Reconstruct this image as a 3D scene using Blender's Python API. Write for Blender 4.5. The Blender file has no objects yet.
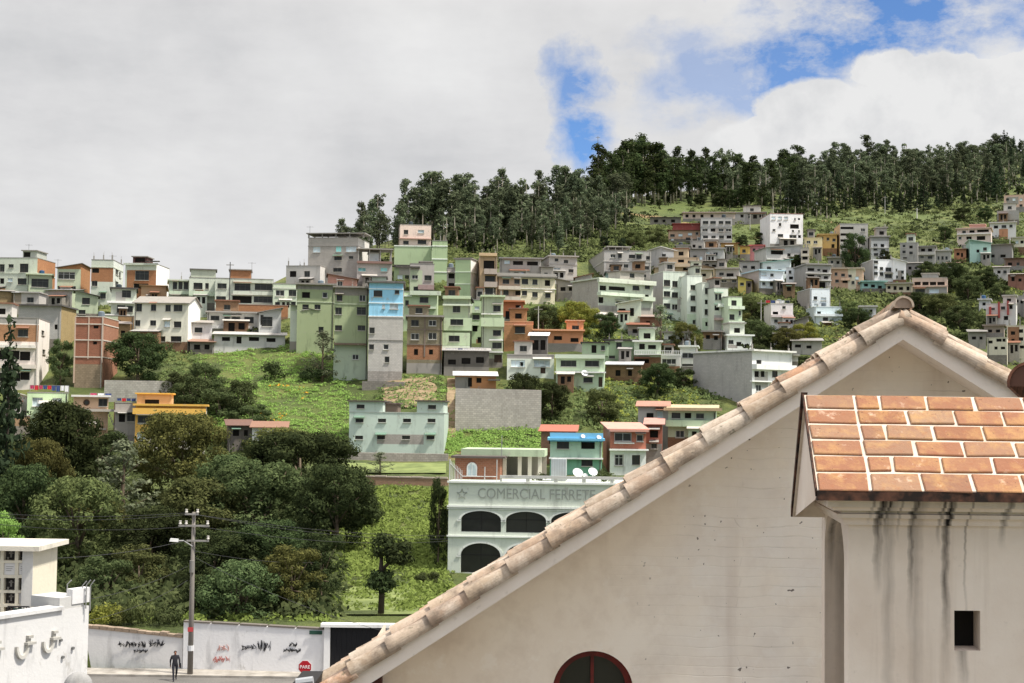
import bpy, math, random
from mathutils import Vector, Matrix, noise
from mathutils.bvhtree import BVHTree
R = math.radians
random.seed(7)
SC = bpy.context.scene
COL = SC.collection

# ------------------------------------------------------------------ camera
W_PX, H_PX, F = 1024, 683, 1407.0
PITCH, ROLL = R(3.0), R(0.7)
cam_data = bpy.data.cameras.new('camera')
cam_data.sensor_width = 36.0
cam_data.lens = 36.0 * F / W_PX
cam_data.clip_start = 0.1
cam_data.clip_end = 6000
cam = bpy.data.objects.new('camera', cam_data)
COL.objects.link(cam)
ROT = Matrix.Rotation(math.pi / 2 + PITCH, 3, 'X') @ Matrix.Rotation(ROLL, 3, 'Z')

def ray(px, py):
    return (ROT @ Vector(((px - 512.0) / F, -(py - 341.5) / F, -1.0)))

CAM_H = 0.0
_r = ray(205, 672)
CAM_H = -_r.z / _r.y * 85.0
EYE = Vector((0, 0, CAM_H))
cam.location = EYE
cam.rotation_euler = ROT.to_euler()
SC.camera = cam

def P(px, py, Y):
    r = ray(px, py)
    return EYE + r * (Y / r.y)

# ------------------------------------------------------------------ mesh builder
class MB:
    def __init__(s):
        s.v, s.f, s.m = [], [], []
    def quad(s, a, b, c, d, m=0):
        n = len(s.v); s.v += [a, b, c, d]; s.f.append((n, n+1, n+2, n+3)); s.m.append(m)
    def poly(s, pts, m=0):
        n = len(s.v); s.v += list(pts); s.f.append(tuple(range(n, n+len(pts)))); s.m.append(m)
    def box(s, x0, x1, y0, y1, z0, z1, m=0):
        n = len(s.v)
        s.v += [(x0,y0,z0),(x1,y0,z0),(x1,y1,z0),(x0,y1,z0),(x0,y0,z1),(x1,y0,z1),(x1,y1,z1),(x0,y1,z1)]
        for f in ((0,3,2,1),(4,5,6,7),(0,1,5,4),(1,2,6,5),(2,3,7,6),(3,0,4,7)):
            s.f.append(tuple(n+i for i in f)); s.m.append(m)
    def hexa(s, p, m=0):            # 8 points, bottom ring then top ring
        n = len(s.v); s.v += [tuple(q) for q in p]
        for f in ((0,3,2,1),(4,5,6,7),(0,1,5,4),(1,2,6,5),(2,3,7,6),(3,0,4,7)):
            s.f.append(tuple(n+i for i in f)); s.m.append(m)
    def tube(s, pts, rad, n=6, m=0, cap=True):
        pts = [Vector(p) for p in pts]
        if not hasattr(rad, '__len__'): rad = [rad]*len(pts)
        base = len(s.v); prev = None
        for i, p in enumerate(pts):
            t = (pts[min(i+1, len(pts)-1)] - pts[max(i-1, 0)])
            t = t.normalized() if t.length > 1e-9 else Vector((0,0,1))
            a = prev if prev is not None else (Vector((1,0,0)) if abs(t.x) < .8 else Vector((0,1,0)))
            a = a - t * a.dot(t)
            a.normalize(); prev = a
            b = t.cross(a)
            for k in range(n):
                th = 2*math.pi*k/n
                s.v.append(tuple(p + (a*math.cos(th) + b*math.sin(th))*rad[i]))
        for i in range(len(pts)-1):
            for k in range(n):
                q = base+i*n; k2 = (k+1) % n
                s.f.append((q+k, q+k2, q+n+k2, q+n+k)); s.m.append(m)
        if cap:
            s.f.append(tuple(base+k for k in reversed(range(n)))); s.m.append(m)
            q = base+(len(pts)-1)*n
            s.f.append(tuple(q+k for k in range(n))); s.m.append(m)
    def data(s, name, mats):
        me = bpy.data.meshes.new(name)
        me.from_pydata([tuple(v) for v in s.v], [], s.f)
        for mt in (mats if isinstance(mats, (list, tuple)) else [mats]): me.materials.append(mt)
        if any(s.m): me.polygons.foreach_set('material_index', s.m)
        me.update()
        return me
    def build(s, name, mats, parent=None, loc=(0,0,0), rz=0, smooth=False):
        me = s.data(name, mats)
        if smooth: me.polygons.foreach_set('use_smooth', [True]*len(me.polygons))
        return link(name, me, parent, loc, rz)

def link(name, data, parent=None, loc=(0,0,0), rz=0):
    o = bpy.data.objects.new(name, data)
    COL.objects.link(o)
    o.location = loc; o.rotation_euler = (0, 0, rz)
    if parent is not None: o.parent = parent
    return o

def tag(o, label=None, cat=None, group=None, kind=None):
    if label: o['label'] = label
    if cat: o['category'] = cat
    if group: o['group'] = group
    if kind: o['kind'] = kind
    return o

def thing(name, label, cat, loc=(0,0,0), rz=0, group=None):
    return tag(link(name, None, None, loc, rz), label, cat, group)

# ------------------------------------------------------------------ materials
def lin(h):
    out = []
    for i in (0, 2, 4):
        c = int(h[i:i+2], 16)/255
        out.append(c/12.92 if c <= .04045 else ((c+.055)/1.055)**2.4)
    return tuple(out) + (1.0,)

class NT:
    def __init__(s, name):
        s.mat = bpy.data.materials.new(name); s.mat.use_nodes = True
        s.t = s.mat.node_tree; s.n = s.t.nodes; s.l = s.t.links
        s.bsdf = s.n['Principled BSDF']
        s.bsdf.inputs['Roughness'].default_value = .9
        s.bsdf.inputs['Specular IOR Level'].default_value = .25
    def add(s, kind, **kw):
        n = s.n.new(kind)
        for k, v in kw.items():
            if k in n.inputs: s.set(n.inputs[k], v)
            else: setattr(n, k, v)
        return n
    def set(s, inp, v):
        if isinstance(v, bpy.types.NodeSocket): s.l.new(v, inp)
        else: inp.default_value = v
    def math(s, op, a, b=0.0, clamp=False):
        n = s.n.new('ShaderNodeMath'); n.operation = op; n.use_clamp = clamp
        s.set(n.inputs[0], a); s.set(n.inputs[1], b); return n.outputs[0]
    def mix(s, fac, a, b, mode='MIX'):
        n = s.n.new('ShaderNodeMix'); n.data_type = 'RGBA'; n.blend_type = mode
        s.set(n.inputs[0], fac); s.set(n.inputs[6], a); s.set(n.inputs[7], b); return n.outputs[2]
    def ramp(s, fac, pts):
        n = s.n.new('ShaderNodeValToRGB'); s.set(n.inputs[0], fac)
        e = n.color_ramp.elements
        while len(e) < len(pts): e.new(.5)
        for q, (p, c) in zip(e, pts):
            q.position = p; q.color = c if len(c) == 4 else tuple(c)+(1,)
        return n.outputs[0]
    def noise(s, vec, scale, detail=4, rough=.55):
        n = s.n.new('ShaderNodeTexNoise'); s.l.new(vec, n.inputs['Vector'])
        n.inputs['Scale'].default_value = scale; n.inputs['Detail'].default_value = detail
        n.inputs['Roughness'].default_value = rough; return n.outputs['Fac']
    def maprange(s, v, a, b, c=0., d=1.):
        n = s.n.new('ShaderNodeMapRange'); s.set(n.inputs[0], v)
        n.inputs[1].default_value = a; n.inputs[2].default_value = b
        n.inputs[3].default_value = c; n.inputs[4].default_value = d; return n.outputs[0]
    def scale(s, vec, sc):
        n = s.n.new('ShaderNodeVectorMath'); n.operation = 'MULTIPLY'
        s.l.new(vec, n.inputs[0]); n.inputs[1].default_value = sc; return n.outputs[0]
    def obj(s):
        return s.n.new('ShaderNodeTexCoord').outputs['Object']
    def col(s, c): s.set(s.bsdf.inputs['Base Color'], c)
    def bump(s, h, strength=.3, dist=.02):
        n = s.n.new('ShaderNodeBump'); s.set(n.inputs['Height'], h)
        n.inputs['Strength'].default_value = strength; n.inputs['Distance'].default_value = dist
        s.l.new(n.outputs[0], s.bsdf.inputs['Normal'])

_M = {}
def dk(c, f): return tuple(x*f for x in c[:3]) + (1,)
def M(spec):
    """p plaster, k concrete block, b brick, s rubble stone, m metal sheet, c plain, f foliage"""
    if spec in _M: return _M[spec]
    kind, hx = spec.split(':')
    c = lin(hx)
    if kind in 'pb':          # weathered: less colour than fresh paint or brick
        L = (c[0]+c[1]+c[2])/3; q = .84 if kind == 'b' else .68 if c[1] > c[0] and c[1] > c[2] else .84
        c = tuple(min(.9, (L+(x-L)*q)*1.06) for x in c[:3]) + (1,)
        if kind == 'b': c = (c[0]*.95, c[1]*1.08, c[2]*.92, 1)
    if kind in 'ks': c = dk(c, 1.12)
    names = dict(p='plaster', k='block', b='brick', s='stone', m='sheet', c='paint', t='tiles')
    t = NT(names[kind] + '_' + hx)
    if kind == 'c':
        o = t.obj()
        n = t.noise(o, 3.0)
        t.col(t.mix(t.maprange(n, .3, .7, 0, .25), c, dk(c, .7)))
        t.bsdf.inputs['Roughness'].default_value = .7
        _M[spec] = t.mat; return t.mat
    o = t.obj()
    sep = t.add('ShaderNodeSeparateXYZ'); t.l.new(o, sep.inputs[0])
    xy = t.math('ADD', sep.outputs[0], sep.outputs[1])
    cmb = t.add('ShaderNodeCombineXYZ'); t.l.new(xy, cmb.inputs[0]); t.l.new(sep.outputs[2], cmb.inputs[1])
    inf = t.add('ShaderNodeObjectInfo')
    big = t.noise(o, .35, 5, .6)
    streak = t.noise(t.scale(o, (1.0, 1.0, .22)), 1.0, 6, .68)
    fine = t.noise(o, 6.0, 3, .6)
    stain = t.math('MULTIPLY', t.maprange(streak, .54, .74, 0, 1), .7 if kind == 'p' else .5)
    if kind in 'kbs':
        bt = t.add('ShaderNodeTexBrick'); t.l.new(cmb.outputs[0], bt.inputs['Vector'])
        bt.inputs['Scale'].default_value = 1.0
        if kind == 'k':
            bt.inputs['Brick Width'].default_value = .42; bt.inputs['Row Height'].default_value = .22
            bt.inputs['Mortar Size'].default_value = .018
            bt.inputs['Color1'].default_value = dk(c, 1.1); bt.inputs['Color2'].default_value = dk(c, .92)
            bt.inputs['Mortar'].default_value = dk(c, .75)
        elif kind == 'b':
            bt.inputs['Brick Width'].default_value = .34; bt.inputs['Row Height'].default_value = .16
            bt.inputs['Mortar Size'].default_value = .014
            bt.inputs['Color1'].default_value = c; bt.inputs['Color2'].default_value = dk(c, .7)
            bt.inputs['Mortar'].default_value = (c[0]*.7+.08, c[1]*.8+.09, c[2]*.8+.08, 1)
        else:
            bt.inputs['Brick Width'].default_value = .48; bt.inputs['Row Height'].default_value = .27
            bt.inputs['Mortar Size'].default_value = .03; bt.inputs['Mortar Smooth'].default_value = .6
            bt.inputs['Color1'].default_value = dk(c, 1.2); bt.inputs['Color2'].default_value = dk(c, .85)
            bt.inputs['Mortar'].default_value = dk(c, .65)
        base = t.mix(t.maprange(big, .35, .65, 0, .5), bt.outputs['Color'], dk(c, .72))
    elif kind == 'm':
        wv = t.add('ShaderNodeTexWave'); t.l.new(o, wv.inputs['Vector'])
        wv.inputs['Scale'].default_value = 1.6
        base = t.mix(t.maprange(wv.outputs['Fac'], 0, 1, 0, .35), c, dk(c, .6))
        base = t.mix(t.maprange(big, .5, .7, 0, .4), base, lin('7a5640'))
        t.bsdf.inputs['Roughness'].default_value = .55
    else:
        base = t.mix(t.maprange(big, .35, .7, 0, .3), c, dk(c, .74))
        wear = t.maprange(t.noise(t.scale(o, (1, 1, .7)), .9, 6, .7), .6, .66, 0, .55)
        base = t.mix(wear, base, lin('a09a90'))
    base = t.mix(stain, base, dk(c, .42))
    base = t.mix(t.maprange(fine, .35, .75, 0, .2), base, dk(c, .78))
    t.col(base)
    t.bump(fine, .35, .03)
    _M[spec] = t.mat
    return t.mat

def glass_mat(name, hx, rough=.12):
    t = NT(name)
    o = t.obj()
    inf = t.add('ShaderNodeObjectInfo')
    n = t.noise(o, .9, 2)
    c = lin(hx)
    v = t.maprange(inf.outputs['Random'], 0, 1, .5, 1.7)
    mx = t.mix(1.0, c, (1, 1, 1, 1), 'MULTIPLY')
    hsv = t.add('ShaderNodeHueSaturation'); t.l.new(mx, hsv.inputs['Color']); t.l.new(v, hsv.inputs['Value'])
    t.col(t.mix(t.maprange(n, .45, .65, 0, .5), hsv.outputs[0], dk(c, 2.0)))
    t.bsdf.inputs['Roughness'].default_value = rough
    t.bsdf.inputs['Specular IOR Level'].default_value = .4
    return t.mat
GLASS = glass_mat('dark_glass', '24241f', .3)
GLASS_TEAL = glass_mat('teal_glass', '7fb9b4')
GLASS_PALE = glass_mat('pale_curtain_glass', 'b9c6c9')
DARK = M('c:14120f')
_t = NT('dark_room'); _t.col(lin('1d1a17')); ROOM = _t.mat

def leaf_mat(name, hx, hx2, var=.35):
    t = NT(name)
    t.n.remove(t.bsdf)
    out = t.n['Material Output']
    geo = t.add('ShaderNodeNewGeometry')
    inf = t.add('ShaderNodeObjectInfo')
    n = t.noise(t.obj(), .8, 3)
    f = t.math('ADD', t.math('MULTIPLY', geo.outputs['Random Per Island'], .7), t.math('SUBTRACT', n, .35), True)
    c = t.mix(f, lin(hx), lin(hx2))
    hsv = t.add('ShaderNodeHueSaturation'); t.l.new(c, hsv.inputs['Color'])
    t.l.new(t.maprange(inf.outputs['Random'], 0, 1, .5-var*.06, .5+var*.06), hsv.inputs['Hue'])
    t.l.new(t.maprange(inf.outputs['Random'], 0, 1, 1-var, 1+var), hsv.inputs['Value'])
    d = t.add('ShaderNodeBsdfDiffuse'); t.l.new(hsv.outputs[0], d.inputs[0])
    tr = t.add('ShaderNodeBsdfTranslucent'); t.l.new(hsv.outputs[0], tr.inputs[0])
    ms = t.add('ShaderNodeMixShader'); ms.inputs[0].default_value = .3
    t.l.new(d.outputs[0], ms.inputs[1]); t.l.new(tr.outputs[0], ms.inputs[2])
    t.l.new(ms.outputs[0], out.inputs[0])
    return t.mat
LEAF = dict(
    dark=leaf_mat('leaf_dark_green', '263020', '4e5836'),
    euc=leaf_mat('leaf_eucalyptus', '363d2e', '6c7458'),
    olive=leaf_mat('leaf_olive', '3e4128', '72703f'),
    grey=leaf_mat('leaf_grey_green', '5c6650', '8c9474'),
    mid=leaf_mat('leaf_mid_green', '344028', '626c46'),
    bright=leaf_mat('leaf_bright_green', '5c7036', '90a458'),
    lime=leaf_mat('leaf_yellow_green', '6a7436', '9ca04e'),
    pine=leaf_mat('leaf_pine', '222b20', '414b35'),
    scrub=leaf_mat('leaf_scrub', '3e482c', '737a4c'),
    flower=leaf_mat('leaf_orange_flower', 'b07a28', 'd8a040'),
)
BARK = M('c:6a5c4c'); BARK_PALE = M('c:a39a88'); BARK_DARK = M('c:3c332a')

# ------------------------------------------------------------------ terrain
TAB = [(86, 634), (90, 622), (100, 600), (125, 535), (150, 490), (165, 470), (181, 457), (187, 445), (203, 405), (213, 386), (232, 352),
       (246, 332), (262, 312), (280, 291), (301, 271), (326, 251), (370, 226), (430, 210), (470, 200), (520, 188), (560, 172), (600, 158), (640, 148)]
RIDGE = [(-300, 305), (0, 300), (150, 294), (280, 282), (330, 266), (360, 250), (420, 232), (500, 220), (580, 212), (625, 197), (700, 190),
         (750, 188), (800, 180), (860, 168), (1000, 160), (1040, 156), (1500, 140)]
def lerp_tab(tab, x):
    if x <= tab[0][0]: return tab[0][1]
    for (a, b), (c, d) in zip(tab, tab[1:]):
        if x <= c: return b + (d-b)*(x-a)/(c-a)
    return tab[-1][1]
def stretch(px):      # the right-hand hill lies farther away
    t = min(1, max(0, (px-560)/160)); t = t*t*(3-2*t)
    return 1 + .18*t
def profile(px, d):
    """image row of the ground at depth d in column px, or None past the ridge"""
    s = stretch(px)
    d0 = d if d < 150 else 150 + (d-150)/s
    return lerp_tab(TAB, d0)
DEPTHS = [85.95, 86, 90, 95, 100, 108, 116, 125, 137, 150, 157, 165, 173, 181, 187, 195, 203, 208, 213, 222, 232, 239, 246, 254, 262, 271, 280, 290, 301, 313, 326, 340, 355, 370, 390, 410, 430, 450, 470, 495, 520, 545, 570, 600, 640, 690, 760, 850, 1000, 1300, 1800]
COLS = list(range(-560, 1620, 18))
tv, tf = [], []
for px in COLS:
    rid = lerp_tab(RIDGE, px)
    crest = None
    for d in DEPTHS:
        py = profile(px, d)
        if crest is None and py <= rid: 
            crest = (d, P(px, rid, d).z)
        if crest is None:
            v = P(px, py, d)
        else:
            v = P(px, 300, d)
            z = crest[1] + min(0.02*(d-crest[0]), 1.0) - .07*max(0, d-crest[0]-15)
            v = Vector((v.x, v.y, z))
        if d < 85.99: v.z = -.3
        if d > 88:
            a = min(1.0, (d-88)/40.)*(0.5 + d/500)
            v.z += a*(noise.noise(Vector((v.x*.09, v.y*.09, 1.3))) + .5*noise.noise(Vector((v.x*.25, v.y*.25, 5.3))))*.9
        tv.append(v)
nd = len(DEPTHS)
for i in range(len(COLS)-1):
    for j in range(nd-1):
        a = i*nd+j
        tf.append((a, a+nd, a+nd+1, a+1))
BVH = BVHTree.FromPolygons(tv, tf)

def hit(px, py):
    r = ray(px, py)
    h = BVH.ray_cast(EYE, r.normalized())
    return h[0]
def ground(x, y):
    h = BVH.ray_cast(Vector((x, y, 900)), Vector((0, 0, -1)))
    return h[0].z if h[0] is not None else 0.0

def terrain_mat():
    t = NT('hill_grass_and_soil')
    o = t.obj()
    n1 = t.noise(o, .018, 6, .6); n2 = t.noise(o, .12, 5, .65); n3 = t.noise(o, 1.1, 5, .7); n4 = t.noise(o, 5.0, 4, .7)
    g = t.ramp(n2, [(.3, lin('363f22')), (.45, lin('4b552c')), (.58, lin('666c38')), (.72, lin('807a48'))])
    g = t.mix(t.maprange(n1, .45, .62, 0, .8), g, lin('5c6a36'))
    g = t.mix(t.maprange(n3, .5, .72, 0, .75), g, lin('3a4226'))
    soil = t.ramp(n3, [(.3, lin('6e5438')), (.7, lin('a58a64'))])
    g = t.mix(t.maprange(t.noise(o, .055, 4, .6), .64, .70), g, soil)
    t.col(t.mix(t.maprange(n4, .4, .75, 0, .4), g, lin('39421c')))
    t.bump(t.math('ADD', n4, n3), .8, .35)
    return t.mat
tm = bpy.data.meshes.new('hillside'); tm.from_pydata(tv, [], tf); tm.materials.append(terrain_mat())
tm.polygons.foreach_set('use_smooth', [True]*len(tm.polygons))
tag(link('hillside', tm), kind='structure')

# far ground sheet to the horizon
t = NT('far_ground'); o_ = t.obj()
t.col(t.ramp(t.noise(o_, .05, 5), [(.35, lin('4d5a2a')), (.65, lin('77784a'))]))
mb = MB(); mb.quad((-4000,-3000,-.12),(4000,-3000,-.12),(4000,5000,-.12),(-4000,5000,-.12)); tag(mb.build('ground', t.mat), kind='structure')
# street
t = NT('asphalt'); o_ = t.obj()
a_ = t.mix(t.maprange(t.noise(o_, .25, 5, .6), .35, .65), lin('5e5b57'), lin('74706a'))
a_ = t.mix(t.maprange(t.noise(o_, 9, 3), .4, .7, 0, .4), a_, lin('4a4845')); t.col(a_); t.bump(t.noise(o_, 30, 2), .3, .01)
mb = MB(); mb.quad((-260,-40,0),(260,-40,0),(260,84.4,0),(-260,84.4,0)); tag(mb.build('street', t.mat), kind='structure')
t = NT('pavement_concrete'); o_ = t.obj()
t.col(t.mix(t.maprange(t.noise(o_, 1.2, 5), .35, .7), lin('a59f95'), lin('7d776e')))
mb = MB(); mb.box(-260, 260, 83.2, 85.2, -.1, .13); tag(mb.build('pavement', t.mat), kind='structure')

# ------------------------------------------------------------------ houses
def plane_hit(px, py, p0, n):
    r = ray(px, py)
    return EYE + r * ((p0 - EYE).dot(n) / r.dot(n))

_WM = {}
def window_mesh(w, h, kind):
    key = (round(w, 1), round(h, 1), kind)
    if key in _WM: return _WM[key]
    w, h = max(.3, key[0]), max(.3, key[1])
    fr, pn = MB(), MB()
    b = .07
    if kind != 'd':
        fr.box(-w/2, -w/2+b, -.03, .03, -h/2, h/2); fr.box(w/2-b, w/2, -.03, .03, -h/2, h/2)
        fr.box(-w/2+b, w/2-b, -.03, .03, -h/2, -h/2+b); fr.box(-w/2+b, w/2-b, -.03, .03, h/2-b, h/2)
        nm = max(1, int(w/1.1)) if w > .8 else 0
        for i in range(1, nm+1):
            x = -w/2 + w*i/(nm+1); fr.box(x-.025, x+.025, -.025, .025, -h/2+b, h/2-b)
        if h > 1.1: fr.box(-w/2+b, w/2-b, -.022, .022, h*.2-.02, h*.2+.02)
        fr.box(-w/2-.06, w/2+.06, -.30, -.02, -h/2-.09, -h/2-.002, 1)   # sill
    pn.quad((-w/2+.01, .012, -h/2+.01), (w/2-.01, .012, -h/2+.01), (w/2-.01, .012, h/2-.01), (-w/2+.01, .012, h/2-.01))
    _WM[key] = (fr, pn, {})
    return _WM[key]

FRAME_MATS = {'w': (M('c:d8d8d2'), GLASS), 'g': (M('c:66665f'), GLASS), 'b': (M('c:4a4038'), GLASS), 't': (M('c:d8d8d2'), GLASS_TEAL),
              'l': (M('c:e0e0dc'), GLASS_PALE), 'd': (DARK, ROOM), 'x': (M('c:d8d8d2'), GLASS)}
SILL = M('c:b8b4aa')
def add_window(parent, loc, rz, w, h, kind, px_h, name='window', label=None):
    fr, pn, cache = window_mesh(w, h, kind)
    fm, gm = FRAME_MATS[kind]
    if kind == 'd':
        if 'd' not in cache: cache['d'] = pn.data('window', [ROOM])
        o = link(name, cache['d'], parent, loc, rz)
    elif px_h >= 6:
        k = kind + '2'
        if k not in cache: cache[k] = (fr.data('window', [fm, SILL]), pn.data('pane', [gm]))
        o = link(name, cache[k][0], parent, loc, rz)
        link('pane', cache[k][1], o)
    else:
        if kind not in cache:
            m = MB(); m.v = fr.v + pn.v; n = len(fr.v)
            m.f = fr.f + [tuple(i+n for i in f) for f in pn.f]; m.m = fr.m + [2]*len(pn.f)
            cache[kind] = m.data('window', [fm, SILL, gm])
        o = link(name, cache[kind], parent, loc, rz)
    if label: o['label'] = label
    return o

def facade(mb, U, z0, z1, holes, zones, fn, rev=.16, mi=0):
    us = sorted({0., U} | {max(0., min(U, h[0])) for h in holes} | {max(0., min(U, h[1])) for h in holes}
                | {max(0., min(U, q)) for z in zones for q in z[:2]})
    zs = sorted({z0, z1} | {q for h in holes for q in h[2:4] if z0 < q < z1} | {q for z in zones for q in z[2:4] if z0 < q < z1})
    for a, b in zip(us, us[1:]):
        if b-a < 1e-4: continue
        for c, d in zip(zs, zs[1:]):
            if d-c < 1e-4: continue
            u, z = (a+b)/2, (c+d)/2
            if any(h[0] < u < h[1] and h[2] < z < h[3] for h in holes): continue
            m = mi
            for q in zones:
                if q[0] <= u <= q[1] and q[2] <= z <= q[3]: m = q[4]
            mb.quad(fn(a, 0, c), fn(b, 0, c), fn(b, 0, d), fn(a, 0, d), m)
    for h in holes:
        a, b, c, d = h[:4]
        mb.quad(fn(a,0,c), fn(b,0,c), fn(b,rev+.03,c), fn(a,rev+.03,c), mi)
        mb.quad(fn(a,rev+.03,d), fn(b,rev+.03,d), fn(b,0,d), fn(a,0,d), mi)
        mb.quad(fn(a,0,c), fn(a,rev+.03,c), fn(a,rev+.03,d), fn(a,0,d), mi)
        mb.quad(fn(b,rev+.03,c), fn(b,0,c), fn(b,0,d), fn(b,rev+.03,d), mi)

RR = random.Random(42)
def G(xs, ys, w, h, k='g'):
    return [(x, y, w, h, k) for y in ys for x in xs]

def house(label, x0, x1, yt, yb, w, win=(), side=None, sw=None, zones=(), roof='par', rc='p:8f8a82', ex=(), base=None, d=None,
          D=9., swin=(), cat='house', name='house', group='houses on the hillside', yaw=None, top=None):
    xm = (x0+x1)/2
    if d is None:
        h = hit(max(2, min(1022, xm)), base if base else yb)
        d = h.y if h is not None else 300.
    p0 = P(x0, (yt+yb)/2, d); p0.z = 0
    r1 = ray(x1, (yt+yb)/2); k1 = r1.x/r1.y
    az = math.atan2(p0.x, p0.y)
    def solve(th):
        c, s = math.cos(th), math.sin(th)
        wd = (k1*p0.y - p0.x)/(c - k1*s)
        if side is None: return wd, D
        r2 = ray(side, (yt+yb)/2); k2 = r2.x/r2.y
        q = p0 + Vector((c, s, 0))*wd if side > x1 else p0
        den = -s - k2*c
        return wd, (k2*q.y - q.x)/den if abs(den) > 1e-5 else 1e9
    if yaw is None:
        if side is None: th = -math.atan2((k1+p0.x/p0.y)/2, 1) + R(random.uniform(-3, 3))
        else:
            best = None
            for i in range(-45, 46):
                wd, dd = solve(R(i))
                if wd <= 0 or dd <= 0: continue
                e = abs(math.log(dd/D)) + abs(i)/400
                if best is None or e < best[0]: best = (e, R(i))
            th = best[1] if best else 0.
    else: th = R(yaw)
    wd, dd = solve(th)
    dd = max(2.5, min(26, dd if dd > 0 else D))
    u = Vector((math.cos(th), math.sin(th), 0)); v = Vector((-math.sin(th), math.cos(th), 0))
    corners = [p0, p0+u*wd, p0+u*wd+v*dd, p0+v*dd]
    zb = min(ground(c.x, c.y) for c in corners) - .6
    zvis = plane_hit(xm, yb, p0, v).z
    zb = min(zb, zvis - .3)
    if zvis - zb > 14: zb = zvis - 14
    ztop = plane_hit(xm, yt, p0, v).z
    root = thing(name, label, cat, (p0.x, p0.y, zb), th, group)
    def loc(px, py):
        q = plane_hit(px, py, p0, v); return (q-p0).dot(u), q.z-zb
    px2m = d/F
    Ht = ztop - zb
    mats = [M(w), M(sw or w)]
    def mi(spec):
        m = M(spec)
        if m not in mats: mats.append(m)
        return mats.index(m)
    mb = MB()
    # front
    holes, hs = [], []
    for q in win:
        cx, cy, pw, ph = q[:4]; k = q[4] if len(q) > 4 else 'g'
        if k == 'g': k = RR.choice('gggggwwbbdl' if ph < 8 else 'gggwb'); pw *= RR.uniform(.86, 1.14); ph *= RR.uniform(.9, 1.1)
        uu, zz = loc(cx, cy); ww, hh = pw*px2m, ph*px2m
        if uu-ww/2 < .12: ww = 2*max(.2, uu-.12)
        if uu+ww/2 > wd-.12: ww = 2*max(.2, wd-.12-uu)
        if zz+hh/2 > Ht-.12: zz = Ht-.12-hh/2
        if uu < .2 or uu > wd-.2: continue
        holes.append((uu-ww/2, uu+ww/2, zz-hh/2, zz+hh/2)); hs.append((uu, zz, ww, hh, k, ph))
    zn = []
    for (xa, xb, ya, yb_, sp) in zones:
        a, zt_ = loc(xa, ya); b, zb_ = loc(xb, yb_)
        zn.append((max(-1, a), min(wd+1, b), zb_, zt_, mi(sp)))
    zl = zvis - zb
    if RR.random() < .6 and not zones: zn.append((-1, wd+1, -1, zl+RR.uniform(.3, 1.1), mi(RR.choice(['s:7d766c', 'p:8d867c', 'b:8c5e48', 'k:8f8a84']))))
    if RR.random() < .35 and Ht-zl > 4 and not zones:
        a_ = RR.uniform(0, .6)*wd; zz_ = zl+RR.uniform(.1, .6)*(Ht-zl); zn.append((a_, a_+RR.uniform(.25, .5)*wd, zz_, zz_+RR.uniform(1.2, 2.6), mi(RR.choice(['k:a09a92', 'b:9a6448', 'p:b0aca2']))))
    facade(mb, wd, 0, Ht, holes, zn, lambda a, dep, z: (a, dep, z))
    # sides
    sh, shs = [], []
    right = side is not None and side > x1
    if side is not None:
        pc = p0+u*wd if right else p0
        for q in swin:
            cx, cy, pw, ph = q[:4]; k = q[4] if len(q) > 4 else 'g'
            wp = plane_hit(cx, cy, pc, u); vv = (wp-pc).dot(v); zz = wp.z-zb
            if not .6 < vv < dd-.6: continue
            ww = max(.7, pw*px2m*dd/(abs(side-(x1 if right else x0))*px2m)); hh = ph*px2m
            ww = min(ww, 1.9*vv, 1.9*(dd-vv))
            sh.append((vv-ww/2, vv+ww/2, zz-hh/2, zz+hh/2)); shs.append((vv, zz, ww, hh, k, ph))
    facade(mb, dd, 0, Ht, sh if right else [], [], lambda a, dep, z: (wd-dep, a, z), mi=1)
    facade(mb, dd, 0, Ht, [(dd-q[1], dd-q[0], q[2], q[3]) for q in sh] if side is not None and not right else [], [], lambda a, dep, z: (dep, dd-a, z), mi=1)
    mb.quad((wd, dd, 0), (0, dd, 0), (0, dd, Ht), (wd, dd, Ht), 1)
    mb.quad((0, 0, Ht), (wd, 0, Ht), (wd, dd, Ht), (0, dd, Ht), mi('p:8f8a82'))
    mb.build('wall', mats, root)
    for (uu, zz, ww, hh, k, ph) in hs:
        if k in 'DE':
            m_ = MB(); m_.box(-ww/2+.01, ww/2-.01, -.02, .02, -hh/2, hh/2)
            m_.tube([(ww*.3, -.02, 0), (ww*.3, -.08, 0)], .03)
            m_.build('door', [M('c:4a3b30' if k == 'D' else 'c:b9bdba')], root, (uu, .16, zz))
        else: add_window(root, (uu, .16, zz), 0, ww, hh, k, ph)
    for (vv, zz, ww, hh, k, ph) in shs:
        if right: add_window(root, (wd-.16, vv, zz), R(90), ww, hh, k, ph)
        else: add_window(root, (.16, vv, zz), R(-90), ww, hh, k, ph)
    # roof
    m_ = MB()
    if roof == 'slab':
        m_.box(-.3, wd+.3, -.7, dd+.2, Ht+.003, Ht+.26); m_.build('roof', [M(rc)], root)
    elif roof == 'par':
        t_ = .16; hh = .0
        m_.box(-.05, wd+.05, -.05, t_, Ht+.003, Ht+.12); m_.box(-.05, wd+.05, dd-t_, dd+.05, Ht+.003, Ht+.12)
        m_.box(-.05, t_, t_, dd-t_, Ht+.003, Ht+.12); m_.box(wd-t_, wd+.05, t_, dd-t_, Ht+.003, Ht+.12)
        m_.build('parapet', [M(rc)], root)
    elif roof in ('tin', 'tinl', 'tinr', 'tinb'):
        h0 = h1 = h2 = h3 = .15     # corners fl, fr, br, bl
        if roof == 'tin': h2 = h3 = .9
        if roof == 'tinb': h0 = h1 = .8
        if roof == 'tinl': h1 = h2 = 1.1
        if roof == 'tinr': h0 = h3 = 1.1
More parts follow.
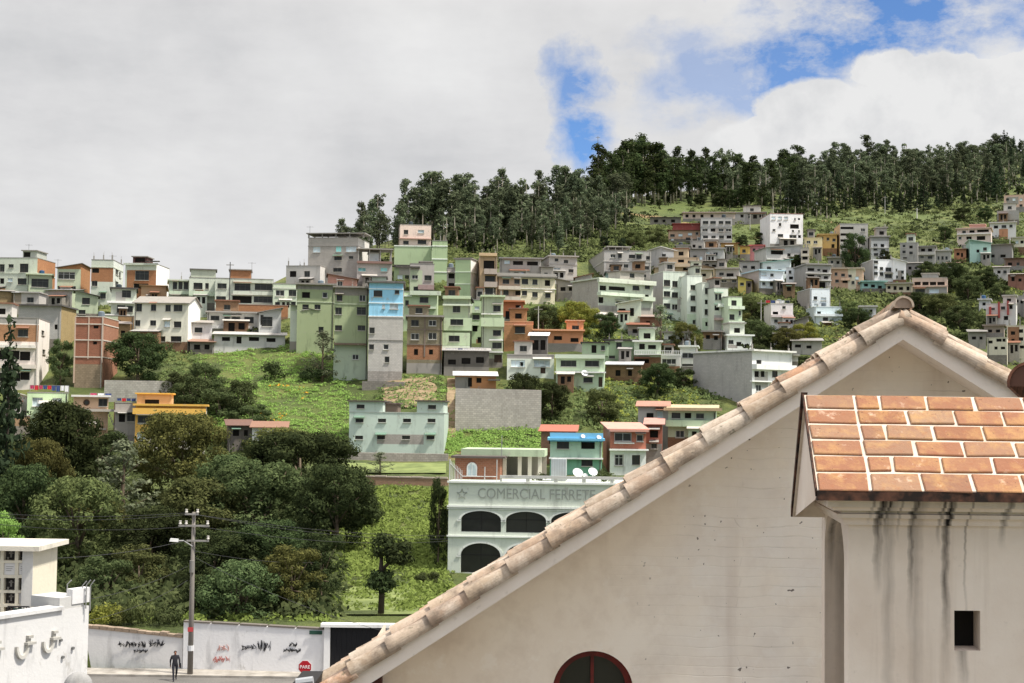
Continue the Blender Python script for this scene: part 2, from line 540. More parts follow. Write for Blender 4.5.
        c = [(-.35, -.6), (wd+.35, -.6), (wd+.35, dd+.3), (-.35, dd+.3)]
        hh = (h0, h1, h2, h3)
        m_.hexa([(a, b, Ht+q) for (a, b), q in zip(c, hh)] + [(a, b, Ht+q+.09) for (a, b), q in zip(c, hh)])
        m_.build('roof', [M(rc)], root)
        g = MB()
        cc = [(0, .003), (wd, .003), (wd, dd-.003), (0, dd-.003)]
        g.hexa([(a, b, Ht+.003) for a, b in cc] + [(a, b, Ht+max(.02, q-.02)) for (a, b), q in zip(cc, hh)])
        g.build('gable_wall', [M(sw or w)], root)
    elif roof == 'gable':          # ridge parallel to the front
        rr = 1.3
        for s_ in (0, 1):
            ya, yb2 = (-.5, dd/2) if s_ == 0 else (dd+.5, dd/2)
            za = Ht-.1
            q = [(-.3, ya, za), (wd+.3, ya, za), (wd+.3, yb2, Ht+rr), (-.3, yb2, Ht+rr)]
            m_.hexa(q + [(a, b, z+.12) for a, b, z in q])
        m_.build('roof', [M(rc)], root)
        g = MB(); g.poly([(0, 0, Ht), (0, dd/2, Ht+rr), (0, dd, Ht)]); g.poly([(wd, 0, Ht), (wd, dd, Ht), (wd, dd/2, Ht+rr)])
        g.build('gable_wall', [M(sw or w)], root)
    # later additions: a set-back rooftop room, a lean-to at the foot
    ex = list(ex)
    kinds_ = {e[0] for e in ex}
    if roof in ('par', 'slab') and not kinds_ & {'up', 'posts', 'clothes', 'tank'} and (x0 > 560 or yt > 296) and x1-x0 > 11 and RR.random() < .5 and name == 'house':
        q = RR.uniform(.35, .6); s0 = RR.uniform(.03, .95-q); xa_, xb_ = x0+(x1-x0)*s0, x0+(x1-x0)*(s0+q); hp_ = 2.2/px2m
        ex.append(('up', xa_, xb_, yt-hp_*RR.uniform(.75, 1.05), RR.choice(['k:a09a92', 'b:9a6a50', 'p:c8c2b6', 'p:b0aaa0', 'p:c3cab2', w]), RR.uniform(.4, 2), 4, [((xa_+xb_)/2, yt-hp_*.45, hp_*.5, hp_*.4, RR.choice('gd'))], RR.choice(['m:a8a49e', 'p:6a645c', 'm:8c6450'])))
    if RR.random() < .42 and name == 'house' and not zones and wd > 4:
        aw = wd*RR.uniform(.3, .5); a0 = RR.uniform(0, wd-aw); zt_ = zl+RR.uniform(1.7, 2.3); dp_ = RR.uniform(1.4, 2.4)
        if zt_ < Ht-.5:
            m_ = MB(); facade(m_, aw, 0, zt_, [(aw*.2, aw*.45, zl+.4, zt_-.3), (aw*.6, aw*.85, zl+.7, zt_-.3)], [], lambda q, dep, z: (a0+q, dep-dp_, z))
            m_.quad((a0+aw, -dp_, 0), (a0+aw, -.004, 0), (a0+aw, -.004, zt_), (a0+aw, -dp_, zt_)); m_.quad((a0, -.004, 0), (a0, -dp_, 0), (a0, -dp_, zt_), (a0, -.004, zt_))
            an = m_.build('annex', [M(RR.choice(['b:8f6048', 'k:9c968e', 'p:b8b2a6', 'p:8d867c', w]))], root)
            m_ = MB(); m_.hexa([(a0-.2, -dp_-.4, zt_+.003), (a0+aw+.2, -dp_-.4, zt_+.003), (a0+aw+.2, -.004, zt_+.4), (a0-.2, -.004, zt_+.4), (a0-.2, -dp_-.4, zt_+.07), (a0+aw+.2, -dp_-.4, zt_+.07), (a0+aw+.2, -.004, zt_+.47), (a0-.2, -.004, zt_+.47)])
            m_.build('roof', [M(RR.choice(['m:a8a49e', 'm:8c6450', 'm:c4beb4', 'm:77716a']))], an)
            m_ = MB(); m_.box(a0+.03, a0+aw-.03, -dp_+.15, -dp_+.2, zl+.3, zt_-.05); m_.build('opening', [ROOM], an)
    # bare column stubs with bars standing on flat roofs
    if roof in ('par', 'slab') and RR.random() < .45 and not any(e[0] in ('up', 'posts', 'clothes') for e in ex):
        m_ = MB()
        for (xx, yy) in ((.25, .25), (wd-.45, .25), (wd/2, .25), (.25, dd-.5), (wd-.45, dd-.5)):
            if RR.random() < .35: continue
            hh = RR.uniform(.35, 1.0); m_ = MB(); m_.box(xx, xx+.2, yy, yy+.2, Ht+.14, Ht+.14+hh)
            for q in ((.04, .04), (.16, .16), (.04, .16)): m_.tube([(xx+q[0], yy+q[1], Ht+.14+hh), (xx+q[0]+RR.uniform(-.08, .08), yy+q[1], Ht+.14+hh+RR.uniform(.4, .8))], .015, 3)
            m_.build('column_stub', [M('p:8f8a82')], root)
    if roof in ('par', 'slab') and RR.random() < .2 and not any(e[0] in ('up', 'posts', 'tank') for e in ex):
        m_ = MB(); a = RR.uniform(.25, .75)*wd; m_.tube([(a, dd*.4, Ht+.14), (a, dd*.4, Ht+1.0), (a, dd*.4, Ht+1.15)], [.5, .5, .25], 10); m_.build('water_tank', [M(RR.choice(['c:3c4448', 'c:6d7880', 'c:2c4a6a']))], root)
    # small tin awnings over some openings, downpipes and cables
    for (uu, zz, ww, hh, k, ph) in hs:
        if ph > 3.4 and RR.random() < .16:
            m_ = MB(); z_ = zz+hh/2+.12; m_.hexa([(uu-ww/2-.2, -.75, z_), (uu+ww/2+.2, -.75, z_), (uu+ww/2+.2, -.004, z_+.25), (uu-ww/2-.2, -.004, z_+.25), (uu-ww/2-.2, -.75, z_+.05), (uu+ww/2+.2, -.75, z_+.05), (uu+ww/2+.2, -.004, z_+.3), (uu-ww/2-.2, -.004, z_+.3)])
            m_.build('awning', [M(RR.choice(['m:9a948c', 'm:c8c4bc', 'm:8a6450', 'm:6f8a78']))], root)
    if RR.random() < .4 and wd > 3:
        m_ = MB(); x_ = RR.choice([.2, wd-.2]); m_.tube([(x_, -.08, .2), (x_, -.08, Ht-.05)], .06, 6); m_.build('downpipe', [M(RR.choice(['c:6d6a64', 'c:a8a49c', 'c:4c4844']))], root)
    # extras
    for e in ex:
        k = e[0]; m_ = MB()
        if k == 'band':            # y, thick px, mat
            _, z = loc(xm, e[1]); t_ = max(.1, e[2]*px2m)
            m_.box(-.07, wd+.07, -.09, dd*.98, z-t_/2, z+t_/2); m_.build('cornice', [M(e[3])], root)
        elif k == 'ledge':         # xa, xb, y, thick px, mat, depth
            a, z = loc(e[1], e[3]); b, _ = loc(e[2], e[3]); t_ = max(.12, e[4]*px2m)
            m_.box(a, b, -e[6], -.004, z-t_/2, z+t_/2); m_.build('ledge', [M(e[5])], root)
        elif k == 'bal':           # xa, xb, ya, yb, mat, depth
            a, z1_ = loc(e[1], e[3]); b, z0_ = loc(e[2], e[4]); dp = e[6]
            m_.box(a, b, -dp, -.004, z0_-.12, z0_)
            m_.box(a, b, -dp, -dp+.1, z0_, z1_); m_.box(a, a+.1, -dp+.1, -.004, z0_, z1_); m_.box(b-.1, b, -dp+.1, -.004, z0_, z1_)
            m_.build('balcony', [M(e[5])], root)
        elif k == 'rail':
            a, z1_ = loc(e[1], e[3]); b, z0_ = loc(e[2], e[4]); dp = e[6]
            m_.box(a, b, -dp, -.004, z0_-.12, z0_)
            n = max(3, int((b-a)/.28))
            for i in range(n+1):
                x = a+.04+(b-a-.08)*i/n; m_.box(x-.04, x+.04, -dp+.01, -dp+.08, z0_, z1_)
            m_.box(a, b, -dp, -dp+.1, z1_, z1_+.08); m_.build('railing', [M(e[5])], root)
        elif k == 'bay':           # xa, xb, ya, yb, mat, depth, windows
            a, z1_ = loc(e[1], e[3]); b, z0_ = loc(e[2], e[4]); dp = e[6]
            hl, wl = [], []
            for q in (e[7] if len(e) > 7 else ()):
                uu, zz = loc(q[0], q[1]); ww, hh = q[2]*px2m, q[3]*px2m
                ww = min(ww, 2*(uu-a)-.2, 2*(b-uu)-.2); hh = min(hh, 2*(z1_-zz)-.12, 2*(zz-z0_)-.12)
                if ww < .2 or hh < .2: continue
                hl.append((uu-a-ww/2, uu-a+ww/2, zz-hh/2, zz+hh/2)); wl.append((uu-a, zz, ww, hh, q[4] if len(q) > 4 else 'g', q[3]))
            facade(m_, b-a, z0_, z1_, hl, [], lambda q, dep, z: (a+q, dep-dp, z))
            m_.quad((a,-dp,z1_),(b,-dp,z1_),(b,-.004,z1_),(a,-.004,z1_)); m_.quad((a,-dp,z0_),(a,-.004,z0_),(b,-.004,z0_),(b,-dp,z0_))
            m_.quad((a,-.004,z0_),(a,-dp,z0_),(a,-dp,z1_),(a,-.004,z1_)); m_.quad((b,-dp,z0_),(b,-.004,z0_),(b,-.004,z1_),(b,-dp,z1_))
            bo = m_.build('bay', [M(e[5])], root)
            for (uu, zz, ww, hh, kk, ph) in wl: add_window(bo, (a+uu, -dp+.16, zz), 0, ww, hh, kk, min(ph, 5.9))
        elif k == 'up':            # xa, xb, yt, mat, setback, depth, [windows], roofmat
            sb, dp = e[5], e[6]
            pc = p0 + v*sb
            q = plane_hit(e[1], e[3], pc, v); a = (q-p0).dot(u); z1_ = q.z-zb
            q = plane_hit(e[2], e[3], pc, v); b = (q-p0).dot(u)
            z0_ = Ht+.004
            if z1_ <= z0_+.3: continue
            hl, wl = [], []
            for qq in (e[7] if len(e) > 7 else ()):
                q = plane_hit(qq[0], qq[1], pc, v); uu = (q-p0).dot(u); zz = q.z-zb; ww, hh = qq[2]*px2m, qq[3]*px2m
                ww = min(ww, 2*(uu-a)-.2, 2*(b-uu)-.2); hh = min(hh, 2*(z1_-zz)-.12, 2*(zz-z0_)-.06)
                if ww < .2 or hh < .2: continue
                hl.append((uu-a-ww/2, uu-a+ww/2, zz-hh/2, zz+hh/2)); wl.append((uu-a, zz, ww, hh, qq[4] if len(qq) > 4 else 'g', qq[3]))
            facade(m_, b-a, z0_, z1_, hl, [], lambda q, dep, z: (a+q, sb+dep, z))
            m_.quad((b,sb,z0_),(b,sb+dp,z0_),(b,sb+dp,z1_),(b,sb,z1_)); m_.quad((a,sb+dp,z0_),(a,sb,z0_),(a,sb,z1_),(a,sb+dp,z1_))
            m_.quad((b,sb+dp,z0_),(a,sb+dp,z0_),(a,sb+dp,z1_),(b,sb+dp,z1_))
            bo = m_.build('rooftop_room', [M(e[4])], root)
            r_ = MB(); r_.box(a-.25, b+.25, sb-.35, sb+dp+.2, z1_+.003, z1_+.18); r_.build('roof', [M(e[8] if len(e) > 8 else rc)], bo)
            for (uu, zz, ww, hh, kk, ph) in wl: add_window(bo, (a+uu, sb+.16, zz), 0, ww, hh, kk, min(ph, 5.9))
        elif k == 'posts':         # columns and top beam of an open storey: xa, xb, yt, mat, n
            a, z1_ = loc(e[1], e[3]); b, _ = loc(e[2], e[3])
            n = e[5]
            for i in range(n):
                x = a+.12+(b-a-.24)*i/(n-1)
                for yy in (.02, min(dd-.3, 4.5)): m_.box(x-.11, x+.11, yy, yy+.24, Ht+.004, z1_)
            m_.box(a-.3, b+.3, -.3, min(dd, 5.0), z1_+.002, z1_+.2); m_.build('rooftop_shelter', [M(e[4])], root)
        elif k == 'porthole':
            a, z = loc(e[1], e[2]); rr = e[3]*px2m; n = 20
            m_.poly([(a+rr*math.cos(2*math.pi*i/n), -.03, z+rr*math.sin(2*math.pi*i/n)) for i in range(n)])
            po = m_.build('window', [GLASS], root); m_ = MB()
            m_.tube([(a+rr*math.cos(2*math.pi*i/n), -.03, z+rr*math.sin(2*math.pi*i/n)) for i in range(n+1)], .07, 6, cap=False); m_.build('frame', [M('c:5a4034')], po)
        elif k == 'tank':
            a, z1_ = loc(e[1], e[2]); m_.tube([(a, 1.5, Ht+.12), (a, 1.5, Ht+1.0), (a, 1.5, Ht+1.15)], [.55, .55, .3], 10)
            m_.build('water_tank', [M('c:3c4448')], root)
        elif k == 'ant':           # x, yt
            pc = p0 + v*1.5; q = plane_hit(e[1], e[2], pc, v); a = (q-p0).dot(u); z1_ = q.z-zb
            m_.tube([(a, 1.5, Ht), (a, 1.5, z1_)], .035, 5)
            m_.tube([(a-.7, 1.5, z1_-.2), (a+.7, 1.5, z1_-.2)], .025, 4)
            for i in range(4): m_.tube([(a-.6+.4*i, 1.2, z1_-.2), (a-.6+.4*i, 1.8, z1_-.2)], .02, 4)
            m_.build('antenna', [M('c:7c7c7a')], root)
        elif k == 'dish':
            a, z = loc(e[1], e[2]); rr = e[3]*px2m
            n = 14; ctr = Vector((a, -.55, z)); ax = Vector((.25, -.8, .55)).normalized()
            e1 = ax.cross(Vector((0, 0, 1))).normalized(); e2 = e1.cross(ax)
            rings = [(0, -.22), (.5, -.16), (.85, -.06), (1, 0)]
            pts = []
            for rf, of in rings: pts.append([ctr + ax*of*rr + (e1*math.cos(2*math.pi*i/n) + e2*math.sin(2*math.pi*i/n))*rf*rr for i in range(n)])
            for r0, r1_ in zip(pts, pts[1:]):
                for i in range(n): m_.quad(r0[i], r0[(i+1) % n], r1_[(i+1) % n], r1_[i])
            m_.tube([ctr-ax*.2*rr, (a, -.02, z-.3)], .05, 5); m_.tube([ctr-e2*rr*.9, ctr+ax*rr*.7], .025, 4)
            m_.build('satellite_dish', [M('c:dedede')], root)
        elif k == 'clothes':       # xa, xb, y, n : laundry on a line above the roof
            a, z = loc(e[1], e[3]); b, _ = loc(e[2], e[3])
            m_.tube([(a, .4, Ht), (a, .4, z)], .04); m_.tube([(b, .4, Ht), (b, .4, z)], .04); m_.tube([(a, .4, z), (b, .4, z)], .015, 4)
            m_.build('clothes_line', [M('c:80807c')], root)
            for i in range(e[4]):
                g = MB(); x = a+(b-a)*(i+.5)/e[4]; ww = (b-a)/e[4]*.42; hh = random.uniform(.6, 1.0)*max(.5, (z-Ht))*.8
                for j in range(4):
                    xa_ = x-ww+2*ww*j/4; xb_ = x-ww+2*ww*(j+1)/4; ya_ = .4+.05*(j % 2); yb_ = .4+.05*((j+1) % 2)
                    g.quad((xa_, .4, z), (xb_, .4, z), (xb_, yb_, z-hh), (xa_, ya_, z-hh))
                g.build('garment', [M(random.choice(['c:d8d8d8', 'c:c03038', 'c:e4e4e0', 'c:b04060', 'c:3a4a78', 'c:e8e0d8', 'c:26303a']))], root)
        elif k == 'stair':         # xa, ya, xb, yb: flight of stairs on the facade
            a, za = loc(e[1], e[2]); b, zb2 = loc(e[3], e[4]); n = 9
            for i in range(n):
                x = a+(b-a)*i/n; x2 = a+(b-a)*(i+1)/n; z = za+(zb2-za)*i/n
                m_.box(min(x, x2), max(x, x2), -1., -.01, z-.3, z)
            m_.build('stairs', [M('p:9a9088')], root)
    return root

# ------------------------------------------------------------------ the houses of the hill, left to right
GL, G2, G3, MINT, WH, CR = 'p:c3cab2', 'p:b3c097', 'p:9dac74', 'p:ccd4c6', 'p:e6e5de', 'p:e2d9c0'
GY, BK, BR, OB, TAN, CON = 'p:a19c95', 'k:a8a29a', 'b:9a5c42', 'b:b06a44', 'p:bd9670', 'p:95908a'
# --- skyline row, far left
house('pale green flat-roofed house with brick side wall at the left edge of the skyline', -14, 37, 258, 300, GL, side=55, sw='b:b87048',
      win=[(2,268,6,8),(11,266,6,4),(24,268,10,9),(-6,268,6,8),(2,281,5,6),(10,280,5,4),(22,281.5,9,6),(-6,281,6,6)], base=302,
      ex=[('up', 23, 37, 251, 'p:b0b4a4', .3, 5, [(27,254.5,7,5,'d')]), ('band', 273, 1.2, GL), ('ant', 29, 244)])
house('small green house with one wide window joined below the skyline house', 27, 52, 275, 300, G2, win=[(40,283,15,8),(40,296,14,4)], base=303, D=6, roof='slab', rc=G2)
house('green two storey house with orange brick side between two taller houses on the left skyline', 57, 80.5, 269, 300, G2, side=90, sw='b:bb7549',
      win=[(66.5,275.5,17,7),(60.5,288,7,4),(73,288,6,4)], base=303, roof='tinl', rc='p:7a766e', ex=[('ant', 58, 259)])
house('house with a bare orange brick middle storey under a green parapet on the skyline', 91, 113, 260, 303, GL, side=123, sw='p:ccd2c4',
      win=[(95.5,270.5,8,5),(94.5,283.5,9,6),(103,296,5,6)], zones=[(90,114,267.5,282,OB)], base=306, swin=[(117,272,3,6),(120,275,2,6),(117,284,3,5)],
      ex=[('ant', 113, 255), ('band', 267, 1, GL)])
house('house with orange brick front and tall white side wall on the skyline', 125, 156, 264, 302, GL, side=169, sw='p:eceae4',
      win=[(142,275.5,15,9),(141,286,15,5,'d')], zones=[(127,156,270,300,OB)], base=306,
      ex=[('up', 133, 147, 257, 'p:5a3a34', 1, 4, [(140,260,10,4,'d')]), ('ledge', 124, 158, 264, 2, GL, .4), ('ledge', 146, 160, 261.5, 1, 'p:4a4642', .6)])
house('tan brick shed with an arched broken gable in front of the white side wall', 141, 166, 290, 304, 'p:c09870', base=309, D=5, roof='tinb', rc='p:a58462', win=[(150,299,6,5,'d')])
# --- left slope
house('grey block shed with pale corrugated roof between the green houses on the left', 45, 72, 291, 308, BK, side=84, sw=G2, base=312, D=7, roof='tin', rc='m:9d9b98', swin=[(78,301,6,6)])
house('brown brick shed at the left edge below the green house', -10, 13, 292, 312, 'b:a88060', base=318, D=7, roof='tin', rc='p:8d8780')
house('grey plank shed with a dark lean-to roof behind the block house', 13, 31, 294, 312, 'k:9c8c7c', base=317, D=6, roof='tin', rc='m:8b8a88')
house('green house with sloping dark roof and small window left of the brick tower', 75, 98, 297, 318, G2, win=[(86,301,8,6),(82,312,6,4)], base=322, D=6, roof='tinr', rc='p:5e5a54')
house('stepped green house with white ledges above the brick tower', 111, 136, 289, 322, GL, win=[(126.5,294,8,7),(121,309,8,7),(130,309,5,6)], base=325, roof='slab', rc='p:4e4a46',
      ex=[('ledge', 107, 136, 302, 2, WH, 1.0), ('ledge', 100, 130, 315, 1.8, WH, 1.0)])
house('low green lean-to with brown walls left of the white house', 104, 134, 316, 334, G2, base=337, D=5, win=[(118,324,5,8,'D'),(127,325,5,6)], zones=[(118,134,316,336,'b:a5744e')])
house('cream white three storey house with a grey tiled eave above the round bush', 134, 188, 303, 345, 'p:e3dfc9', side=200, sw='p:efece2', base=349, roof='gable', rc='p:8b857b', D=8,
      win=[(139,307.5,6,7),(153.5,307.5,6,7),(168,308,6,7),(178,308,8,7),(137.5,323,6,6),(153,323,6,5),(167,324,6,6),(177.5,324.5,8,6),(163,339,5,5),(176,339,12,6)])
house('grey block house with a brown brick side behind the white balconies on the left', 18, 61, 306, 345, 'k:b0aca6', side=76, sw='b:b18a5e', base=352, roof='slab', rc='p:5b5753', D=9, win=[(56,327,3,5,'d')])
house('red brick house of bare columns and beams standing on a stone base', 75, 103, 317, 382, 'b:a25a45', side=118, sw='b:ad6850', base=388, D=9, win=[(96,327,5,3,'d'),(95,343,4,3,'d')],
      zones=[(74,104,364,399,'s:8d7c66')], roof='par', rc='p:c8bfb0',
      ex=[('band', 324, 1.1, 'p:cdbfae'), ('band', 340, 1.1, 'p:cdbfae'), ('band', 357, 1.1, 'p:cdbfae'), ('ledge', 74, 75.4, 350, 66, 'p:c4a68e', .08), ('ledge', 88, 89.2, 338, 42, 'p:c4a68e', .08), ('ledge', 102, 103.4, 340, 46, 'p:c4a68e', .08)])
house('brick and cream house with dark balcony openings at the left edge', -12, 38, 318, 388, 'p:d8ccc0', side=49, sw='p:e6ddd0', base=392, D=10,
      win=[(23,333,9,7),(9,355,20,9,'d'),(25,356,10,9,'d'),(10,377,20,8,'d'),(25,376,9,8,'d')], zones=[(-14,39,324,342,'b:b07250'),(-14,39,317,324,'p:9b968e')],
      swin=[(43,333,3,5),(44,352,3,5)], ex=[('ledge',-12,36,346,3,'p:dcd4c8',.7),('ledge',-12,36,366,4,'p:d0c4b6',.7)])
house('light green house with two pale windows and laundry on its flat roof', 27, 68, 393, 420, 'p:bfdd9e', base=436, D=8, win=[(37.5,402,10,9,'l'),(57,402.5,9,9,'l'),(46,418,8,6)],
      ex=[('clothes', 30, 69, 385, 9)])
house('tan house with a round porthole window under a thin white slab', 73, 108, 397, 440, 'p:c9a684', base=447, D=8, roof='slab', rc='p:d6d2ca',
      win=[(103,402.5,11,8),(95,424,9,9,'d'),(82,424,7,9,'d')], ex=[('porthole',86.5,402.5,2.7),('clothes',90,112,393,3),('ledge',72,116,410,2.5,'p:a8a094',1.3),('stair',108,412,118,436),('ledge',84,106,429,1.6,'p:b8b0a4',.6)])
house('grey concrete frame annex with laundry between porthole house and yellow house', 115, 136, 403, 440, 'p:9c958c', base=447, D=7, win=[(122,418,6,8,'d'),(131,417,8,9)], ex=[('clothes',117,136,398,4),('ledge',114,136,411,2,'p:b2aaa0',.6)])
house('bright yellow banded building with dark strip windows among the trees', 135, 205, 406, 450, 'p:c0b8a8', base=455, D=9, roof='slab', rc='p:e0aa30',
      win=[(147,419.5,20,8),(170,419.5,20,8),(192,419.5,18,8),(141,437,8,9,'l')], zones=[(134,206,406,414.5,'p:e6b038'),(134,150,424.5,432,'p:e6b038'),(134,137.5,414,455,'p:e0a838')],
      ex=[('ledge',133,206,411,6,'p:e6b038',.7),('up',137,172,394,'p:c8a070',1.2,5,[(152,402,14,5,'d')],'p:e0aa30')])
house('small white hut with rusty brown roof below the flowering slope', 252, 286, 429, 448, 'p:d9d6d0', base=456, D=6, roof='tin', rc='m:8a6550', win=[(265,435,9,6,'d'),(278,437,5,7,'l')])
# --- long green row and neighbours
house('long low green house with three small windows left of the antenna pole', 169, 192, 281, 306, GL, base=314, D=8, win=G([175,180.5,186],[285.5],4,7)+[(184,298,5,3),(175,298,5,3)], roof='slab', rc=GL, ex=[('bal',169,214,291,295,'p:b9cba8',.9)])
house('green house with a rooftop room and long balcony band beside the antenna pole', 189, 215, 278, 308, GL, base=315, D=9, win=[(198,286,8,6),(207,286,4,6),(198,298,9,4)],
      ex=[('up',191,216,269.5,'p:b4bda0',2.5,5,[],'p:6a6660'),('bal',189,215,291,296,'p:b9cba8',.9)])
house('green house with two rows of wide dark windows in the long row', 215, 273, 279, 312, GL, base=318, D=9,
      win=[(222,286,10,6),(242.5,287,17,7),(263.5,287,17,7),(221,299,9,6),(242,299.5,17,7),(263,299.5,17,7)],
      ex=[('up',230,251,270,OB,3,5,[]),('bal',233,273,280,283,GL,.5),('bal',233,273,291,295,GL,.5),('ant',252,262)])
house('green end house of the long row with four dark windows', 273, 297, 284, 312, 'p:bccaa8', base=317, D=9, win=[(280,293,10,6),(292.5,293,7,6),(280,304,10,4),(292,304.5,7,6)], ex=[('band',288,1.5,GL)])
house('long unplastered red brick parapet below the green row', 219, 288, 305, 318, OB, base=324, D=4, roof='par', rc='p:a08070')
house('grey white house with a row of dark windows under a concrete parapet', 207, 258, 313, 334, 'p:cfccc2', base=338, D=6, win=[(215,318,9,5),(227,320,6,6),(236,320,9,6),(249,320,9,6)], roof='slab', rc='p:9b968e', ex=[('ledge',206,252,327,3,'p:d5d3cd',.8)])
house('grey shed with slanting roof and one square window at the end of the terrace', 259, 281, 314, 336, 'p:b8b8b4', base=340, D=6, win=[(267,321.5,10,9),(262,320,3,10,'d')], roof='tinl', rc='p:8a8680')
house('weathered white shack with tin roof above the green slope', 190, 212, 324, 345, 'p:d2d0cc', base=349, D=5, win=[(198.5,330,8,5)], roof='tin', rc='m:9a938a')
house('low white wall house with clutter and a dark doorway above the slope', 214, 285, 336, 348, 'p:c9c6bf', base=351, D=5, win=[(239,340,5,7,'d'),(226,339,8,4,'d'),(254,339,10,4,'d'),(271,340,9,4,'d')], roof='tin', rc='m:b5b2ac')
house('little green house with two windows leaning against the taller green house', 290, 313, 311, 346, GL, side=318, base=352, D=5, win=[(301,314.5,6,5),(302,328,7,8)], roof='tinr', rc='p:6c6862', sw=G2)
house('tall plain green house with grey top storey right of the terrace', 297, 334, 285, 345, G3, base=354, D=9, win=[(306,295,7,6),(305.5,307,6,5),(317.5,307,6,5),(321,330,5,6),(325,295,5,6)], zones=[(296,335,285,290,'p:8f8a80')], roof='slab', rc='p:8a857c', ex=[('band',302,1,G2)])
house('bright green house with grey parapet and grilled windows left of the blue house', 334, 368, 288, 376, 'p:a0b078', base=380, D=9,
      win=[(339.5,298,5,6),(362.5,298,7,6),(338.5,311,7,7),(361.5,311,9,8),(338.5,328,8,6),(361.5,328,8,5),(355.5,357,6,5)], zones=[(333,369,287,296,'p:8f8a80'),(333,369,345,392,'p:b4c4a2')], roof='slab', rc='p:8a857c',
      ex=[('band',304,1.2,G2),('ledge',334,366,344,2,'p:7d6a58',1.0)])
house('old grey white house with two windows peeking over the green roofs', 286, 320, 266, 290, 'p:b5b0a8', side=332, sw='p:cfcac2', base=292, D=8, win=[(293,274,6,6),(307,274,6,6)], roof='par', rc='p:9a948c')
house('tall grey block house with an open top floor at the left end of the wood', 308, 358, 238, 285, 'k:a39e96', side=369, sw='p:cfc9bf', base=288, D=9,
      win=[(316.5,249.5,8,6,'l'),(338.5,249,6,6,'t'),(351,249,11,6,'l'),(338,258.5,7,4),(351,257.5,5,3),(337.5,270,8,4)],
      ex=[('posts',308,364,234,'p:8a857e',5),('band',246,.8,'p:8f8a84'),('ant',310,226)])
house('grey house with open dark top storey and teal windows behind the blue house', 357, 392, 262, 286, 'k:b0aaa4', base=290, D=8, win=[(362,269.5,8,4,'t'),(384,269.5,7,4,'t'),(373,280,8,4)],
      ex=[('posts',358,392,249,'p:9a948c',4),('up',369,379,253,'p:dcdcd8',1.5,3,[]),('bal',357,392,261,263.5,'p:8a6a60',.6)])
house('salmon pink house with a sloping roof in front of the grey blocks', 328, 357, 280, 300, 'p:c08878', base=302, D=7, win=[(340,283.5,5,5)], roof='tinr', rc='p:7d5e54')
house('sky blue house on grey block storeys, the only blue front on the hill', 368.5, 402.5, 283, 380, 'k:b3afa8', base=384, D=9,
      win=[(378,293.5,8,6),(397,292,4.5,4),(383.5,306.5,3,4),(394,306.5,8,6),(372,330.5,6,6),(371.5,347,5,6),(386,347,5,6),(387,359.5,5,6)],
      zones=[(367,404,283,316.5,'p:8accea'),(367,404,371,392,'s:98928a')], sw='p:a8a49e', roof='slab', rc='p:6e6a66',
      ex=[('band',289,1,'p:dceaf0'),('band',303,1,'p:dceaf0'),('band',316.5,1.2,'p:dcdcd8'),('band',340,.7,'p:9a958e'),('up',372,386,277,'p:a8b8a0',1.5,4,[])])
house('pale pink box house on top of the green block under the wood', 400, 431, 225, 250, 'p:dcc3b2', base=262, d=306, D=8, win=[(406,232,5,4),(421,231.5,6,3),(422,242,9,4),(406,242.5,6,4)], ex=[('band',239,.7,'p:c9a898'),('ledge',399,431,238.5,.8,'p:b08878',.5)])
house('blank green block wall house below the pink box', 394, 431, 246, 292, 'p:a8c188', base=284, d=292, D=8, ex=[('band',246,1,'p:dfe6d4'),('ledge',394,418,266,2,'p:4c4844',.8)], win=[(400,277,6,4),(407,277,4,4)])
house('slim green stair tower with white bands right of the pink box', 432, 447, 241, 300, 'p:a6c084', base=292, d=288, D=7, ex=[('band',246,1,'p:e6ecdc'),('band',259,1,'p:e6ecdc'),('band',272,1,'p:e6ecdc'),('band',285,1,'p:e6ecdc')])
house('cluttered grey and green house with balconies under the green tower', 410, 434, 264, 300, 'p:b0a8a0', base=300, d=277, D=7, win=[(428,278,8,6),(415,277,6,4),(416,289,5,5)],
      zones=[(409,422,270,300,G2)], ex=[('bal',418,434,285,289.5,'p:a58a86',.9),('up',420,432,262,'p:b0a4a0',.8,3,[]),('ledge',396,420,267,1.6,'p:54504a',.6)])
house('green house with a white parapet and two wide windows right of the blue house', 403, 437, 292, 330, 'p:b2c694', base=332, D=8, win=[(424,300,10,6),(424,310.5,11,4),(407,303,4,6)],
      ex=[('bal',410,441,291,295,'p:c8d6b4',.8),('bal',412,436,306.5,308.5,'p:c8d6b4',.6),('ledge',403,412,296,1.2,'p:dfe6d4',.5)])
house('grey brown brick house with paired windows right of the blue house', 407, 442, 317, 370, 'b:8d7866', base=374, D=9, win=[(415,323,8,6,'g'),(432.5,323,8,6,'g'),(415,336.5,8,7,'g'),(432.5,336,8,7,'g'),(416,352,4,6,'d'),(431,352,4,5,'d')],
      zones=[(406,443,345,360,'b:a8684a'),(406,443,312,316,'p:8f8a84'),(406,443,363,380,'p:98928a')], roof='slab', rc='p:8f8a84', ex=[('band',329.5,.8,'p:7d7064'),('band',344.5,.8,'p:7d7064'),('ledge',424,425.4,335,44,'p:7a6c60',.08)])
house('green stacked house with overhanging storeys above the scrap terrace', 443, 470, 299, 362, G2, base=368, D=8, win=[(456.5,309,8,7),(454,355,5,8,'d')],
      ex=[('bay',444,472,318,331,'p:b9cf9c',.9,[(457,322.5,13,6)]),('bay',443,470,333,346,'p:b9cf9c',1.3,[(454.5,339,11,6)]),('ledge',443,473,305,1.6,'p:cfdcbc',.8),('ledge',442,470,347,2,'p:cfdcbc',1.5),('ledge',443,471,297.5,3,'p:b9cf9c',.9)], roof='slab', rc='p:3f3c38')
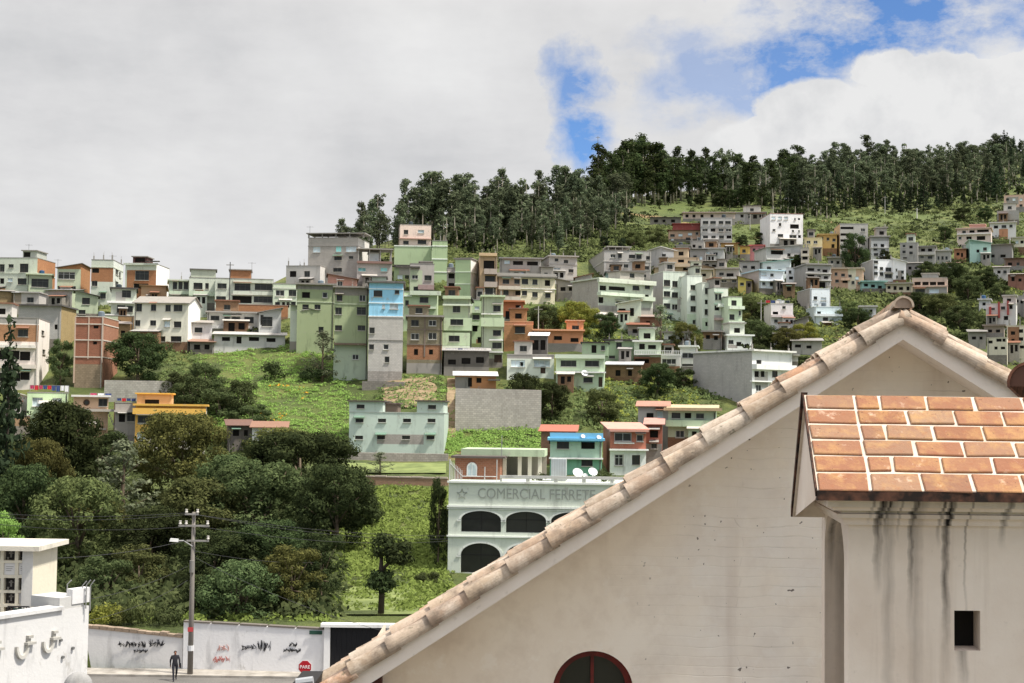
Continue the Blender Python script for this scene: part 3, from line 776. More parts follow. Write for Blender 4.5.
house('recessed green house in the gap between the two stacked green houses', 470, 484, 300, 362, 'p:a9c488', base=364, D=6, d=238, win=[(476,317,8,5),(475,328,5,7,'d'),(480,340,5,6,'d'),(477,308,5,4)], ex=[('bal',470,483,310,312.5,'p:b9cf9c',.5),('bal',470,479,322,325,'p:b9cf9c',.5)])
house('narrow green house with stacked balconies beside the orange house', 482, 503, 297, 362, G2, base=368, D=8, win=[(497,308.5,8,6),(497,333,8,6),(497,345.5,10,6),(498,358.5,8,8,'D')],
      ex=[('bay',481,504,318,327,'p:b9cf9c',.9),('ledge',481,503,314,1,WH,.5),('ledge',489,503,340,1.2,WH,.5),('ledge',488,503,352,1.2,WH,.5)], roof='slab', rc='p:b9cf9c')
house('scrap terrace shelter with crumpled tin roofs at the foot of the green stacks', 444, 489, 352, 370, 'p:6a645c', base=374, d=219, D=4, win=[(452,362,8,5,'d'),(466,361,9,6,'d'),(480,360,8,6,'d')], roof='tin', rc='m:a8a4a0', ex=[('clothes',446,486,348,7)])
house('orange hut with a bent white tin roof on top of the stone retaining wall', 455, 496, 377, 389, 'p:c0834e', base=391, d=211.5, D=4, win=[(479,378.5,5,5,'d'),(470,382,4,9,'d')], zones=[(455,470,375,392,'p:8a867e')], roof='tin', rc='m:d8d6d2', ex=[('ledge',488,500,380,1.5,'p:5a5650',1.2)])
house('tall green gable house with white side wall behind the stacked houses', 455, 470.5, 260, 305, 'p:a8c188', side=483, sw='p:e8e6e0', base=304, d=268, D=10, ex=[('band',272,.8,'p:dce4d0'),('band',284,.8,'p:dce4d0'),('up',455,471,259,'p:a8a49c',1,4,[])])
house('grey stair landing house with open floors left of the tall green gable', 447, 456, 268, 305, 'p:a09890', base=304, d=272, D=6, win=[(451.5,276,6,5,'d'),(451.5,286,6,6,'d')])
house('tan concrete frame house with open balconies left of the cream house', 480, 497, 256, 302, 'p:b89a76', base=304, d=266, D=9, win=[(489,265,11,9,'d'),(490,279,10,6),(490,291,10,6)],
      ex=[('bal',484,497,269,274,'p:b0a094',.9),('bal',484,497,282,287,'p:b0a094',.9),('ledge',479,497,254.5,3,'p:c8aa80',.6)])
house('cream two storey house with neat windows and a grey roof deck', 497, 555, 277, 303, 'p:e0d5b2', base=305, D=9, yaw=8, win=[(506,281.5,6,5),(517,281.5,5,5),(525,281.5,6,5),(535,282,5,5),(547.5,283,6,6),(506,292.5,6,5),(518,293,5,5),(524.5,293,6,5),(535,294.5,5,5),(548,295.5,6,5)],
      zones=[(496,520,277,304,'p:b99e84')], roof='slab', rc='p:98928a', ex=[('bal',498,520,286,289.5,'p:c4b8a8',.9),('bal',498,520,296.5,300,'p:c4b8a8',.9),('ledge',496,556,275,4.5,'p:9c9890',.5),('ledge',520,556,288.5,.7,WH,.2)])
house('grey house with an open loft above the roof of the cream house', 500, 541, 259, 280, 'p:a8a299', base=286, D=7, win=[(518,263,10,4,'d'),(532.5,263.5,11,4,'d'),(507,262,6,4)], roof='slab', rc='p:8f8a84')
house('weathered grey house with pale front above the dark tree', 549, 577, 257, 282, 'p:b9b4aa', side=541, sw='k:969088', base=285, D=9, win=[(556.5,260,4,3),(566,261.5,5,3),(557,270,7,5,'l'),(571,271,5,4)], roof='slab', rc='p:a09a90', ex=[('band',264.5,1.2,'p:a8a29a')])
house('upper orange brick house with an outside stair below the cream house', 503, 523, 302, 322, 'p:b9693e', base=331, D=6, win=[(507.5,315,4,8,'d'),(518,309,5,8,'d')], roof='slab', rc='p:c8794a', ex=[('stair',510,318,521,305)])
house('lower orange brick house with one grilled window and pale coping', 504, 533, 322, 347, 'b:c07a52', base=350, D=7, win=[(520,330,9,7,'g')], roof='par', rc='p:d89a70', zones=[(503,534,321,325,'p:d08a60')])
house('long orange house with a stepped roof and two dark windows', 534, 583, 331, 348, 'p:d08a5c', base=352, D=6, win=[(558,338,8,4,'d'),(574.5,340,8,4,'d')], roof='slab', rc='p:dc9a6e', ex=[('up',567,583.5,321,'p:d8905e',.3,4,[(575.5,328,7,5,'g')],'p:e0a078')])
house('white tin carport on thin posts in front of the orange houses', 530, 547, 337, 352, 'p:6b6560', base=355, d=225, D=3.5, win=[(535,345,7,10,'d'),(543,345,5,10,'d')], roof='tin', rc='m:e4e4e2')
house('pale house with light blue curtained windows under a grey parapet', 507, 554, 355, 375, 'p:d4ddc8', base=378, D=7, win=[(518,363.5,14,7,'l'),(542,363.5,16,7,'l'),(521.5,364,3.5,4,'d'),(543,370,5,7,'D'),(553,363,2,3)], zones=[(506,555,354,359,'p:a09a92')], roof='par', rc='p:a8a29a')
house('green house with grilled windows on two floors and a white ledge above the bushes', 556, 604, 355, 387, 'p:bcd4a8', base=390, D=8, win=[(568.5,363.5,14,7),(592,363.5,14,6),(568,379,12,5),(588,380,10,5),(600.5,382,4,10,'D')],
      ex=[('bal',555,605,354.5,358,'p:cdddbc',.5),('ledge',555,606,372,1.4,WH,.6),('up',582,608,343,'p:9cb888',3,4,[(594,349,5,8,'d'),(603,348,4,5)],'p:3e3a36'),('dish',585,373,3.5)])
house('mid green house with dark eave behind the balustrade', 605, 637, 341, 362, 'p:9cba84', base=367, D=7, win=[(619,345.5,5,6),(627,357,6,3),(612,357,6,3)], roof='slab', rc='p:3f3b38')
house('low brown brick house with grey tin roof right of the grilled green house', 606, 641, 366, 380, 'b:94684e', base=382, D=6, win=[(618,373,5,6,'d'),(630,373,4,6,'d')], roof='tin', rc='m:b8b8b8')
house('white trimmed house with a balustrade and green wall', 634, 661, 342, 368, 'p:b8c9a4', base=372, D=7, win=[(642,346.5,6,6),(652,347,8,4),(642,361,14,4,'d')], roof='slab', rc='p:dcdcd2', zones=[(633,662,357,374,'b:9a6448')],
      ex=[('rail',634,682,351,354.5,'p:dcdcd4',1.0)])
house('low house with one long dark window next to the balustrade', 661, 680, 356, 370, 'p:cfcdc4', base=374, D=6, win=[(669,361.5,14,6)], zones=[(660,681,366,376,'b:9a6448')], roof='par', rc='p:dcdcd4')
house('white house with a broad green window band left of the curved block wall', 680, 697, 347, 369, 'p:dfe3d2', base=374, D=6, win=[(688,355.5,13,6),(688,365,12,2)], roof='slab', rc='p:dfe3d2')
house('big grey block house with curved top and white balcony front', 752, 792, 352, 404, 'p:e2e3dc', side=693, sw='k:aeaaa4', base=402, d=212, D=13, win=[(757,374,7,6,'d'),(763,374,6,6,'d'),(775,374,9,6),(759,388,9,6),(777,388,9,6),(759,362,7,4)],
      roof='slab', rc='p:dcdad2', ex=[('bal',752,792,364,370,'p:e6e6e0',1.0),('ledge',750,792,381,1.4,WH,.5)])
# --- white-green apartments and green balconies
house('green house with long balcony bands above the bushes at mid hill', 598, 653, 281, 322, GL, side=572, sw='k:a8a298', base=325, d=258, D=9, win=[(603,288,8,5,'d'),(617,288.5,20,4,'d'),(636,288,9,5),(647.5,285.5,7,6),(601,300,7,6,'d'),(619,304,7,5,'d'),(634,301,8,6,'d'),(646,298,7,7,'d')],
      zones=[(597,653,305,335,'p:aaa49a')], roof='slab', rc='p:c6cdb4', ex=[('bal',597,641,292,297.5,'p:c6d6b6',1.3),('bal',628,653,296,301,'p:c0d0b0',.8),('ledge',597,654,280.5,3.2,'p:c6cdb4',.8)])
house('little pale green porch house under the balcony bands', 617, 641, 305, 325, 'p:c8d8b8', base=328, d=254, D=4, win=[(622,311,7,5,'d'),(632,312,4,8,'d')], roof='tinl', rc='p:d4e0c6')
house('first block of the white green apartments, with a bare grey side wall', 663, 687, 272, 336, 'p:d6e2cc', side=650, sw='p:aaa6a0', base=338, d=268, D=9, yaw=12,
      win=[(667,283,7,6),(675,284,6,6),(667,294,7,6),(675,295,6,6),(667,306,7,6),(675,307,6,6),(683,281,5,5,'d'),(683,291.5,5,5,'d'),(683,302,5,5,'d'),(684,315,5,9,'d'),(668,318,7,6)], roof='par', rc='p:c8d0be', ex=[('bal',680,687.5,284,287.5,'p:dde6d4',.6),('bal',680,687.5,294.5,298,'p:dde6d4',.6),('bal',680,687.5,305,309,'p:dde6d4',.6)])
house('second block of the white green apartments, with one column of square windows', 687, 702, 276, 336, 'p:dce6d2', base=339, d=265, D=8, yaw=12, win=[(693,287.5,5,5),(693,298,5,5),(693.5,309,6,6),(695,322,5,4)], roof='par', rc='p:c8d0be', zones=[(686,703,314,350,'p:c2d8b0')])
house('third block of the white green apartments, cut lower than its neighbour', 702, 714, 283, 336, 'p:d8e2cc', base=339, d=262, D=8, yaw=12, win=[(707.5,291,5,6),(707.5,302,5,5),(707.5,312,6,6),(707,324,4,4)], roof='par', rc='p:c8d0be', zones=[(701,715,318,350,'p:c2d8b0')])
house('fourth apartment block with a wavy balcony and paired windows', 714, 728, 288, 345, 'p:d2dcc4', base=345, d=259, D=8, yaw=12, win=[(716.5,297,3,6),(720,297,3,6),(725,300,6,7,'d'),(717,308,6,5,'d'),(724,310,6,4,'d')], zones=[(713,729,315,350,'p:b4b0a8')], ex=[('bal',716,728,304,307,'p:dde6d4',1.2),('bal',714,727,318,320,'p:b49a92',1.0)])
house('pale green stepped house at the right end of the apartments', 728, 742, 297, 350, 'p:c6dab0', base=348, d=256, D=7, yaw=12, win=[(734,303,5,5),(740,313,4,5),(732,317,6,5),(735,329,7,5),(739,341,5,5)], ex=[('bal',728,743,306,309,'p:d2e2c0',.9),('bal',727,743,321,325,'p:d2e2c0',1.0),('bal',727,744,334,338,'p:d2e2c0',1.0)])
house('white terrace house with overhanging slab below the apartments', 727, 752, 336, 368, 'p:dfe4d6', base=362, d=248, D=7, yaw=8, win=[(731,342,6,4),(739,344,5,4),(747,346,5,4,'d'),(734,356,7,4)], roof='slab', rc='p:e2e4dc', ex=[('ledge',725,756,350,3,'p:e2e4dc',1.5)])
# --- middle cluster
house('long grey apartment house with a row of windows in the middle of the hill', 604, 651, 251, 290, 'p:aeaaa3', side=580, sw='k:a29c94', base=285, D=10, yaw=6, win=[(613,256,5,4),(620,256,4,4),(632,256.5,7,4),(639,257,5,4),(648,258,4,4),(612,266,6,3),(626,266,5,4),(636,267,6,4),(647,268,5,4)], roof='par', rc='p:989288',
      ex=[('band',261.5,1,'p:c0bab2'),('posts',608,630,247,'p:a8a29a',4)])
house('low turquoise house in front of the long grey apartments', 606, 632, 273, 285, 'p:8fbcb8', base=290, D=6, win=[(613,276.5,4,4),(622,277,5,4)], roof='slab', rc='p:4f5250')
house('white gabled house with a grey side left of the tan terraces', 661, 677, 252, 275, 'p:e0deda', side=649, sw='p:b2aeaa', base=277, D=8, win=[(664,256,4,4),(664,262.5,4,3),(671,258,4,3)], roof='tinr', rc='p:e0deda')
house('tan terraced house with dark openings right of the white gable', 668, 698, 258, 275, 'p:c9b08c', base=279, D=7, win=[(681,261,6,3,'d'),(690,262,4,3),(673,268,5,3),(686,269,6,3,'d')], roof='par', rc='p:b8a080', ex=[('bal',668,698,264,266.5,'p:d0ba98',.7)])
house('grey rough house with a steep dark roof among the tan terraces', 690, 706, 250, 266, 'p:a39c94', base=268, D=7, win=[(695,257,4,3),(701,258,3,3)], roof='tin', rc='p:5c5650')
house('ruined low grey shed on the grass above the pink house', 650, 681, 218, 224, 'p:8c857a', base=226, D=5, win=[(656,221,4,3,'d'),(664,221,3,3,'d'),(673,221,4,3,'d')], roof='tin', rc='p:6d665e')
house('pinkish long house with a dark red roof high on the slope', 669, 701, 231, 243, 'p:d0a98c', base=245, D=8, win=[(672.5,235.5,4,3),(680.5,235,4,3),(690,234,4,3),(697,233.5,3,3),(672.5,239.5,3,2),(688,239,4,3)], roof='tin', rc='p:7c3c34', ex=[('up',673,700,224,'p:8c4a40',2.5,4,[])])
house('grey concrete frame building with four columns of windows high on the slope', 701, 732, 218, 248, 'p:b9b7b2', base=250, D=9, win=G([705.5,713,721,728],[222.5],5,3)+G([705,713,721,728.5],[230],5,3)+G([705.5,713.5,721.5,729],[237],5,3)+G([706,714,722],[244],4,3),
      ex=[('band',226.5,.9,'p:a09e9a'),('band',233.5,.9,'p:a09e9a'),('band',240.5,.9,'p:a09e9a'),('tank',724,215)], roof='par', rc='p:a8a6a2')
house('low pale house row along the upper road left of the white block', 683, 735, 213, 220, 'p:c8b2a4', base=223, D=6, win=G([687,694,702,712,724],[216],3,3,'d'), roof='slab', rc='p:b09a90')
house('small grey white roadside house above the grass next to the white block', 735, 766, 213, 221, 'p:bcb8b2', base=223.5, D=6, win=[(742,216,3,3),(750,216,4,3),(757,216,3,3)], roof='slab', rc='p:8a867e')
house('large white block house with a plain left side, tallest of the upper slope', 770, 803, 214, 248, 'p:f0ecea', side=760, sw='p:dcd8d6', base=251, D=11, win=[(773.5,218,4,3,'l'),(780,218,4,3,'l'),(786,218,4,3,'l'),(795,219,2,2),(799,219,2,2),(780,224.5,3,3),(794.5,226.5,9,4.5,'d'),(774,230,3,2),(793,231,2,2),(799,231,2,2),(780.5,235.5,6,3),(793,236.5,7,4),(799.5,236.5,3,3)], roof='par', rc='p:a8746a')
house('long grey white house with slanting roof below the white block', 766, 802, 249, 268, 'p:bdbab4', base=270, D=8, yaw=10, win=[(777,252.5,13,4,'d'),(789,255,4,3),(797,256.5,6,4,'d'),(775,261,6,3),(788,264,7,3,'d')], roof='tinl', rc='p:a8a49c', ex=[('ledge',766,802,259,1.5,'p:cfccc6',.7)])
house('stair shaped grey house with stacked balconies right of the slanting roof', 801, 809, 248, 272, 'p:b5aa9a', base=274, D=7, win=[(805,252,5,3,'d'),(805,258,5,3,'d'),(805,265,5,3,'d')], ex=[('bal',801,809,254,256,'p:c8bca8',.5),('bal',801,809,260.5,262.5,'p:c8bca8',.5)])
house('pale yellow house right of the white block', 804, 822, 238, 257, 'p:e2cf96', base=259, D=8, win=[(808.5,242,4,3),(815.5,242,4,3),(819,249,4,3)], roof='par', rc='p:cdb880')
house('ochre yellow house with small windows in front of the grey balconies', 818, 837, 235, 252, 'p:cda862', base=256, D=7, win=[(822,238,3,3),(828,239,3,3),(834,240,3,3),(833,246,3,4,'d')], roof='slab', rc='p:b89858')
house('grey building with four long dark balcony slots on the upper right slope', 840, 868, 224, 258, 'p:b2aea6', side=834, sw='p:b89c72', base=258, D=9, win=[(847,228,13,2.5,'d'),(847,234.5,13,2.5,'d'),(847,240.5,13,2.5,'d'),(847,247,12,2.5,'d'),(863,230,4,3),(863.5,237,4,3),(863.5,244,4,3)], roof='par', rc='p:a09c94')
house('square white grey house with four windows right of the dark tree', 871, 889, 237, 259, 'p:d6d4d0', side=866, sw='p:a8a49e', base=260, D=8, win=[(875.5,245,4,3),(882.5,245.5,4,3),(876,254.5,4,3),(883.5,254.5,4,3),(875.5,249.5,4,2),(883,250,4,2)], zones=[(870,890,237,241,'p:aaa8a4')], roof='slab', rc='p:a09c96', ex=[('ledge',870,889,248,.8,'p:b8b6b0',.4)])
house('bright white modern house with large dark panes', 873, 893, 260, 283, 'p:f0f0ee', side=858, sw='p:a29e98', base=285, D=11, win=[(876,262,4,3),(876,267.5,4,3),(876,273.5,4,3),(881.5,268.5,4,3),(881.5,274,4,4),(888.5,269.5,7,4),(888.5,276,7,4)], roof='par', rc='p:e0e0dc')
house('white annex with narrow windows joined to the modern white house', 893, 906, 263, 284, 'p:ecebe8', base=286, D=8, win=[(896.5,270,2,3),(902.5,272,3,3),(897,277,2,3),(902.5,278,3,3)], roof='tinr', rc='p:dcdcd8')
house('turquoise single storey house under the modern white house', 862, 886, 282, 292, 'p:8fc6b8', base=294.5, D=6, win=[(866,285,4,3,'d'),(873,286,4,3,'d'),(880,287,4,3,'d')], roof='slab', rc='p:7ab0a4', yaw=-8)
house('cream row house with dark doors right of the turquoise house', 886, 912, 284, 294, 'p:d2c4a4', base=296, D=6, win=[(889,287.5,3,3,'d'),(895,288,3,4,'d'),(901,288.5,4,3,'d'),(908,288.5,3,4,'d')], roof='slab', rc='p:a8a090')
house('beige hall with four large dark openings at the lower right slope', 912, 947, 278, 295, 'p:c9b09c', base=297.5, D=8, win=[(917.5,283.5,6,3.5,'d'),(925.5,283.5,6,3.5,'d'),(933,283.5,6,3.5,'d'),(941,283.5,7,3.5,'d'),(920,291,9,4),(934,291,9,4)], zones=[(911,948,288,300,'p:a8a49a')], roof='par', rc='p:b0a898', ex=[('up',922,938,274,'p:a8a6a0',2,4,[]),('ledge',911,948,286.5,1.5,'p:d8b8a0',.4)])
house('grey garage house with long dark slots at the crossing of the lanes', 806, 831, 265, 289, 'p:aca8a2', side=792, sw='p:9e9a94', base=291, D=10, win=[(811,269.5,7,3,'d'),(811,276,7,3,'d'),(819,270,4,3),(825,271,5,3),(819,277,4,3),(826,277.5,5,3),(812,284.5,7,5,'d'),(821.5,285,8,6,'d')], roof='slab', rc='p:96928c', ex=[('ledge',805,831,273,1,'p:c4c0b8',.5),('ledge',805,831,280,1,'p:c4c0b8',.5)])
house('salmon row house with cream bays right of the grey garage house', 831, 863, 269, 288, 'p:d2a888', base=290.5, D=7, win=[(836,274,3,3),(843,275,4,3),(850,276,3,3),(857,278,4,3),(837,281,4,3),(845,281.5,5,3,'d'),(853,282.5,3,3),(859,283,3,3)], roof='slab', rc='p:bca890', zones=[(848,856,268,295,'p:e0d2b4')], ex=[('bal',841,850,278,280,'p:dcb494',.6)])
house('house with a long tilted turquoise roof in the right cluster', 763, 791, 264, 280, 'p:c9d6d2', base=281, D=7, yaw=12, win=[(769,268,5,3),(780,270.5,4,3),(786,272,3,4,'d')], roof='tinl', rc='p:6fb0a0')
house('white and light blue house with bare grey side below the turquoise roof', 759, 783, 271, 292, 'p:dfe6ea', side=742, sw='k:a49e98', base=295, D=9, win=[(764,274,5,3,'l'),(772,275,4,3),(764,283.5,4,3.5),(771.5,284,4,3.5),(779,285.5,4,3.5)], roof='slab', rc='p:a8c8d4', ex=[('bal',759,783,279,281.5,'p:dce6ec',.7)])
house('small grey white house with two windows below the concrete frame building', 704, 724, 249, 264, 'p:c4c2bc', base=267, D=7, win=[(708,253,4,3),(715.5,254,5,3),(710,260,5,3)], roof='slab', rc='p:aaa6a0')
house('ochre house with a brown roof right of the small grey white house', 721, 738, 244, 256, 'p:c89e50', base=262, D=6, win=[(726,248,4,3,'d'),(733,249,3,3)], roof='tin', rc='p:8c5a40')
house('yellow fronted little house in the bright row', 740, 750, 247, 258, 'p:e2bc58', base=261, D=6, win=[(744,251,4,3)], roof='tin', rc='p:a06058')
house('pink painted house with red trim beside the yellow front', 750, 764, 246, 257, 'p:d890a0', base=261, D=6, win=[(754,250,3,3),(760,250,3,3)], roof='slab', rc='p:b85a58', zones=[(757,765,251,262,'p:e0c060')])
house('grey tiered house with broad roof slab below the grassy terrace', 716, 739, 269, 284, 'p:b5aea4', base=288, D=7, win=[(721.5,274,5,3),(730,275,7,3.5,'d'),(724,281,5,3),(734,281,4,3)], roof='slab', rc='p:a39d94', ex=[('bal',716,739,277,278.5,'p:c2bcb2',.6)])
house('tan narrow house left of the grey tiered house', 698, 716, 269, 284, 'p:b59c80', base=287, D=7, win=[(703,274,4,4,'d'),(711,274,5,5),(708,281,5,3,'d')], roof='tinr', rc='p:6a6058', zones=[(708,717,268,290,'p:d8c29a')])
house('bright yellow small house with a brown lean-to at the right end of the tiers', 738, 752, 281, 292, 'p:dcc458', base=295, D=6, win=[(742,284,4,3),(749,285,3,4,'d')], roof='tinr', rc='p:8a7a68', zones=[(746,753,280,298,'p:6e6258')])
house('white laundry house with pinkish walls on the bushy spur', 771, 793, 304, 328, 'p:e0dad6', side=764, sw='p:c8c0ba', base=332, D=8, win=[(784,307.5,4,3),(775.5,313,5,3),(786.5,321,5,3),(776,321,4,3)], roof='par', rc='p:c4beb6', ex=[('clothes',766,790,300,5),('bal',771,793,315,317,'p:d8c8c4',.8)])
house('upper pale blue grey house with a raw block side on the right spur', 810, 830, 289, 308, 'p:dce4e6', side=797, sw='k:a29a92', base=318, d=282, D=9, win=[(815.5,298,4,3.5),(823.5,299,5,3.5),(816,305,4,2.5),(824,305.5,4,2.5)], roof='par', rc='p:c8cccc')
house('lower stepped pale blue house with white terraces on the right spur', 814, 842, 307, 334, 'p:d4e2e2', side=806, sw='p:b8c4c0', base=338, d=272, D=8, win=[(819,313,4,3),(825.5,319,5,3.5),(834.5,319.5,5,3.5),(827,327.5,4,3),(835,328,5,3)], roof='par', rc='p:dce4e4', ex=[('bal',814,842,314,316,'p:e2eaea',.8),('bal',818,842,323,325,'p:e2eaea',.9)])
house('tiny white house on the grass just left of the church ridge', 860, 876, 307, 316, 'p:e2deda', base=320, D=6, win=[(864,310,3,3),(871,311,3,3,'d')], roof='slab', rc='p:c8c4bc')
house('low grey shed row on the lane above the church roof', 792, 822, 342, 352, 'p:a6a096', base=354, D=5, win=[(798,346,6,3,'d'),(809,347,5,3,'d')], roof='tin', rc='m:8e8a84')
house('pale roof hut among bushes below the lane', 778, 798, 356, 368, 'p:c2beb2', base=372, d=218, D=5, win=[(784,361,6,4,'d')], roof='slab', rc='p:a8a498')
# --- far right
house('pink apartment house at the top right below the pines', 1004, 1034, 195, 210, 'p:d8b49c', base=212, D=9, win=G([1007.5,1014,1021],[199.5],3,2.5)+G([1007.5,1014,1021],[205.5],3,2.5), roof='par', rc='p:c4a08c')
house('bare grey block storey just under the pink apartments', 997, 1019, 211, 222, 'k:a8a49e', base=224, D=7, roof='par', rc='p:a8a49e')
house('white and pink house with a long dark veranda on the right slope', 957, 991, 229, 244, 'p:dcc6b8', base=247, D=8, win=[(972,231.5,5,2.5,'d'),(983,230.8,11,2.5,'d'),(964,232,4,3),(969,238,5,3,'d'),(981,238,8,4,'d'),(960,238,3,3)], roof='slab', rc='p:c8a898', ex=[('up',970,985,225,'p:b89084',1.5,4,[]),('ledge',957,991,234.5,1.2,'p:e4dcd6',.6)])
house('long white roofed house below the grey block storey at right', 990, 1016, 223, 236, 'p:dedad4', base=239, D=7, win=[(996,227,4,3,'d'),(1004,226.5,4,3),(1011,226,3,3)], roof='slab', rc='p:d0c8c0', zones=[(999,1008,229,242,'p:c88a60')])
house('mint green house with stepped walls on the right slope', 970, 991, 244, 262, 'p:a9d6c4', side=966, sw='p:8cbcaa', base=264, D=8, win=[(978,251,3,3),(985,249,4,3)], roof='tinr', rc='p:9cc8b8')
house('grey sheds with curved metal roofs right of the mint house', 985, 1012, 248, 260, 'p:8e8a84', base=264, D=8, win=[(992,256,5,3,'d'),(1003,256,5,3,'d')], roof='tinb', rc='m:9a9690')
house('orange brown hut left of the mint house', 954, 966, 250, 259, 'p:b87e58', base=262, D=5, win=[(958,254,3,3,'d'),(962,255,2,4,'d')], roof='tin', rc='p:7d5a48')
house('left unit of the grey concrete row on the right slope', 900, 918, 243, 262, 'p:a39f99', base=264, D=8, win=[(904,246,3,3),(911,247,3,3),(904,252,3,3),(911,253,3,3),(905,258,4,2)], roof='par', rc='p:96928c')
house('middle unit of the grey concrete row with a rough balcony', 918, 935, 247, 262, 'p:aba7a0', base=264, D=8, win=[(923,250,4,3,'d'),(930,250,4,3,'d'),(922,257,4,3),(930,257.5,4,3)], roof='slab', rc='p:8d8983', ex=[('bal',918,935,252.5,254.5,'p:b8b4ac',.7)])
house('right unit of the grey concrete row with vertical grilles', 935, 951, 251, 262, 'p:b4b0aa', base=264, D=8, win=G([938.5,942.5,946.5],[258],2.5,4), roof='slab', rc='p:c0bcb4')
house('brown roofed cottage at the right edge above the red pillars', 1004, 1032, 259, 268, 'p:8d6b5c', base=271, D=7, win=[(1010,264,4,3,'d'),(1018,264,3,3)], roof='tin', rc='p:7d5a4c')
house('reddish brick cottage half hidden at the right edge', 1008, 1032, 275, 286, 'p:9c6a58', base=289, D=6, win=[(1013,279,3,4,'d'),(1020,280,3,3,'d')], roof='tin', rc='p:a89a90')
house('white hut with a flat roof on the right gully edge', 979, 990, 300, 309, 'p:e4e0dc', base=312, D=5, win=[(984,304,3,3,'d')], roof='slab', rc='p:d8d4ce')
house('white house with red pillars at the right edge above the church roof', 986, 1016, 304, 326, 'p:d2ccc6', base=330, D=7, win=[(993,309,4,3),(1003,308,4,3),(1011,307,3,4,'d'),(995,319,4,4,'d'),(1006,318,4,4,'d')], roof='par', rc='p:c4beb8', ex=[('ledge',989,991.4,314,14,'p:a84840',.5),('ledge',998,1000,310,16,'p:a84840',.5),('ledge',1007,1009,308,14,'p:a84840',.5),('up',1003,1016,296,'p:c4b8b0',1,4,[(1009,300,4,3,'d')])])
house('cream block house with square windows at the right edge just above the tiles', 1007, 1032, 326, 356, 'p:cfc6ae', base=362, D=8, win=[(1013,333,4,3.5,'d'),(1021,331,4,3.5,'d'),(1013,340,3,2.5,'d'),(1021,339,4,3.5,'d'),(1014,348,4,3,'d'),(1022,347,4,3,'d')], roof='par', rc='p:bdb49c')
house('cream low house with three windows left of the cream block house', 987, 1007, 338, 360, 'p:cdc4ac', base=366, D=7, win=[(990.5,342,4,3,'d'),(999,340,5,3,'d'),(1004,339,3,3,'d'),(996,348,3,3,'d'),(1003,348,4,2.5,'d')], roof='par', rc='p:b8b09c')
house('grey slate hut in the bushes right of the ridge cap', 969, 986, 333, 343, 'p:9a948a', base=348, D=5, win=[(974,338,4,3,'d'),(981,338,3,3,'d')], roof='tin', rc='p:7c7870')
# --- lower middle
house('pale green school-like building with small dark slit windows on the lower slope', 349, 444, 413, 453, 'p:bfd2bf', base=454.5, D=9, sw='p:b0c4b0',
      win=G([359.5,382,407,431.5],[420.5],8,3.6,'b')+G([359,381,406,430.5],[437.5],8,3.6,'b'), roof='par', rc='p:aeb8aa', yaw=-1,
      ex=[('up',349.3,383,401.5,'p:bfd2bf',.02,8.5,[(360.5,406.5,8,4,'b')],'p:5c544c'),('up',417,443.6,401.5,'p:bfd2bf',.02,8.5,[(432,407,8,4,'b')],'p:5c544c'),('up',383.5,398,404,'p:7a6a5c',3,4,[],'p:6a5a50')], cat='building', name='hillside_building')
house('teal house with light blue parapet and white ledge behind the shop terrace', 550, 602, 440.5, 478, 'p:a9cfae', base=486, d=160, D=8, win=[(563,445,12,7),(588,445,12,7),(587,463,11,6)],
      zones=[(549,603,459,490,'p:6fbd93')], roof='slab', rc='p:62b4da', ex=[('bal',550,603,432.5,441,'p:6cbbe2',.4),('ledge',549,603,458,1.5,WH,.5),('dish',599,437,2.4),('dish',583,436,2.2)])
house('brick hut with a rusty red roof behind the light blue parapet', 541, 575, 433, 460, 'b:a8705a', base=468, d=172, D=6, win=[(552,440,6,8,'d'),(565,440,8,6)], roof='tin', rc='m:a8604a')
house('red brick house with pink tiled roof and white ground floor', 610, 646, 431, 472, 'p:b0684e', side=603, sw='b:a8674e', base=480, d=164, D=8, win=[(623,437,16,9),(640,438,8,7),(619,460,9,11,'w'),(636,460,9,9)],
      zones=[(609,647,450,490,'p:e0e0d8')], roof='tin', rc='p:c88c78', ex=[('ledge',609,648,430.5,2,'p:c88c78',.8),('ledge',609,648,449.5,1.6,WH,.6),('ledge',614,634,443,1.2,WH,.4)])
house('green house under a tan striped sheet roof beside the church tiles', 668, 716, 412, 446, 'p:b4c8a2', base=452, d=177, D=7, win=[(676,415,8,5),(688,415,7,5),(700,416,8,5),(680,434,9,7),(700,434,9,7)], roof='tin', rc='m:c2ac88', ex=[('bal',666,716,420,426,'p:b8d2a0',.8),('ledge',664,722,409,3,'m:c2ac88',1.0)])
house('grey white shed with rusty roof left of the tan sheet roof', 638, 668, 408, 432, 'p:b8b2a8', base=440, d=182, D=6, win=[(650,416,7,6,'d'),(660,416,6,10,'l')], roof='tin', rc='m:a87a66')
house('small red brown house squeezed between tiled house and tan roof house', 646, 662, 426, 452, 'p:a8624c', base=460, d=171, D=6, win=[(654,434,8,7),(654,446,6,5)], roof='tin', rc='p:b88070')
house('grey brick house wedged behind the green balcony bands', 622, 650, 271, 284, 'k:a8a098', base=288, D=6, win=[(628,275,4,3),(636,275.5,4,3,'d'),(644,276,4,3)], roof='par', rc='p:98928a')
house('beige flat roofed house showing over the apartment roofs', 690, 712, 270, 284, 'p:cdbb9e', base=288, d=300, D=6, win=[(696,274,4,3),(704,275,4,3,'d')], roof='slab', rc='p:a89c8a')
house('small dark roofed grey house between the tiers and the turquoise roof', 740, 760, 262, 276, 'p:b2aca4', base=280, D=6, win=[(745,267,4,3),(753,267.5,4,3,'d')], roof='tin', rc='p:5e5852')
house('low grey hut below the square white house', 905, 922, 264, 272, 'p:a8a098', base=275, D=5, win=[(910,268,3,3,'d'),(916,268,3,3)], roof='tin', rc='m:8c8880')
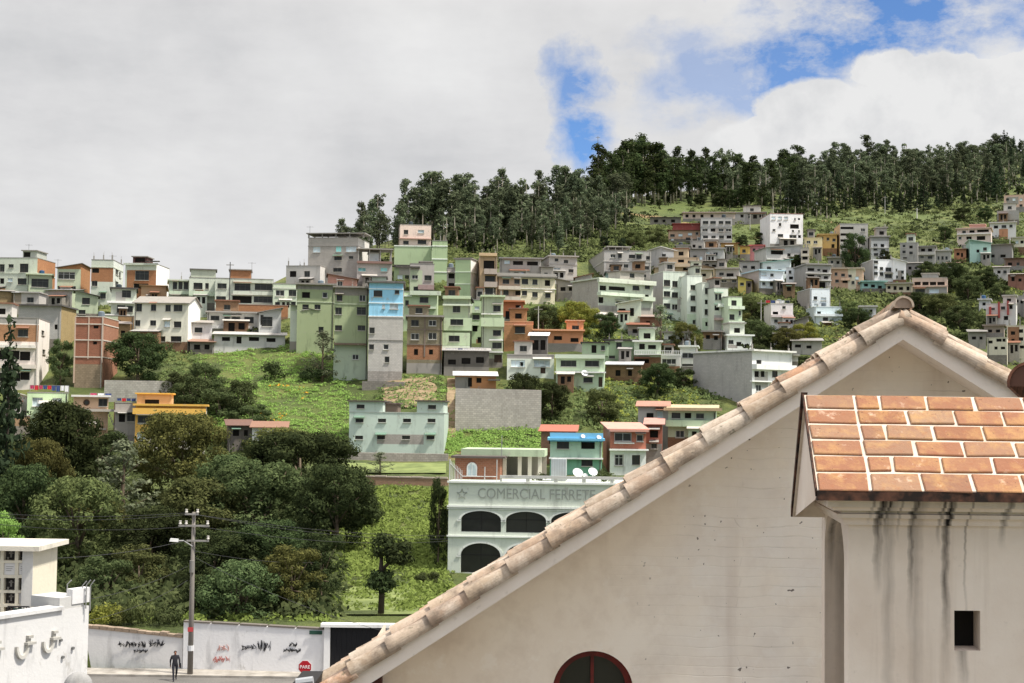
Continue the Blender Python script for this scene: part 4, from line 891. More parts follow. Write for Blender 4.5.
house('pale hut with a brown roof between gully bushes and orange hut', 947, 959, 264, 272, 'p:cfc6ba', base=275, D=5, win=[(953,268,3,3,'d')], roof='tin', rc='p:7a5c4c')
house('cream upper house at the right edge behind the curved metal roofs', 1012, 1034, 238, 250, CR, base=254, D=6, win=[(1017,242,3,3),(1022,242,3,3,'d')], roof='slab', rc='p:b0a898')
house('pale shack with a white tin roof beside the conifer at the left edge', 6, 29, 398, 416, 'p:d4cfc4', base=430, D=6, win=[(18,406,7,7,'d')], roof='tinr', rc='m:e0deda')
house('tiny grey store between the salmon row and the grey slots building', 828, 842, 258, 268, 'p:aaa49c', base=271, D=5, win=[(832,262,3,3),(838,262.5,3,3,'d')], roof='slab', rc='p:98928a')
house('white low house behind the second green wall right of the balustrade', 664, 690, 333, 345, 'p:dcdcd2', base=352, D=6, win=[(671,338,5,4),(682,338.5,5,4,'d')], roof='slab', rc='p:8c867e')
house('half hidden reddish brick shed above the low brown brick house', 640, 662, 318, 331, 'b:94604c', base=336, D=5, win=[(648,323,4,4,'d')], roof='tin', rc='m:9c8a80')
house('small white house above the tan terraces', 676, 690, 246, 258, 'p:dedcd6', base=262, D=6, win=[(680,250,3,3),(686,251,3,3,'d')], roof='slab', rc='p:8f8a82')
house('grey block house stepping up right of the small white house', 690, 704, 241, 254, 'k:a8a29a', base=259, D=6, win=[(694,246,3,3,'d'),(700,247,3,3)], roof='par', rc='p:98928a')
house('tan plastered cube between tan terraces and apartments roof', 655, 669, 268, 280, 'p:c4b090', base=284, D=6, win=[(660,272,3,3),(665,273,3,3,'d')], roof='slab', rc='p:8a8276')
house('dark grey flat house on the terrace above the tan narrow house', 702, 720, 262, 270, 'p:98928a', base=273, D=5, win=[(707,265.5,4,3,'d'),(714,266,4,3,'d')], roof='tin', rc='p:6a645c')
house('white house with a grey side at the end of the turquoise roof', 786, 800, 268, 282, 'p:dcdedc', base=286, D=6, win=[(790,272,3,3),(796,273,3,3),(791,278,4,3,'d')], roof='par', rc='p:a8a49c')
house('brownish hut squeezed left of the grey garage house', 783, 795, 285, 294, 'b:9a7054', base=298, D=5, win=[(789,289,4,4,'d')], roof='tin', rc='m:8a8078')
house('grey shack under the dark tree right of the cream house', 556, 577, 284, 296, 'p:a59e94', base=301, D=6, win=[(563,289,5,4,'d'),(571,289,4,4)], roof='tinr', rc='m:8f8a84')
house('pale grey shack with a rusty roof left of the green balcony house', 575, 592, 279, 289, 'k:b0aaa2', base=294, D=6, win=[(583,284,4,4,'d')], roof='tinl', rc='m:8c6450')
house('small weathered house behind the roof deck of the cream house', 541, 553, 268, 284, 'p:b8b0a4', base=288, D=6, win=[(546,274,4,3),(547,280,4,3,'d')], roof='tin', rc='p:7c766e')
house('white junk shelter under the green balcony bands', 598, 616, 316, 326, 'p:cfcac0', base=330, D=4, win=[(604,321,5,5,'d'),(611,321,4,5,'d')], roof='tin', rc='m:c4beb4')
house('rust roofed shed below the pale green porch house', 628, 648, 326, 335, 'p:a89888', base=338, D=4, win=[(635,331,5,4,'d'),(643,331,4,4,'d')], roof='tin', rc='m:8a5a46')
house('raw brick lower storey at the foot of the fourth apartment block', 703, 722, 332, 344, 'b:96664e', base=349, D=5, win=[(708,337,4,4,'d'),(716,338,4,4,'d')], roof='slab', rc='p:8f8a82')
house('white terraced hut on the lane left of the grey sheds', 774, 792, 334, 344, 'p:dad6ce', base=348, D=5, win=[(780,338,4,3,'d'),(787,339,3,3)], roof='slab', rc='p:9a948a')
house('grey plank hut with a slanting roof right of the laundry house', 795, 808, 322, 332, 'p:9c948a', base=336, D=5, win=[(801,327,4,4,'d')], roof='tinl', rc='m:7c7670')
house('low tan wall house above the salmon row', 842, 860, 260, 269, 'p:c0ac90', base=272, D=5, win=[(847,264,3,3,'d'),(854,264,3,3)], roof='tin', rc='p:7d7468')
house('grey house with a stub storey under the pink veranda house', 962, 982, 245, 253, 'p:a8a298', base=256, D=5, win=[(968,249,3,3,'d'),(975,249,3,3)], roof='par', rc='p:98928a')
house('pale hut among the bushes above the reddish cottage', 994, 1010, 268, 277, 'p:c8c2b8', base=280, D=5, win=[(999,272,3,3,'d'),(1005,272,3,3)], roof='tin', rc='m:8c847c')
house('grey concrete house behind the red pillars at the right edge', 1012, 1034, 296, 312, 'k:a09a92', base=318, D=6, win=[(1017,301,3,3,'d'),(1022,302,3,3,'d')], roof='par', rc='p:98928a')
house('brown terrace house between red pillars and cream block house', 984, 1004, 326, 338, 'p:a89684', base=343, D=5, win=[(990,331,4,3,'d'),(998,331,4,3,'d')], roof='slab', rc='p:8a7c6e')
house('mixed scrap shack under the white house on the left slope', 190, 214, 343, 352, 'p:8c857c', base=355, D=4, win=[(197,347,6,5,'d'),(207,347,5,5,'d')], roof='tin', rc='m:9a7a68')
house('dark scrap shed with a rusty sheet roof left of the white hut', 228, 252, 427, 440, 'p:6d655c', base=452, D=5, win=[(236,433,6,6,'d'),(246,433,4,6,'d')], roof='tin', rc='m:6a4c40')
house('brick stub house beside the conifer under the green laundry house', 15, 30, 416, 432, 'b:a8785c', base=442, D=5, win=[(22,423,5,6,'d')], roof='par', rc='p:b8b0a4')
house('tan brick side house with a tin roof between brick tower and white house', 117, 130, 325, 345, 'b:a87a54', base=350, D=6, win=[(123,333,4,5,'d')], roof='tin', rc='m:8a8078')

# ------------------------------------------------------------------ trees
def leafy(rng, clumps, dens, size, fl=.6, shell=.55):
    mb = MB()
    for (c, r) in clumps:
        c = Vector(c); r = Vector(r) if hasattr(r, '__len__') else Vector((r, r, r*.8))
        n = max(8, int(dens * (r.x*r.y*r.z) ** (2/3)))
        for _ in range(n):
            while True:
                q = Vector((rng.uniform(-1, 1), rng.uniform(-1, 1), rng.uniform(-1, 1)))
                L = q.length
                if .05 < L < 1: break
            rad = shell + (1-shell)*rng.random()**.6 + rng.random()**4*.5
            p = c + Vector((q.x/L*r.x, q.y/L*r.y, q.z/L*r.z))*rad
            nr = (q/L + Vector((rng.uniform(-1, 1), rng.uniform(-1, 1), rng.uniform(-.4, 1)))*fl).normalized()
            a = nr.cross(Vector((rng.uniform(-1, 1), rng.uniform(-1, 1), rng.uniform(-1, 1)))).normalized()
            b = nr.cross(a)
            s = size*rng.uniform(.6, 1.3); w = s*rng.uniform(.4, .65)
            mb.poly([p-a*s, p-b*w*.9-a*s*.1, p+a*s, p+b*w*.9+a*s*.15])
    return mb

PROTO = {}
def proto(name, trunk, clumps, h, w, dens, size, seed, **kw):
    rng = random.Random(seed)
    cm = leafy(rng, clumps, dens, size, **kw).data('crown', [LEAF['mid']])
    tmsh = trunk.data('trunk', [BARK]) if trunk else None
    if tmsh: tmsh.polygons.foreach_set('use_smooth', [True]*len(tmsh.polygons))
    PROTO[name] = (tmsh, cm, h, w)

def broad(name, seed, h=10., w=9., low=.15, n=70, dens=230, size=.2, cr=(.6, 1.25)):
    rng = random.Random(seed); cl = []
    for i in range(n):
        a = rng.uniform(0, 2*math.pi); z = low + (1-low)*rng.random()**.8
        prof = math.sqrt(max(.05, 1-((z-.5)/.56)**2))
        rr = w*.5*prof*(.3+.75*rng.random()**.6)
        r = rng.uniform(*cr)
        cl.append(((math.cos(a)*rr*.85, math.sin(a)*rr*.85, min(h-r*.75, h*z)), (r*1.05, r*1.05, r*.8)))
    t_ = MB(); t_.tube([(0,0,-.6),(.1,0,h*.15),(.05,.1,h*.4),(0,0,h*.7)], [.38,.28,.2,.08], 8)
    for c, r in cl[:9]:
        z = rng.uniform(.15, .45)*h; e = Vector(c)
        t_.tube([(.05,.05,z), Vector((.05,.05,z)).lerp(e, .5)+Vector((0,0,.4)), e], [.14,.09,.03], 5)
    proto(name, t_, cl, h, w, dens, size, seed+1)
broad('broad_a', 11); broad('broad_b', 12, w=11, n=80, low=.1); broad('broad_c', 13, w=8, n=60, low=.05, cr=(.55, 1.05)); broad('broad_d', 14, h=10, w=13, n=90, low=.12, cr=(.65, 1.35))

def euc(name, seed, h=20., w=8., low=.4, n=15):
    rng = random.Random(seed); cl = []
    lean = rng.uniform(-.8, .8)
    for i in range(n):
        z = low + (1-low)*(i+.5)/n
        rr = w*.5*(.25+.75*rng.random())*(1.05-abs(z-.72)*1.3)
        a = rng.uniform(0, 2*math.pi); r = rng.uniform(1.0, 1.9)*(1.15-.45*z)
        cl.append(((math.cos(a)*rr*.7+lean*z, math.sin(a)*rr*.7, h*z-r*.4), (r*1.1, r*1.1, r*.95)))
    cl.append(((lean, 0, h-.9), (1.1, 1.1, 1.1)))
    t_ = MB(); t_.tube([(0,0,-1),(lean*.3,0,h*.3),(lean*.6,0,h*.6),(lean,0,h*.95)], [.32,.25,.17,.05], 6)
    for c, r in cl[::2]:
        z = max(.25*h, c[2]-2.5); t_.tube([(lean*z/h,0,z), c], [.09,.03], 4)
    proto(name, t_, cl, h, w, 52, .46, seed+1)
for i, (w, lo, n) in enumerate([(7, .42, 14), (8.5, .35, 17), (6, .5, 11), (7.5, .25, 19), (9, .55, 13)]): euc('euc_%d' % i, 30+i, 20., w, lo, n)

def pine(name, seed, h=16., w=6.):
    rng = random.Random(seed); cl = []
    for i in range(26):
        z = .1 + .86*i/25; rr = w*.5*(1-z)*1.0
        for k in range(4 if z < .6 else 3 if z < .85 else 1):
            a = rng.uniform(0, 6.28); q = rng.uniform(.45, 1.0)
            cl.append(((math.cos(a)*rr*q, math.sin(a)*rr*q, h*z-.2*rr), (.28*rr+.35, .28*rr+.35, .32)))
    t_ = MB(); t_.tube([(0,0,-1),(0,0,h*.5),(0,0,h)], [.28,.18,.03], 6)
    proto(name, t_, cl, h, w, 60, .36, seed+1)
pine('pine_a', 51); pine('pine_b', 52, w=4.6)
def bush(name, seed, w=4., h=3., n=14):
    rng = random.Random(seed); cl = []
    for i in range(n):
        a = rng.uniform(0, 6.28); rr = w*.42*rng.random()**.6; z = rng.uniform(.15, .72)*h*(1-.35*(rr/(w*.45))**2)
        r = rng.uniform(.5, .95); cl.append(((math.cos(a)*rr, math.sin(a)*rr, z), r))
    proto(name, None, cl, h, w, 120, .2, seed+1)
bush('bush_a', 61); bush('bush_b', 62, w=5, n=18); bush('bush_c', 63, h=3.6, w=3.6)
# thin weeping grey tree
rng_ = random.Random(77); cl_ = []
for i in range(40):
    a = rng_.uniform(0, 6.28); z = rng_.uniform(.15, 1); rr = 3.2*math.sin(math.pi*min(1, z*.9+.08))*rng_.uniform(.2, 1)
    cl_.append(((math.cos(a)*rr, math.sin(a)*rr, 10*z-.5), rng_.uniform(.45, .9)))
t_ = MB(); t_.tube([(0,0,-.6),(.1,0,3),(0,.1,6.5),(0,0,9)], [.25,.18,.11,.04], 7)
for c, r in cl_[::2]: t_.tube([(0,0,max(.8, c[2]-2)), c], [.06,.02], 4)
proto('wispy', t_, cl_, 10, 7, 70, .24, 78, shell=.2)

def put(label, cat, group, x, y, zg, h, w, pk, leaf, bark=None, name='tree', rz=None):
    tm_, cm_, nh, nw = PROTO[pk]
    if pk.startswith('broad') and h/nh < .85*w/nw:      # keep the crown round: root it deeper in the understorey
        h2 = .85*w/nw*nh; zg -= h2-h; h = h2
    if tm_ is None:
        o = link(name, cm_, None, (x, y, zg-.15), rz if rz is not None else random.uniform(0, 6.28))
        o.material_slots[0].link = 'OBJECT'; o.material_slots[0].material = LEAF[leaf]
        o.scale = (w/nw, w/nw, h/nh)
        return tag(o, label, cat, group)
    root = thing(name, label, cat, (x, y, zg), rz if rz is not None else random.uniform(0, 6.28), group)
    root.scale = (w/nw, w/nw, h/nh)
    for n_, me, mt in (('trunk', tm_, bark or BARK), ('crown', cm_, LEAF[leaf])):
        o = link(n_, me, root); o.material_slots[0].link = 'OBJECT'; o.material_slots[0].material = mt
    return root
def tree(label, px, d, ytop, wpx, pk, leaf, group=None, bark=None, cat='tree', name='tree', ybase=None):
    """tree whose top shows at row ytop; at depth d, or rooted where row ybase meets the ground"""
    if d is None:
        h_ = hit(px, ybase); 
        if h_ is None: return
        d = h_.y; x = h_.x; zg = h_.z
    else:
        x = P(px, (ytop+500)/2, d).x; zg = ground(x, d)
    top = P(px, ytop, d).z
    put(label, cat, group, x, d, zg, max(.5, top-zg), wpx*d/F, pk, leaf, bark, name)
def shrub(label, px, ybase, ytop, wpx, pk, leaf, group=None, d=None, cat='bush', name='bush'):
    tree(label, px, d, ytop, wpx, pk, leaf, group, None, cat, name, ybase)

# --- big trees of the garden at lower left
GT = 'big trees of the walled garden'
tree('tall dark spiky conifer at the left edge reaching up past the brick houses', 8, 128, 312, 58, 'pine_a', 'pine', GT, BARK_DARK, name='conifer')
tree('dark green tree beside the conifer below the laundry roof', 60, 140, 402, 84, 'broad_a', 'dark', GT)
tree('dense dark tree under the porthole house', 98, 150, 428, 62, 'broad_c', 'dark', GT)
tree('loose grey green tree standing in the middle of the left garden', 124, 132, 440, 84, 'wispy', 'grey', GT)
tree('broad dark olive tree covering the foot of the yellow building', 183, 143, 413, 108, 'broad_d', 'olive', GT)
tree('large dark spreading tree below the white hut', 300, 138, 432, 132, 'broad_d', 'dark', GT)
tree('olive brown tree right below the white hut, highest of the garden centre', 278, 148, 428, 74, 'broad_b', 'olive', GT)
tree('wide dark tree in the middle of the garden over the power wire', 262, 122, 462, 140, 'broad_d', 'mid', GT)
tree('dark tree whose right edge overlooks the ivy slope', 338, 118, 465, 88, 'broad_b', 'dark', GT)
tree('grey olive tree behind the power pole', 196, 118, 478, 92, 'broad_a', 'scrub', GT)
tree('deep green tree left of the power pole', 152, 112, 508, 92, 'broad_b', 'dark', GT)
tree('dull olive tree behind the cream niche tower', 80, 112, 478, 88, 'broad_a', 'scrub', GT)
tree('dark tree at the left edge above the niche tower', 24, 118, 465, 84, 'broad_b', 'dark', GT)
tree('bright green shrub tree at the left edge right above the niche tower', 4, 104, 512, 44, 'broad_c', 'bright', GT)
tree('dark tree filling the space behind the pole foot', 216, 104, 530, 84, 'broad_b', 'dark', GT)
tree('glossy blue green avocado tree with large leaves over the white wall', 242, 92.5, 562, 82, 'broad_a', 'mid', GT)
tree('olive yellow leaved tree over the white graffiti wall', 293, 94, 545, 62, 'broad_c', 'olive', GT)
tree('dark round tree between yellow leaved tree and cloud pruned tree', 322, 98, 532, 50, 'broad_c', 'dark', GT)
tree('thin young tree in front of the pale wing of the school-like building', 380, 163, 452, 32, 'wispy', 'grey', GT)
tree('dark green tree behind the garden wall left of the pole', 106, 100, 556, 60, 'broad_c', 'mid', GT)
for px, yt, w, lf in ((140, 588, 40, 'scrub'), (104, 596, 40, 'lime'), (122, 600, 32, 'olive'), (172, 600, 38, 'mid')):
    shrub({140:'olive bush over the stone topped wall, third from the left', 104:'yellowish bush at the left end of the stone topped wall', 122:'low brownish bush between two taller bushes over the wall', 172:'green bush over the wall close to the power pole'}[px], px, None, yt, w, 'bush_b', lf, 'bushes behind the street wall', d=89)

tree('dark rounded tree low in the gap left of the grey green tree', 100, 124, 500, 62, 'broad_b', 'olive', GT)
tree('mid green tree between the yellow building tree and the pole', 232, 134, 455, 74, 'broad_a', 'mid', GT)
tree('small dark tree just left of the avocado tree', 206, 94, 575, 50, 'broad_c', 'dark', GT)
tree('dark full tree under the right edge of the spreading tree', 350, 128, 482, 62, 'broad_c', 'dark', GT)
tree('grey green bushy tree behind the first wire left of the pole', 140, 104, 545, 64, 'broad_c', 'scrub', GT)
tree('olive tree at the left edge below the conifer', 36, 132, 440, 70, 'broad_d', 'olive', GT)
tree('dark tree behind the avocado and the yellow leaved tree', 270, 106, 520, 84, 'broad_b', 'dark', GT)

# cloud pruned tree on the little lawn
def pruned():
    d = 93; x = P(381, 600, d).x; zg = ground(x, d)
    k = d/F; z = lambda y: P(381, y, d).z - zg
    root = thing('topiary_tree', 'topiary tree pruned into three dark round pads on the lawn', 'tree', (x, d, zg), 0, GT)
    m = MB(); m.tube([(0,0,-.4),(.05,0,z(590)),(-.05,0,z(570)),(.0,0,z(555))], [.22,.19,.15,.1], 8)
    m.tube([(-.05,0,z(572)),(.5,.1,z(562)),(1.1,.1,z(556))], [.12,.1,.07], 6); m.tube([(0,0,z(560)),(-.3,0,z(552))], [.09,.06], 6)
    m.build('trunk', [BARK_DARK], root, smooth=True)
    rng = random.Random(5)
    for (px, py, rx, ry) in ((381, 581, 15, 12.5), (382, 546, 12, 14), (399, 553, 15, 13)):
        c = Vector(((px-381)*k, 0, z(py))); cl = [(c, (rx*k*.8, rx*k*.8, ry*k*.8))]
        for i in range(16):
            q = Vector((rng.uniform(-1,1), rng.uniform(-1,1), rng.uniform(-.8,1))).normalized()
            cl.append((c+Vector((q.x*rx*k*.72, q.y*rx*k*.72, q.z*ry*k*.7)), rx*k*rng.uniform(.28, .42)))
        leafy(rng, cl, 700, .13, shell=.7).build('crown', [LEAF['dark']], root)
pruned()

# --- trees and bushes among the houses
GM = 'trees and bushes between the houses'
tree('large round dark bush tree below the cream white house', 138, None, 333, 66, 'broad_b', 'dark', GM, ybase=383, name='bush_tree')
tree('rounded green bush between the brick houses on the left', 60, None, 339, 26, 'broad_c', 'mid', GM, ybase=385, name='bush_tree')
tree('loose grey green tree leaning over the slope in front of the plain green house', 322, None, 331, 44, 'wispy', 'grey', GM, ybase=382)
shrub('dark round bush alone in the middle of the green slope', 275, 380, 355, 26, 'bush_c', 'dark', GM)
shrub('dark low bush under the grey green tree on the slope', 310, 381, 362, 34, 'bush_b', 'dark', GM)
for px, yb, yt, w, lb in ((205,396,362,44,'upper left bush of the dense clump on the green slope'), (238,412,380,48,'right bush of the dense clump on the green slope'), (192,410,376,46,'lower left bush of the dense clump beside the yellow building'), (220,416,388,50,'lowest bush of the dense clump on the green slope'), (256,424,404,34,'small bush below the dense clump near the white hut'), (180,400,372,40,'bush of the dense clump next to the grey retaining wall')):
    tree(lb, px, None, yt, w, 'broad_c', 'mid', 'dense bushes on the left green slope', ybase=yb, name='bush_tree')
tree('dark round tree against the stone retaining wall', 523, None, 373, 38, 'broad_b', 'dark', GM, ybase=421, name='round_tree')
tree('second dark round tree right of the one at the retaining wall', 552, None, 383, 38, 'broad_b', 'dark', GM, ybase=419, name='round_tree')
tree('bluish bush on the slope above the teal house', 602, None, 388, 42, 'broad_c', 'scrub', GM, ybase=420, name='bush_tree')
tree('round dark tree behind the low brown brick house', 657, None, 363, 40, 'broad_b', 'dark', GM, ybase=398, name='round_tree')
tree('dark small tree right of the round dark tree', 683, None, 368, 26, 'broad_c', 'dark', GM, ybase=388, name='round_tree')
tree('bush with grey green leaves below the balcony band house', 660, None, 305, 36, 'wispy', 'grey', GM, ybase=350)
tree('brownish tree at the foot of the apartments', 686, None, 322, 34, 'broad_c', 'olive', GM, ybase=354)
tree('dark bush right of the orange houses', 606, None, 312, 28, 'broad_c', 'dark', GM, ybase=342, name='bush_tree')
tree('green yellow bush above the orange houses', 578, None, 302, 46, 'broad_b', 'lime', GM, ybase=336, name='bush_tree')
tree('dark green bush under the cream house', 543, None, 306, 42, 'broad_b', 'mid', GM, ybase=334, name='bush_tree')
tree('dark tree in front of the weathered grey house', 566, 292, 268, 24, 'broad_a', 'dark', GM)
tree('tall dark tree in front of the grey balcony slots building', 855, None, 233, 30, 'broad_c', 'dark', GM, ybase=278, bark=BARK_DARK)
tree('dark column shrub beside the shop building', 439, 112, 478, 22, 'broad_c', 'dark', GM, name='column_shrub')
tree('low dark bush against the shop building foot', 430, 106, 572, 34, 'broad_c', 'mid', GM, name='bush_tree')
for px, yb, yt, w, lf, lb in ((795,270,255,18,'dark','dark bush left of the grey garage house'), (728,262,250,22,'grey','grey bush cluster below the concrete frame building'), (742,246,235,14,'dark','small dark bush left of the white block'), (761,247,232,16,'dark','dark bush at the left foot of the white block'),
    (700,300,285,30,'scrub','bush behind the apartment roofs'), (752,318,296,34,'scrub','bush on the spur left of the laundry house'), (757,345,320,40,'mid','bush on the spur below the laundry house'), (788,350,328,34,'olive','brown bush under the laundry house'), (740,330,312,24,'olive','bush at the right end of the apartments'),
    (805,345,322,28,'lime','yellow green bush under the lower pale blue house'), (846,322,300,26,'scrub','bush right of the pale blue houses'), (800,380,356,40,'dark','dark bush at the lower end of the lane'), (858,330,308,30,'dark','dark bush beside the tiny white house'),
    (604,250,236,12,'pine','small dark conifer left of the pink long house'), (622,252,238,10,'pine','slim dark conifer right of the small one'), (634,248,232,30,'scrub','bush below the ruined shed'), (655,244,228,26,'scrub','bush beside the pink long house'), (885,262,250,14,'dark','bush behind the modern white house'),
    (925,278,262,24,'dark','dark bush below the grey concrete row'), (950,292,262,34,'dark','tall dark bush right of the beige hall'), (968,300,276,34,'mid','round bush in the right gully'), (940,318,294,40,'scrub','bush above the ridge cap tiles'), (985,290,268,26,'dark','dark bush behind the white hut at right'), (1000,300,284,26,'mid','bush above the red pillars'),
    (960,330,306,36,'mid','bush in the gully left of the red pillars'), (920,312,292,30,'dark','dark bush right of the church ridge'), (1008,255,240,20,'scrub','bush above the curved metal roofs'), (945,242,226,16,'dark','dark bush left of the veranda house'), (962,222,208,18,'dark','tree on the field above the veranda house'), (985,222,206,16,'dark','tree left of the grey block storey')):
    tree(lb, px, None, yt, w, 'broad_c' if w < 30 else 'broad_b', lf, GM, ybase=yb, name='bush_tree', cat='bush')

# --- eucalyptus wood on the ridge
def wood(n, x0, x1, off0, off1, hpx, label, group, protos, leaf, name='eucalyptus', bark=None, seed=1, wfac=1.0, minh=None):
    rng = random.Random(seed); k = 0; tries = 0
    while k < n and tries < n*6:
        tries += 1
        px = x0 + (x1-x0)*(k+rng.random())/n
        rid = lerp_tab(RIDGE, px); f = rng.random()
        o0 = lerp_tab(off0, px); o1 = lerp_tab(off1, px)
        yb = rid + o0 + (o1-o0)*f
        h_ = hit(px, yb)
        if h_ is None: k += 1; continue
        hp = lerp_tab(hpx, px)*rng.choice([.5, .62, .75, .85, .9, 1.0, 1.05, 1.15])*rng.uniform(.92, 1.06)*(430/h_.y if minh is None else 1)
        hm = hp*h_.y/F
        pk = rng.choice(protos)
        put(label, 'tree', group, h_.x, h_.y, h_.z, hm, hm*PROTO[pk][3]/PROTO[pk][2]*rng.uniform(.85, 1.2)*wfac, pk, leaf, bark, name, rng.uniform(0, 6.28))
        k += 1
E_ = ['euc_0', 'euc_1', 'euc_2', 'euc_3', 'euc_4']
wood(15, 340, 404, [(340, 3)], [(340, 14), (400, 24)], [(340, 34), (400, 46)], 'dark eucalyptus in the small grove behind the grey block house', 'small grove at the left end of the ridge', E_, 'euc', seed=3, bark=BARK_PALE)
wood(66, 404, 632, [(400, 1)], [(400, 14), (500, 20), (600, 22)], [(400, 48), (440, 46), (520, 44), (600, 42)], 'tall slender eucalyptus in the wood on the left shoulder of the hill', 'eucalyptus wood on the left shoulder', E_, 'euc', seed=4, bark=BARK_PALE, wfac=1.2)
wood(30, 470, 628, [(470, 22), (600, 24)], [(470, 32), (560, 42), (620, 36)], [(470, 26), (600, 34)], 'lower eucalyptus at the edge of the wood above the houses', 'lower edge of the left wood', E_, 'euc', seed=5, bark=BARK_PALE)
wood(58, 596, 730, [(596, 0)], [(596, 10), (700, 14)], [(596, 58), (640, 64), (690, 58), (728, 46)], 'tall eucalyptus in the dark grove crowning the hilltop', 'hilltop grove', E_, 'dark', seed=6, bark=BARK_PALE, wfac=1.2)
wood(36, 722, 806, [(722, 0)], [(722, 22), (800, 26)], [(722, 48), (760, 50), (800, 46)], 'eucalyptus in the gap wood between the hilltop and the right wood', 'wood between hilltop and right slope', E_, 'dark', seed=7, bark=BARK_PALE, wfac=1.25)
wood(90, 788, 1004, [(788, 0)], [(788, 26), (860, 34), (1000, 34)], [(788, 46), (860, 45), (940, 42), (1000, 40)], 'eucalyptus in the long dense wood on the right hill', 'dense wood on the right hill', E_, 'euc', seed=8, bark=BARK_PALE, wfac=1.4)
wood(36, 770, 1000, [(770, 20), (880, 32)], [(770, 30), (900, 50), (1000, 40)], [(800, 34)], 'dark conifer along the lower fringe of the right wood', 'conifers under the right wood', ['pine_a', 'pine_b'], 'pine', name='conifer', bark=BARK_DARK, seed=9, wfac=1.25)
wood(15, 984, 1040, [(984, 2)], [(984, 30)], [(984, 52)], 'tall pointed pine at the right end of the ridge', 'pines at the right end', ['pine_a', 'pine_b'], 'pine', name='pine_tree', bark=BARK_DARK, seed=10, wfac=1.0)
for px, yb, yt, w in ((672,203,191,9), (659,207,199,6), (690,206,197,7), (641,192,184,9), (722,206,190,22), (737,207,188,22), (762,206,190,20), (827,214,200,9), (700,205,193,14)):
    tree('lone dark tree standing on the open grass below the hilltop', px, None, yt, w, 'broad_c', 'dark', 'lone trees on the hilltop grass', ybase=yb)

# --- the rest of the wood, one far mass
def mass(name, leaf, rows, seed):
    rng = random.Random(seed); mb = MB(); names = ['euc_0', 'euc_1', 'euc_3', 'euc_4']
    for (x0, x1, o0, o1, n, hp) in rows:
        for i in range(n):
            px = x0+(x1-x0)*(i+rng.random())/n; h_ = hit(px, lerp_tab(RIDGE, px)+rng.uniform(o0, o1))
            if h_ is None: continue
            hm = hp*rng.uniform(.5, 1.0)*430/F; wm = hm*rng.uniform(.5, .7)
            cl = []
            for k in range(9):
                z = .3+.7*(k+.5)/9; a = rng.uniform(0, 6.28); rr = wm*.4*(1.1-abs(z-.65)*1.5)*rng.random()**.5
                cl.append(((h_.x+math.cos(a)*rr, h_.y+math.sin(a)*rr, h_.z+hm*z-.8), hm*.09*rng.uniform(.7, 1.2)))
            q = leafy(rng, cl, 26, .62); n0 = len(mb.v); mb.v += q.v; mb.f += [tuple(j+n0 for j in f) for f in q.f]; mb.m += q.m
            mb.tube([h_-Vector((0,0,1)), h_+Vector((0,0,hm*.5)), h_+Vector((0,0,hm*.9))], [.3,.2,.06], 5, 1)
    return tag(mb.build(name, [LEAF[leaf], BARK_PALE]), kind='stuff')
mass('distant_wood', 'euc', [(790, 1030, 0, 6, 80, 40), (790, 1030, 6, 20, 110, 40), (800, 1030, 18, 34, 70, 36), (404, 630, 0, 10, 60, 40), (440, 630, 10, 26, 50, 36), (596, 735, 0, 8, 24, 60), (725, 800, 2, 18, 30, 48)], 21)
mass('fringe_thicket', 'dark', [(775, 1024, 26, 44, 95, 20), (596, 735, 2, 10, 24, 16), (404, 630, 16, 30, 50, 18)], 23)

# --- ground cover: leaves nobody could count
def scatter(name, regs, leaf, size, rad, per, seed, flat=.6):
    rng = random.Random(seed); mb = MB()
    for (x0, x1, y0, y1, n) in regs:
        for _ in range(n):
            h_ = hit(rng.uniform(x0, x1), rng.uniform(y0, y1))
            if h_ is None or h_.y < 87.5: continue
            r = rad*rng.uniform(.5, 1.4)
            for _ in range(per):
                a = rng.uniform(0, 6.28); q = rng.random()**.5*r; zz = rng.random()*r*flat*(1-.6*q/r)
                p = h_ + Vector((math.cos(a)*q, math.sin(a)*q, zz+.05))
                nr = Vector((math.cos(a)*.5+rng.uniform(-.6,.6), math.sin(a)*.5+rng.uniform(-.8,.4), rng.uniform(.2, 1))).normalized()
                t1 = nr.cross(Vector((rng.uniform(-1,1), rng.uniform(-1,1), .3))).normalized(); t2 = nr.cross(t1)
                s = size*rng.uniform(.6, 1.3); w = s*.6
                mb.poly([p-t1*s, p-t2*w, p+t1*s, p+t2*w])
    return tag(mb.build(name, [LEAF[leaf]]), kind='stuff')
scatter('garden_ivy', [(330,448,488,572,900), (330,448,572,612,120), (90,330,600,622,160), (404,448,560,612,100)], 'bright', .16, .8, 22, 1)
scatter('garden_undergrowth', [(0,330,440,560,800), (60,335,560,618,420)], 'mid', .26, 1.5, 34, 11, flat=.9)
scatter('slope_weeds', [(196,350,346,446,1000), (330,365,380,440,60), (445,540,424,452,340), (446,470,440,456,40), (376,442,376,410,90), (440,460,380,442,40)], 'bright', .13, .8, 30, 2)
scatter('slope_shrubbery', [(378,440,378,408,110), (500,700,384,430,560), (530,700,300,345,420), (160,200,345,420,160), (590,700,320,352,160), (690,760,360,400,200)], 'scrub', .22, 1.0, 20, 3)
scatter('yellow_green_shrubbery', [(600,700,378,425,200), (540,620,305,345,200), (860,1024,285,312,160), (745,860,300,345,160)], 'lime', .2, .9, 18, 4)
scatter('hillside_scrub', [(0,340,288,345,330), (340,560,255,300,300), (410,600,222,262,520), (590,700,226,262,330), (690,1024,205,240,620), (800,1024,228,300,520), (740,900,270,345,640), (600,745,242,300,420), (920,1024,285,345,300), (620,1024,360,600,420)], 'scrub', .38, 1.5, 20, 5)
